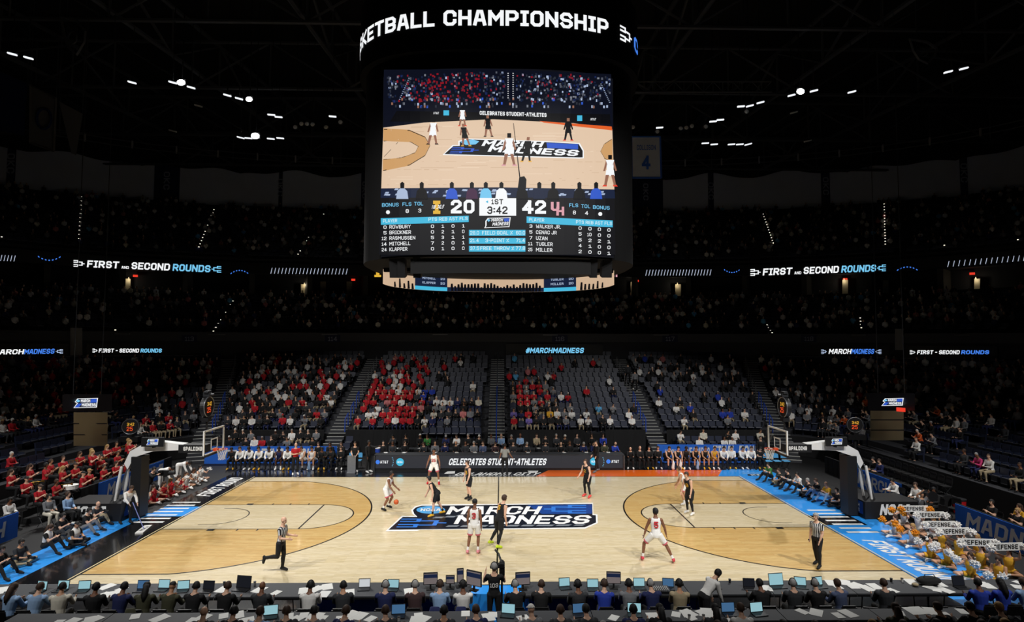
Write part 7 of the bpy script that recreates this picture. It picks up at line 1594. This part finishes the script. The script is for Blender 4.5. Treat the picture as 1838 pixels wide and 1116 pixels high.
# --- band in red on low risers
for r_ in range(3): b = MB(); b.box((-20.5 - r_ * .8, 3.75, .1 + .15 * r_), (.79, 9.3, .2 + .3 * r_)); o = b.build('floor_band_riser', M_ARENA); struct(o)
CLAP = [dict(H=1.76, lean=4, head=-4, arms=(((.4, .15, -1), (.7, -.45, .55)), ((.4, .15, -1), (.7, -.45, .55))), legs=LEGSIT, seat=.46), dict(H=1.76, lean=0, head=0, arms=(((.6, .25, -.6), (.4, -.5, .8)), ((.5, .25, -.8), (.6, -.5, .6))))]
for r_ in range(3):
    for k in range(9):
        y = -.5 + k * 1.0 + rp.uniform(-.3, .3) * (.3 if r_ == 0 else 1) + r_ * .25 + (.62 if r_ == 0 and k > 1 else 0) - (.12 * k if r_ == 0 and k > 2 else 0); x = -20.5 - r_ * .8 + rp.uniform(-.12, .1); z = .2 + .3 * r_; st = (r_ == 1 and k % 3 == 1); hc = rp.choice('kbby'); h = rp.choice('sslc')
        person('band%d%s' % (st, h), (x, y, z), R(90 + rp.uniform(-20, 20)), dict(top=C_RED, short=C_BLACK, shoe=C_BLACK, hair=hairm(HH[hc])), '%s band member in red, %s row of band, %s from barrier gap' % (look(h, hc), ORD[r_ + 1], ORD[k + 1]), 'red-shirted band', rp.choice([0, 0, 1, 2]), CLAP[1] if st else CLAP[0], CROSS, HS[h])
        if (r_ * 9 + k) % 4 == 1:
            t = empty('trumpet', (x + .38, y, z + (1.35 if st else 1.12)), R(rp.uniform(-25, 25))); brass = mat('brass', (214, 168, 70), .25, .9); b = MB(); b.tube(((-.1, 0, 0), (.22, 0, .02), (.3, 0, .02), (.36, 0, .02)), [.012, .014, .03, .065], 10); b.build('bell', brass, t); b = MB(); b.tube(((-.02, 0, 0), (-.02, 0, -.09), (.16, 0, -.09), (.16, 0, .01)), .01, 6); b.build('tubing', brass, t); tag(t, 'brass trumpet played in the %s band row, %s from barrier gap' % (ORD[r_ + 1], ORD[k + 1]), 'trumpet', 'band trumpets')
p = G(104, 872, 1.0); t = empty('drum_kit', (-20.42, 1.25, .2)); b = MB(); b.cyl((0, 0, .75), (0, 0, .92), .3, 18); b.build('shell', C_WHITE, t); b = MB(); b.cyl((0, 0, .92), (0, 0, .93), .31, 18); b.build('drum_head', M_PAPER, t); b = MB()
for a in range(3): b.tube(((0, 0, .7), (.25 * math.cos(a * 2.1), .25 * math.sin(a * 2.1), 0)), .012, 6)
b.build('stand', M_STEEL, t); tag(t, 'white drum on a stand in front of the red band', 'drum')
# --- people on chairs beside the hoops
def chairp(px, py, rz, c, h, hc, lb, sk=0, pose=0, pants=C_BLACK):
    p = G(px, py) if abs(px) > 40 else V(px, py, 0); seated('', (p.x, p.y, 0), R(rz), PAL2[c], HS[h], hairm(HH[hc]), lb, 'people beside the hoops', sk, pose, pants=pants); chair((p.x - .05 * math.sin(R(rz)), p.y, 0), R(rz), 'folding chair under the ' + lb, 'chairs beside the hoops')
chairp(-20.75, -1.9, 80, 'W', 's', 'k', 'white-shirted person with dark hair by the band', 2); chairp(84, 944, 70, 'G', 's', 'k', 'young man in grey blazer and pale trousers', 0, 0, C_CREAM); chairp(120, 940, 85, 'L', 's', 'b', 'man in pale blue shirt leaning back, looking up', 0, 2)
chairp(19.6, 1.35, -80, 'W', 's', 'k', 'white-shirted man bending behind the hoop base', 0, 1); chairp(19.95, .4, -75, 'W', 's', 'b', 'white-shirted person by the megaphone', 0, 0); chairp(20.15, -.5, -70, 'K', 's', 'k', 'person in black with white shoes behind the cheerleaders', 2, 0); SUITS = {6: ('K', 'k', 'person in dark suit seated behind the barrier banner'), 7: ('N', 'b', 'person in navy suit seated behind the barrier banner')}
p = G(1562, 905); person('tallw', (p.x + .5, p.y + 2.3, 0), R(-80), dict(top=C_GREY, short=C_BLACK, shoe=C_BLACK, hair=HB), 'person in pale grey top standing behind the hoop mast', None, 1, dict(H=1.85), STD, 'none')
for px, py, lb in ((1712, 930, 'empty folding chair before the red bin'), (1688, 945, 'empty folding chair beside the long barrier banner')): p = G(px, py); chair((p.x, p.y, 0), R(-70), lb, 'empty chairs by the cheerleaders')
p = G(1722, 920); b = MB(); b.tube(((0, 0, 0), (0, 0, .6)), [.24, .28], 16); o = b.build('red_bin', mat('red_bin_plastic', (190, 24, 30), .5), None, (p.x, p.y, 0)); tag(o, 'round red bin beside empty folding chairs at the cheerleader end', 'bin'); b = MB(); b.cyl((0, 0, .6), (0, 0, .66), .3, 16); b.build('bin_lid', M_DKSTEEL, o)
# --- cheerleaders with pompoms and signs
def pompom(w, m, lb, r=.17, seed=0):
    pb = MB(); rr = random.Random(seed)
    for t in range(60): d = V(rr.gauss(0, 1), rr.gauss(0, 1), rr.gauss(0, 1)).normalized(); pb.tube((d * .03, d * rr.uniform(r * .75, r)), [.045, .016], 4)
    o = pb.build('pompom', m, None, w); tag(o, lb, 'pompom', 'cheerleader pompoms')
C_ORPOM = cloth('amber', (232, 150, 30))
CH = [(1608, 962, 'W', 'b', 2, 'o'), (1640, 980, 'W', 'y', 2, 'o'), (1672, 1003, 'Y', 'k', 2, 'w'), (1703, 1017, 'Y', 'b', 2, 'w'), (1744, 1038, 'Y', 'b', 2, 'w'), (1795, 1046, 'Y', 'b', 1, 'w'), (1650, 954, 'W', 'b', 3, 'o'), (1676, 966, 'W', 'y', 3, 'w'), (1692, 985, 'Y', 'b', 3, 'w'), (1722, 1000, 'Y', 'b', 3, 'w'), (1762, 1022, 'Y', 'b', 3, 'w'), (1812, 1030, 'Y', 'b', 3, 'w'), (1624, 943, 'W', 'k', 2, 'o'), (1756, 1001, 'Y', 'y', 2, 'w')]
for i, (px, py, c, hc, po, pc) in enumerate(CH):
    nm = 'front' if i < 6 else 'back'; n = (i + 1) if i < 6 else (i - 5)
    o, f = floorp(px, py, R(-70 + (i % 3) * 8), c, 'l', hc, '%s-haired cheerleader in %s, %s of %s row from the hoop base' % (HH[hc], PN[c], ORD[n], nm), 'cheerleaders', po, (0, 1)[i % 2], PAL2[c], CHEER, key='ch', shoe=C_WHITE)
    ws = [o.matrix_basis @ h for h in f.hands]
    if po == 1: ws = [ws[0] + V(.16, 0, .05), ws[1] + V(-.16, 0, .05)]
    if po == 3: md = (ws[0] + ws[1]) / 2 + V(0, 0, .04); ws = [md + V(.62, -.1, 0), md + V(-.62, -.1, 0)]
    for k, w in enumerate(ws): pompom(w, C_ORPOM if pc == 'o' else C_WHITE, '%s %s pompom of the %s cheerleader in %s row from hoop base' % ('amber' if pc == 'o' else 'white', ('first', 'second')[k], ORD[n], nm), seed=i * 2 + k)
    if po == 3:
        a, c2 = ws; mid = (a + c2) / 2 + V(0, .12, 0); sg = empty('cheer_sign', mid, R(rp.uniform(-6, 4))); b = MB(); b.box((0, 0, 0), (1.24, .02, .26)); b.build('card', M_PAPER, sg); b = MB(); text_mesh(b, 'DEFENSE', planar((-.44, -.013, -.08), (.88, 0, 0), (0, 0, .16)), t=1.5); b.build('sign_lettering', M_LINE, sg)
        tag(sg, 'white lettered sign held up by the %s back row cheerleader from hoop base' % ORD[n], 'sign', 'cheer signs')
p = G(1617, 932); pk = V(p.x + .55, p.y - .95, 1.35); b = MB(); b.tube(((0, 0, 0), (0, -.35, .02)), [.06, .22], 18); o = b.build('megaphone', M_BLACK, None, pk); tag(o, 'black megaphone raised beside the white-shirted people', 'megaphone')
person('mega', (pk.x, pk.y + .35, 0), R(0), dict(top=C_GREY, short=C_BLACK, shoe=C_BLACK, hair=HB), 'kneeling person in grey raising the black megaphone', None, 1, dict(H=1.7, lean=0, arms=(((.3, .3, .9), (.5, -.3, .6)), ((.3, .3, .9), (.5, -.3, .6))), legs=(((.2, .1, -1), (-1, 0, -.05), (-.6, 0, -.8)),) * 2), CROSS, 'short')
# people in black and gold behind the long banner
for i, (y, x) in enumerate([(-2.6 - .62 * k, 21.05 + .62 * (k % 2)) for k in range(9)]):
    c = 'KYKCKKYKC'[i]; h = 'slscslssl'[i]; person('band0' + h, (x, y, .0), R(-90), dict(top=PAL2[c], short=C_BLACK, shoe=C_BLACK, hair=hairm(HH['kbykbykbk'[i]])), '%s band member in %s behind the long blue banner, %s from its hoop end' % (look(h, 'kbykbykbk'[i]), PN[c], ORD[i + 1]), 'band behind long banner', (0, 1)[i % 2], CLAP[0], CROSS, HS[h]); chair((x, y, 0), R(-90), 'folding chair of band member behind long banner, %s from hoop end' % ORD[i + 1], 'band chairs')

# rows of black folding chairs on low risers in front of the end stand
for r_ in range(2):
    x, z = 20.85 + r_ * .75, .3 + .35 * r_
    b = MB(); b.box((x + .03, 4.4, z / 2), (.74, 7.7, z)); struct(b.build('floor_end_riser', M_ARENA))
    for k in range(15):
        y = 7.95 - k * .51; suit = SUITS.get(k) if r_ == 0 else None
        if suit: seated('', (x, y, z), R(-85), PAL2[suit[0]], 'short', hairm(HH[suit[1]]), suit[2], 'people beside the hoops', 0, 0)
        chair((x, y, z), R(-90 + rp.uniform(-3, 3)), ('occupied' if suit else 'empty') + ' black folding chair, %s of %s riser row behind the cheerleader end barrier' % (ORD[k + 1], ('front', 'back')[r_]), 'riser chairs behind barrier')
# ================================================================ roof steel, lights, flags and upper wall
M_TRUSS = mat('roof_steel', (64, 66, 70), .6, .2)
def truss(a, b_, h, n, name='roof_truss', r=.16):
    a, b_ = Vector(a), Vector(b_); root = empty(name, a); struct(root); up = V(0, 0, h); d = b_ - a
    for q in (V(0, 0, 0), up): m = MB(); m.tube((q, q + d), r, 6); m.build('chord', M_TRUSS, root)
    for i in range(n):
        p, q = d * (i / n), d * ((i + 1) / n); m = MB(); m.tube((p, q + up) if i % 2 else (p + up, q), r * .6, 5); m.build('web_bar', M_TRUSS, root); m = MB(); m.tube((p, p + up), r * .5, 5); m.build('web_post', M_TRUSS, root)
for y in (2, 13, 24, 36, 47): truss((-62, y, 30.5), (62, y, 30.5), 4.2, 18)
for x in (-47, -31, -16, 16, 31, 47): truss((x, -12, 31.5), (x * .75, 52, 31.5), 4.0, 10, 'roof_girder', .2)
truss(tuple(PY(1140, 165, 13)), tuple(PY(1385, 165, 13)), .75, 14, 'lighting_truss', .05)
# light bars and flood lamps
L_BAR = led('light_bar', (240, 244, 250), 1.1); L_DIMBAR = mat('unlit_light_bar', (190, 190, 186), .4); L_FLOOD = led('flood_lens', (255, 255, 255), 14)
bars = [(22, 97), (51, 104), (237, 148), (310, 148), (343, 157), (408, 171), (429, 177), (487, 206), (500, 210), (432, 247), (446, 248), (486, 249), (503, 248), (597, 209), (1421, 171), (1461, 163), (1529, 165), (1330, 191), (1346, 190), (1365, 184), (1280, 218), (1293, 215), (1184, 229), (1266, 257), (1282, 259), (1313, 259), (1328, 259), (1343, 259), (1702, 129), (1730, 123)]
tilt = lambda px: (-.25 if px < 620 else .25)
bar_i = {}
def near_lb(px, py):
    if px < 100: return 'high over the team flags'
    if px < 620: return 'among the lamps on the flag side of scoreboard' if py < 230 else 'beside the largest glaring lamp'
    if py > 240: return 'in the row of five beyond the retired-number flag'
    return 'among the lamps on the retired-number side of scoreboard' if px < 1600 else 'beside the hanging shield'
for px, py in bars + [(356, 190), (1425, 202), (310, 235), (1450, 253)]:
    p = G(px, py, 26.0); w = 12 * (p - CAM).length / F_PX * .5 if False else max(.4, 11.5 * (p - CAM).length / F_PX); o = empty('light_bar', p, 0); dim = (px, py) in ((356, 190), (1425, 202), (310, 235), (1450, 253))
    b = MB(); b.box((0, 0, 0), (w, .14, .09), ry=-tilt(px) * (1 if abs(px - 890) > 450 else .3)); b.build('lamp', L_DIMBAR if dim else L_BAR, o); b = MB(); b.box((0, .06, .12), (w * .9, .2, .08), ry=-tilt(px) * (1 if abs(px - 890) > 450 else .3)); b.build('housing', M_BLACK, o); b = MB(); b.cyl((0, .05, .1), (0, .05, 12), .03, 5); b.build('hanger', M_BLACK, o)
    tag(o, ('unlit ' if dim else 'bright ') + 'short linear light, %s from scoreboard, ' % ordn(1 + sum(1 for q in bars if near_lb(*q) == near_lb(px, py) and abs(q[0] - 891) < abs(px - 891))) + near_lb(px, py).replace(' of scoreboard', ''), 'light', 'linear roof lights ' + near_lb(px, py))
for i, (px, py, r) in enumerate(((325, 148, .27), (447, 178, .24), (458, 244, .36), (1437, 164, .27))):
    p = G(px, py, 26.0); o = empty('flood_lamp', p); b = MB(); b.ball((0, 0, 0), r, sc=(1, .5, .75), nu=14, nv=8); b.build('lens', L_FLOOD, o, smooth=True); b = MB(); b.box((0, r * .7, .1), (r * 1.9, r * .7, r * 1.5)); b.build('housing', M_BLACK, o); b = MB(); b.cyl((0, r * .6, .1), (0, r * .6, 12), .04, 5); b.build('hanger', M_BLACK, o)
    aim = V(p.x * .55, (0, -1.5, 1.5, 0)[i], 0); dv = (aim - p).normalized(); fl_ = flood('flood_lamp_light', p + dv * (r + .3), aim, (9500, 9000, 10500, 15000)[i], 56); fl_.parent = o; fl_.matrix_parent_inverse = Matrix.Translation(-p)
    tag(o, ('glaring flood lamp between two short linear lights, flag side', 'glaring flood lamp at the end of a pair of linear lights', 'largest glaring flood lamp on the flag side of scoreboard', 'glaring flood lamp on the retired-number side of scoreboard')[i], 'flood lamp', 'glaring roof lamps')
for i_, (p, t, pw, cone) in enumerate(FLOODS):
    d = (Vector(t) - Vector(p)).normalized(); c = Vector(p) - d * .75; o = empty('court_floodlight', c); b = MB(); b.tube((V(0, 0, 0), d * .45), [.22, .3], 12); b.build('housing', M_BLACK, o); b = MB(); b.cyl((0, 0, 0), (0, 0, 38 - c.z), .05, 5); b.build('hanger', M_BLACK, o); tag(o, 'black court floodlight hung high over the %s, %s from the flag side' % ('far stands' if p[1] > 5 else 'near stands' if p[1] < -10 else 'court beside the scoreboard', ordn(1 + sum(1 for q in FLOODS if abs(q[0][1] - p[1]) < 6 and q[0][0] < p[0]))), 'floodlight', 'court floodlights')
CANS = [(530, 228), (541, 222), (551, 222), (561, 223), (585, 228), (611, 219), (1136, 228), (1180, 236), (1222, 230), (1232, 229), (1242, 226), (1267, 227), (1340, 200)]
for i, (px, py) in enumerate(CANS):
    p = G(px, py, 26.2); o = empty('spot_can', p); b = MB(); b.tube(((0, 0, 0), (0, .4, .1)), [.2, .16], 12); b.build('can', M_DKSTEEL, o); b = MB(); b.ball((0, -.01, 0), .18, sc=(1, .3, 1), nu=12, nv=6); b.build('lens', mat('can_lens_glass', (190, 190, 188), .15), o, smooth=True); b = MB(); b.cyl((0, .2, .1), (0, .2, 11.8), .025, 5); b.build('hanger', M_BLACK, o)
    tag(o, 'unlit round spot can, %s from the scoreboard on its %s side' % (ordn(1 + sum(1 for q in CANS if (q[0] < 800) == (px < 800) and abs(q[0] - 891) < abs(px - 891))), 'flag' if px < 800 else 'retired-number'), 'spotlight', 'unlit spot cans ' + ('flag side' if px < 800 else 'retired-number side'))
# curved rail with small posts round the roof edge
rp_ = ring_even(24.0, count=90); b = MB(); b.tube([(x, y, 28.4) for x, y in rp_], .06, 5); b.tube([(x, y, 29.0) for x, y in rp_], .06, 5); o = b.build('trim_roof_rail', M_TRUSS); struct(o)
for i in range(6, 84, 2): x, y = rp_[i]; b = MB(); b.box((x, y, 28.7), (.14, .14, .8)); b.build('rail_post', mat('pale_post', (150, 150, 150), .6), o)
# flags
def flag(P, lb, m, items=(), border=None):
    P = [Vector(p) for p in P]; b = MB(); b.poly(P); b.poly([q + V(0, .04, 0) for q in P][::-1]); o = b.build('hanging_flag', m); tag(o, lb, 'flag', 'flags under the roof')
    if border: 
        for i in range(len(P)): b = MB(); b.tube((P[i] + V(0, -.02, 0), P[(i + 1) % len(P)] + V(0, -.02, 0)), .1, 4); b.build('border', border, o)
    top = [q for q in P]; 
    for q in sorted(P, key=lambda q: -q.z)[:2]: b = MB(); b.cyl(q, (q.x, q.y, 38), .03, 5); b.build('hanging_wire', M_TRUSS, o)
    return o
M_FLAGW = mat('flag_white', (196, 200, 204), .9, noise=.08, scale=.8); M_FLAGB = mat('flag_navy', (22, 36, 84), .9); M_FLAGT = mat('flag_blue_print', (52, 100, 190), .9)
Y = 30; q = lambda x, y, e=0: PY(x, y, Y - e); o = flag([q(1134, 319), q(1187, 319), q(1185, 245), q(1133, 245)], 'white retired-number flag with blue border hanging under the roof', M_FLAGW, border=M_FLAGT)
b = MB(); text_mesh(b, 'COLLISON', lambda u, v: q(1143 + 34 * u, 269 - 9 * v, .06), t=1.2); b.build('flag_name', M_FLAGT, o); b = MB(); text_mesh(b, '4', lambda u, v: q(1152 + 15 * u, 304 - 25 * v, .06), t=1.5); b.build('flag_number', M_FLAGT, o)
Y = 22; flag([q(-8, 232), q(43, 244), q(49, 150), q(-2, 127)], 'dark navy flag beside the grey seal flag', M_FLAGB); o = flag([q(54, 256), q(97, 271), q(101, 177), q(55, 153)], 'grey flag with a round seal between the other two flags', mat('flag_grey', (110, 108, 108), .9), border=mat('flag_trim', (90, 88, 86), .9)); b = MB(); b.tube([q(79 + 13 * math.cos(a), 213 + 18 * math.sin(a), .06) for a in (2 * math.pi * i / 24 for i in range(24))], .12, 4, closed=True); b.build('seal', M_FLAGB, o)
o = flag([q(128, 275), q(136, 278), q(148, 204), q(106, 182)], 'pale triangular pennant flag beside the grey seal flag', mat('flag_grey', (110, 108, 108), .9))
# hanging shields
for (cx, cy, w, h, y, lb) in ((131, 64, 22, 38, 12, 'dark openwork shield sign over the flags'), (1657, 92, 24, 24, 12, 'dark openwork shield sign beyond the lamps on the other side')):
    g = lambda u, v, e=0: PY(cx + w * u, cy + h * v, y - e); o = empty('shield_sign', g(0, 0)); c0 = o.location.copy()
    def pc(mb, nm, m): mb.v = [tuple(Vector(p) - c0) for p in mb.v]; mb.build(nm, m, o)
    b = MB(); b.tube([g(*p) for p in ((-1, -.9), (.3, -.7), (1, -.2), (.9, .3), (.3, .9), (-.3, .6), (-.7, 0))], .1, 5, closed=True); pc(b, 'outline', M_TRUSS)
    b = MB(); b.tube([g(.35 * math.cos(a) - .05, .28 * math.sin(a) + .1) for a in (2 * math.pi * i / 16 for i in range(16))], .06, 5, closed=True); pc(b, 'ball_outline', M_TRUSS)
    b = MB(); text_mesh(b, 'OKC', lambda u, v: g(-.5 + .9 * u, -.1 - .35 * v + .1 * u, .05), t=1.3); pc(b, 'sign_lettering', M_TRUSS); b = MB(); b.cyl(g(-.5, -.8), V(g(-.5, -.8).x, g(-.5, -.8).y, 38), .03, 5); pc(b, 'hanging_wire', M_TRUSS); tag(o, lb, 'sign', 'hanging shields')
# grey panels of the upper back wall between navy pilasters, and a scalloped black drape above
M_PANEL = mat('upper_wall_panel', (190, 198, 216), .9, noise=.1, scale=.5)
WB = bpy.data.objects['wall_upper_back']
edges = [(-60, 10), (26, 276), (322, 500), (507, 648), (662, 780), (800, 1060), (1080, 1128), (1190, 1271), (1281, 1474), (1490, 1724), (1738, 1900)]
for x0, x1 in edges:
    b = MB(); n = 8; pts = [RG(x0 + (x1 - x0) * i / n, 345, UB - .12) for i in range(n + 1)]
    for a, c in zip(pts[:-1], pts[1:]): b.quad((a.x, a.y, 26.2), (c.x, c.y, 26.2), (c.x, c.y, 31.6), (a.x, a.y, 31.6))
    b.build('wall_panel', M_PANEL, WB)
for (x0, x1), (x2, _) in zip(edges[:-1], edges[1:]):
    a, c = RG(x1, 345, UB - .2), RG(x2, 345, UB - .2); b = MB(); b.quad((a.x, a.y, 26.0), (c.x, c.y, 26.0), (c.x, c.y, 32), (a.x, a.y, 32)); o = b.build('pilaster', mat('pilaster_navy', (26, 34, 66), .8), WB)
    b = MB(); mid = (a + c) / 2; dr = (c - a).normalized(); text_mesh(b, 'OKC', lambda u, v: mid + V(0, -.08, 30.2 - mid.z - 2.4 * u) + dr * (-.35 + .7 * v), t=1.2); b.build('pilaster_lettering', M_PLTXT, WB)
cp = ring_even(UB - 1.2, count=420); b = MB(); 
for i in range(419):
    f = lambda k: 30.4 + .9 * abs(math.sin(k * math.pi / 21)) * (.6 + .4 * math.sin(k * .37))
    (x, y), (x2, y2) = cp[i], cp[i + 1]; b.quad((x, y, f(i)), (x2, y2, f(i + 1)), (x2, y2, 33.9), (x, y, 33.9))
o = b.build('roof_drape', mat('black_roof_drape', (8, 8, 9), .95)); tag(o, 'scalloped black drape hanging above the grey upper wall panels', 'drape')
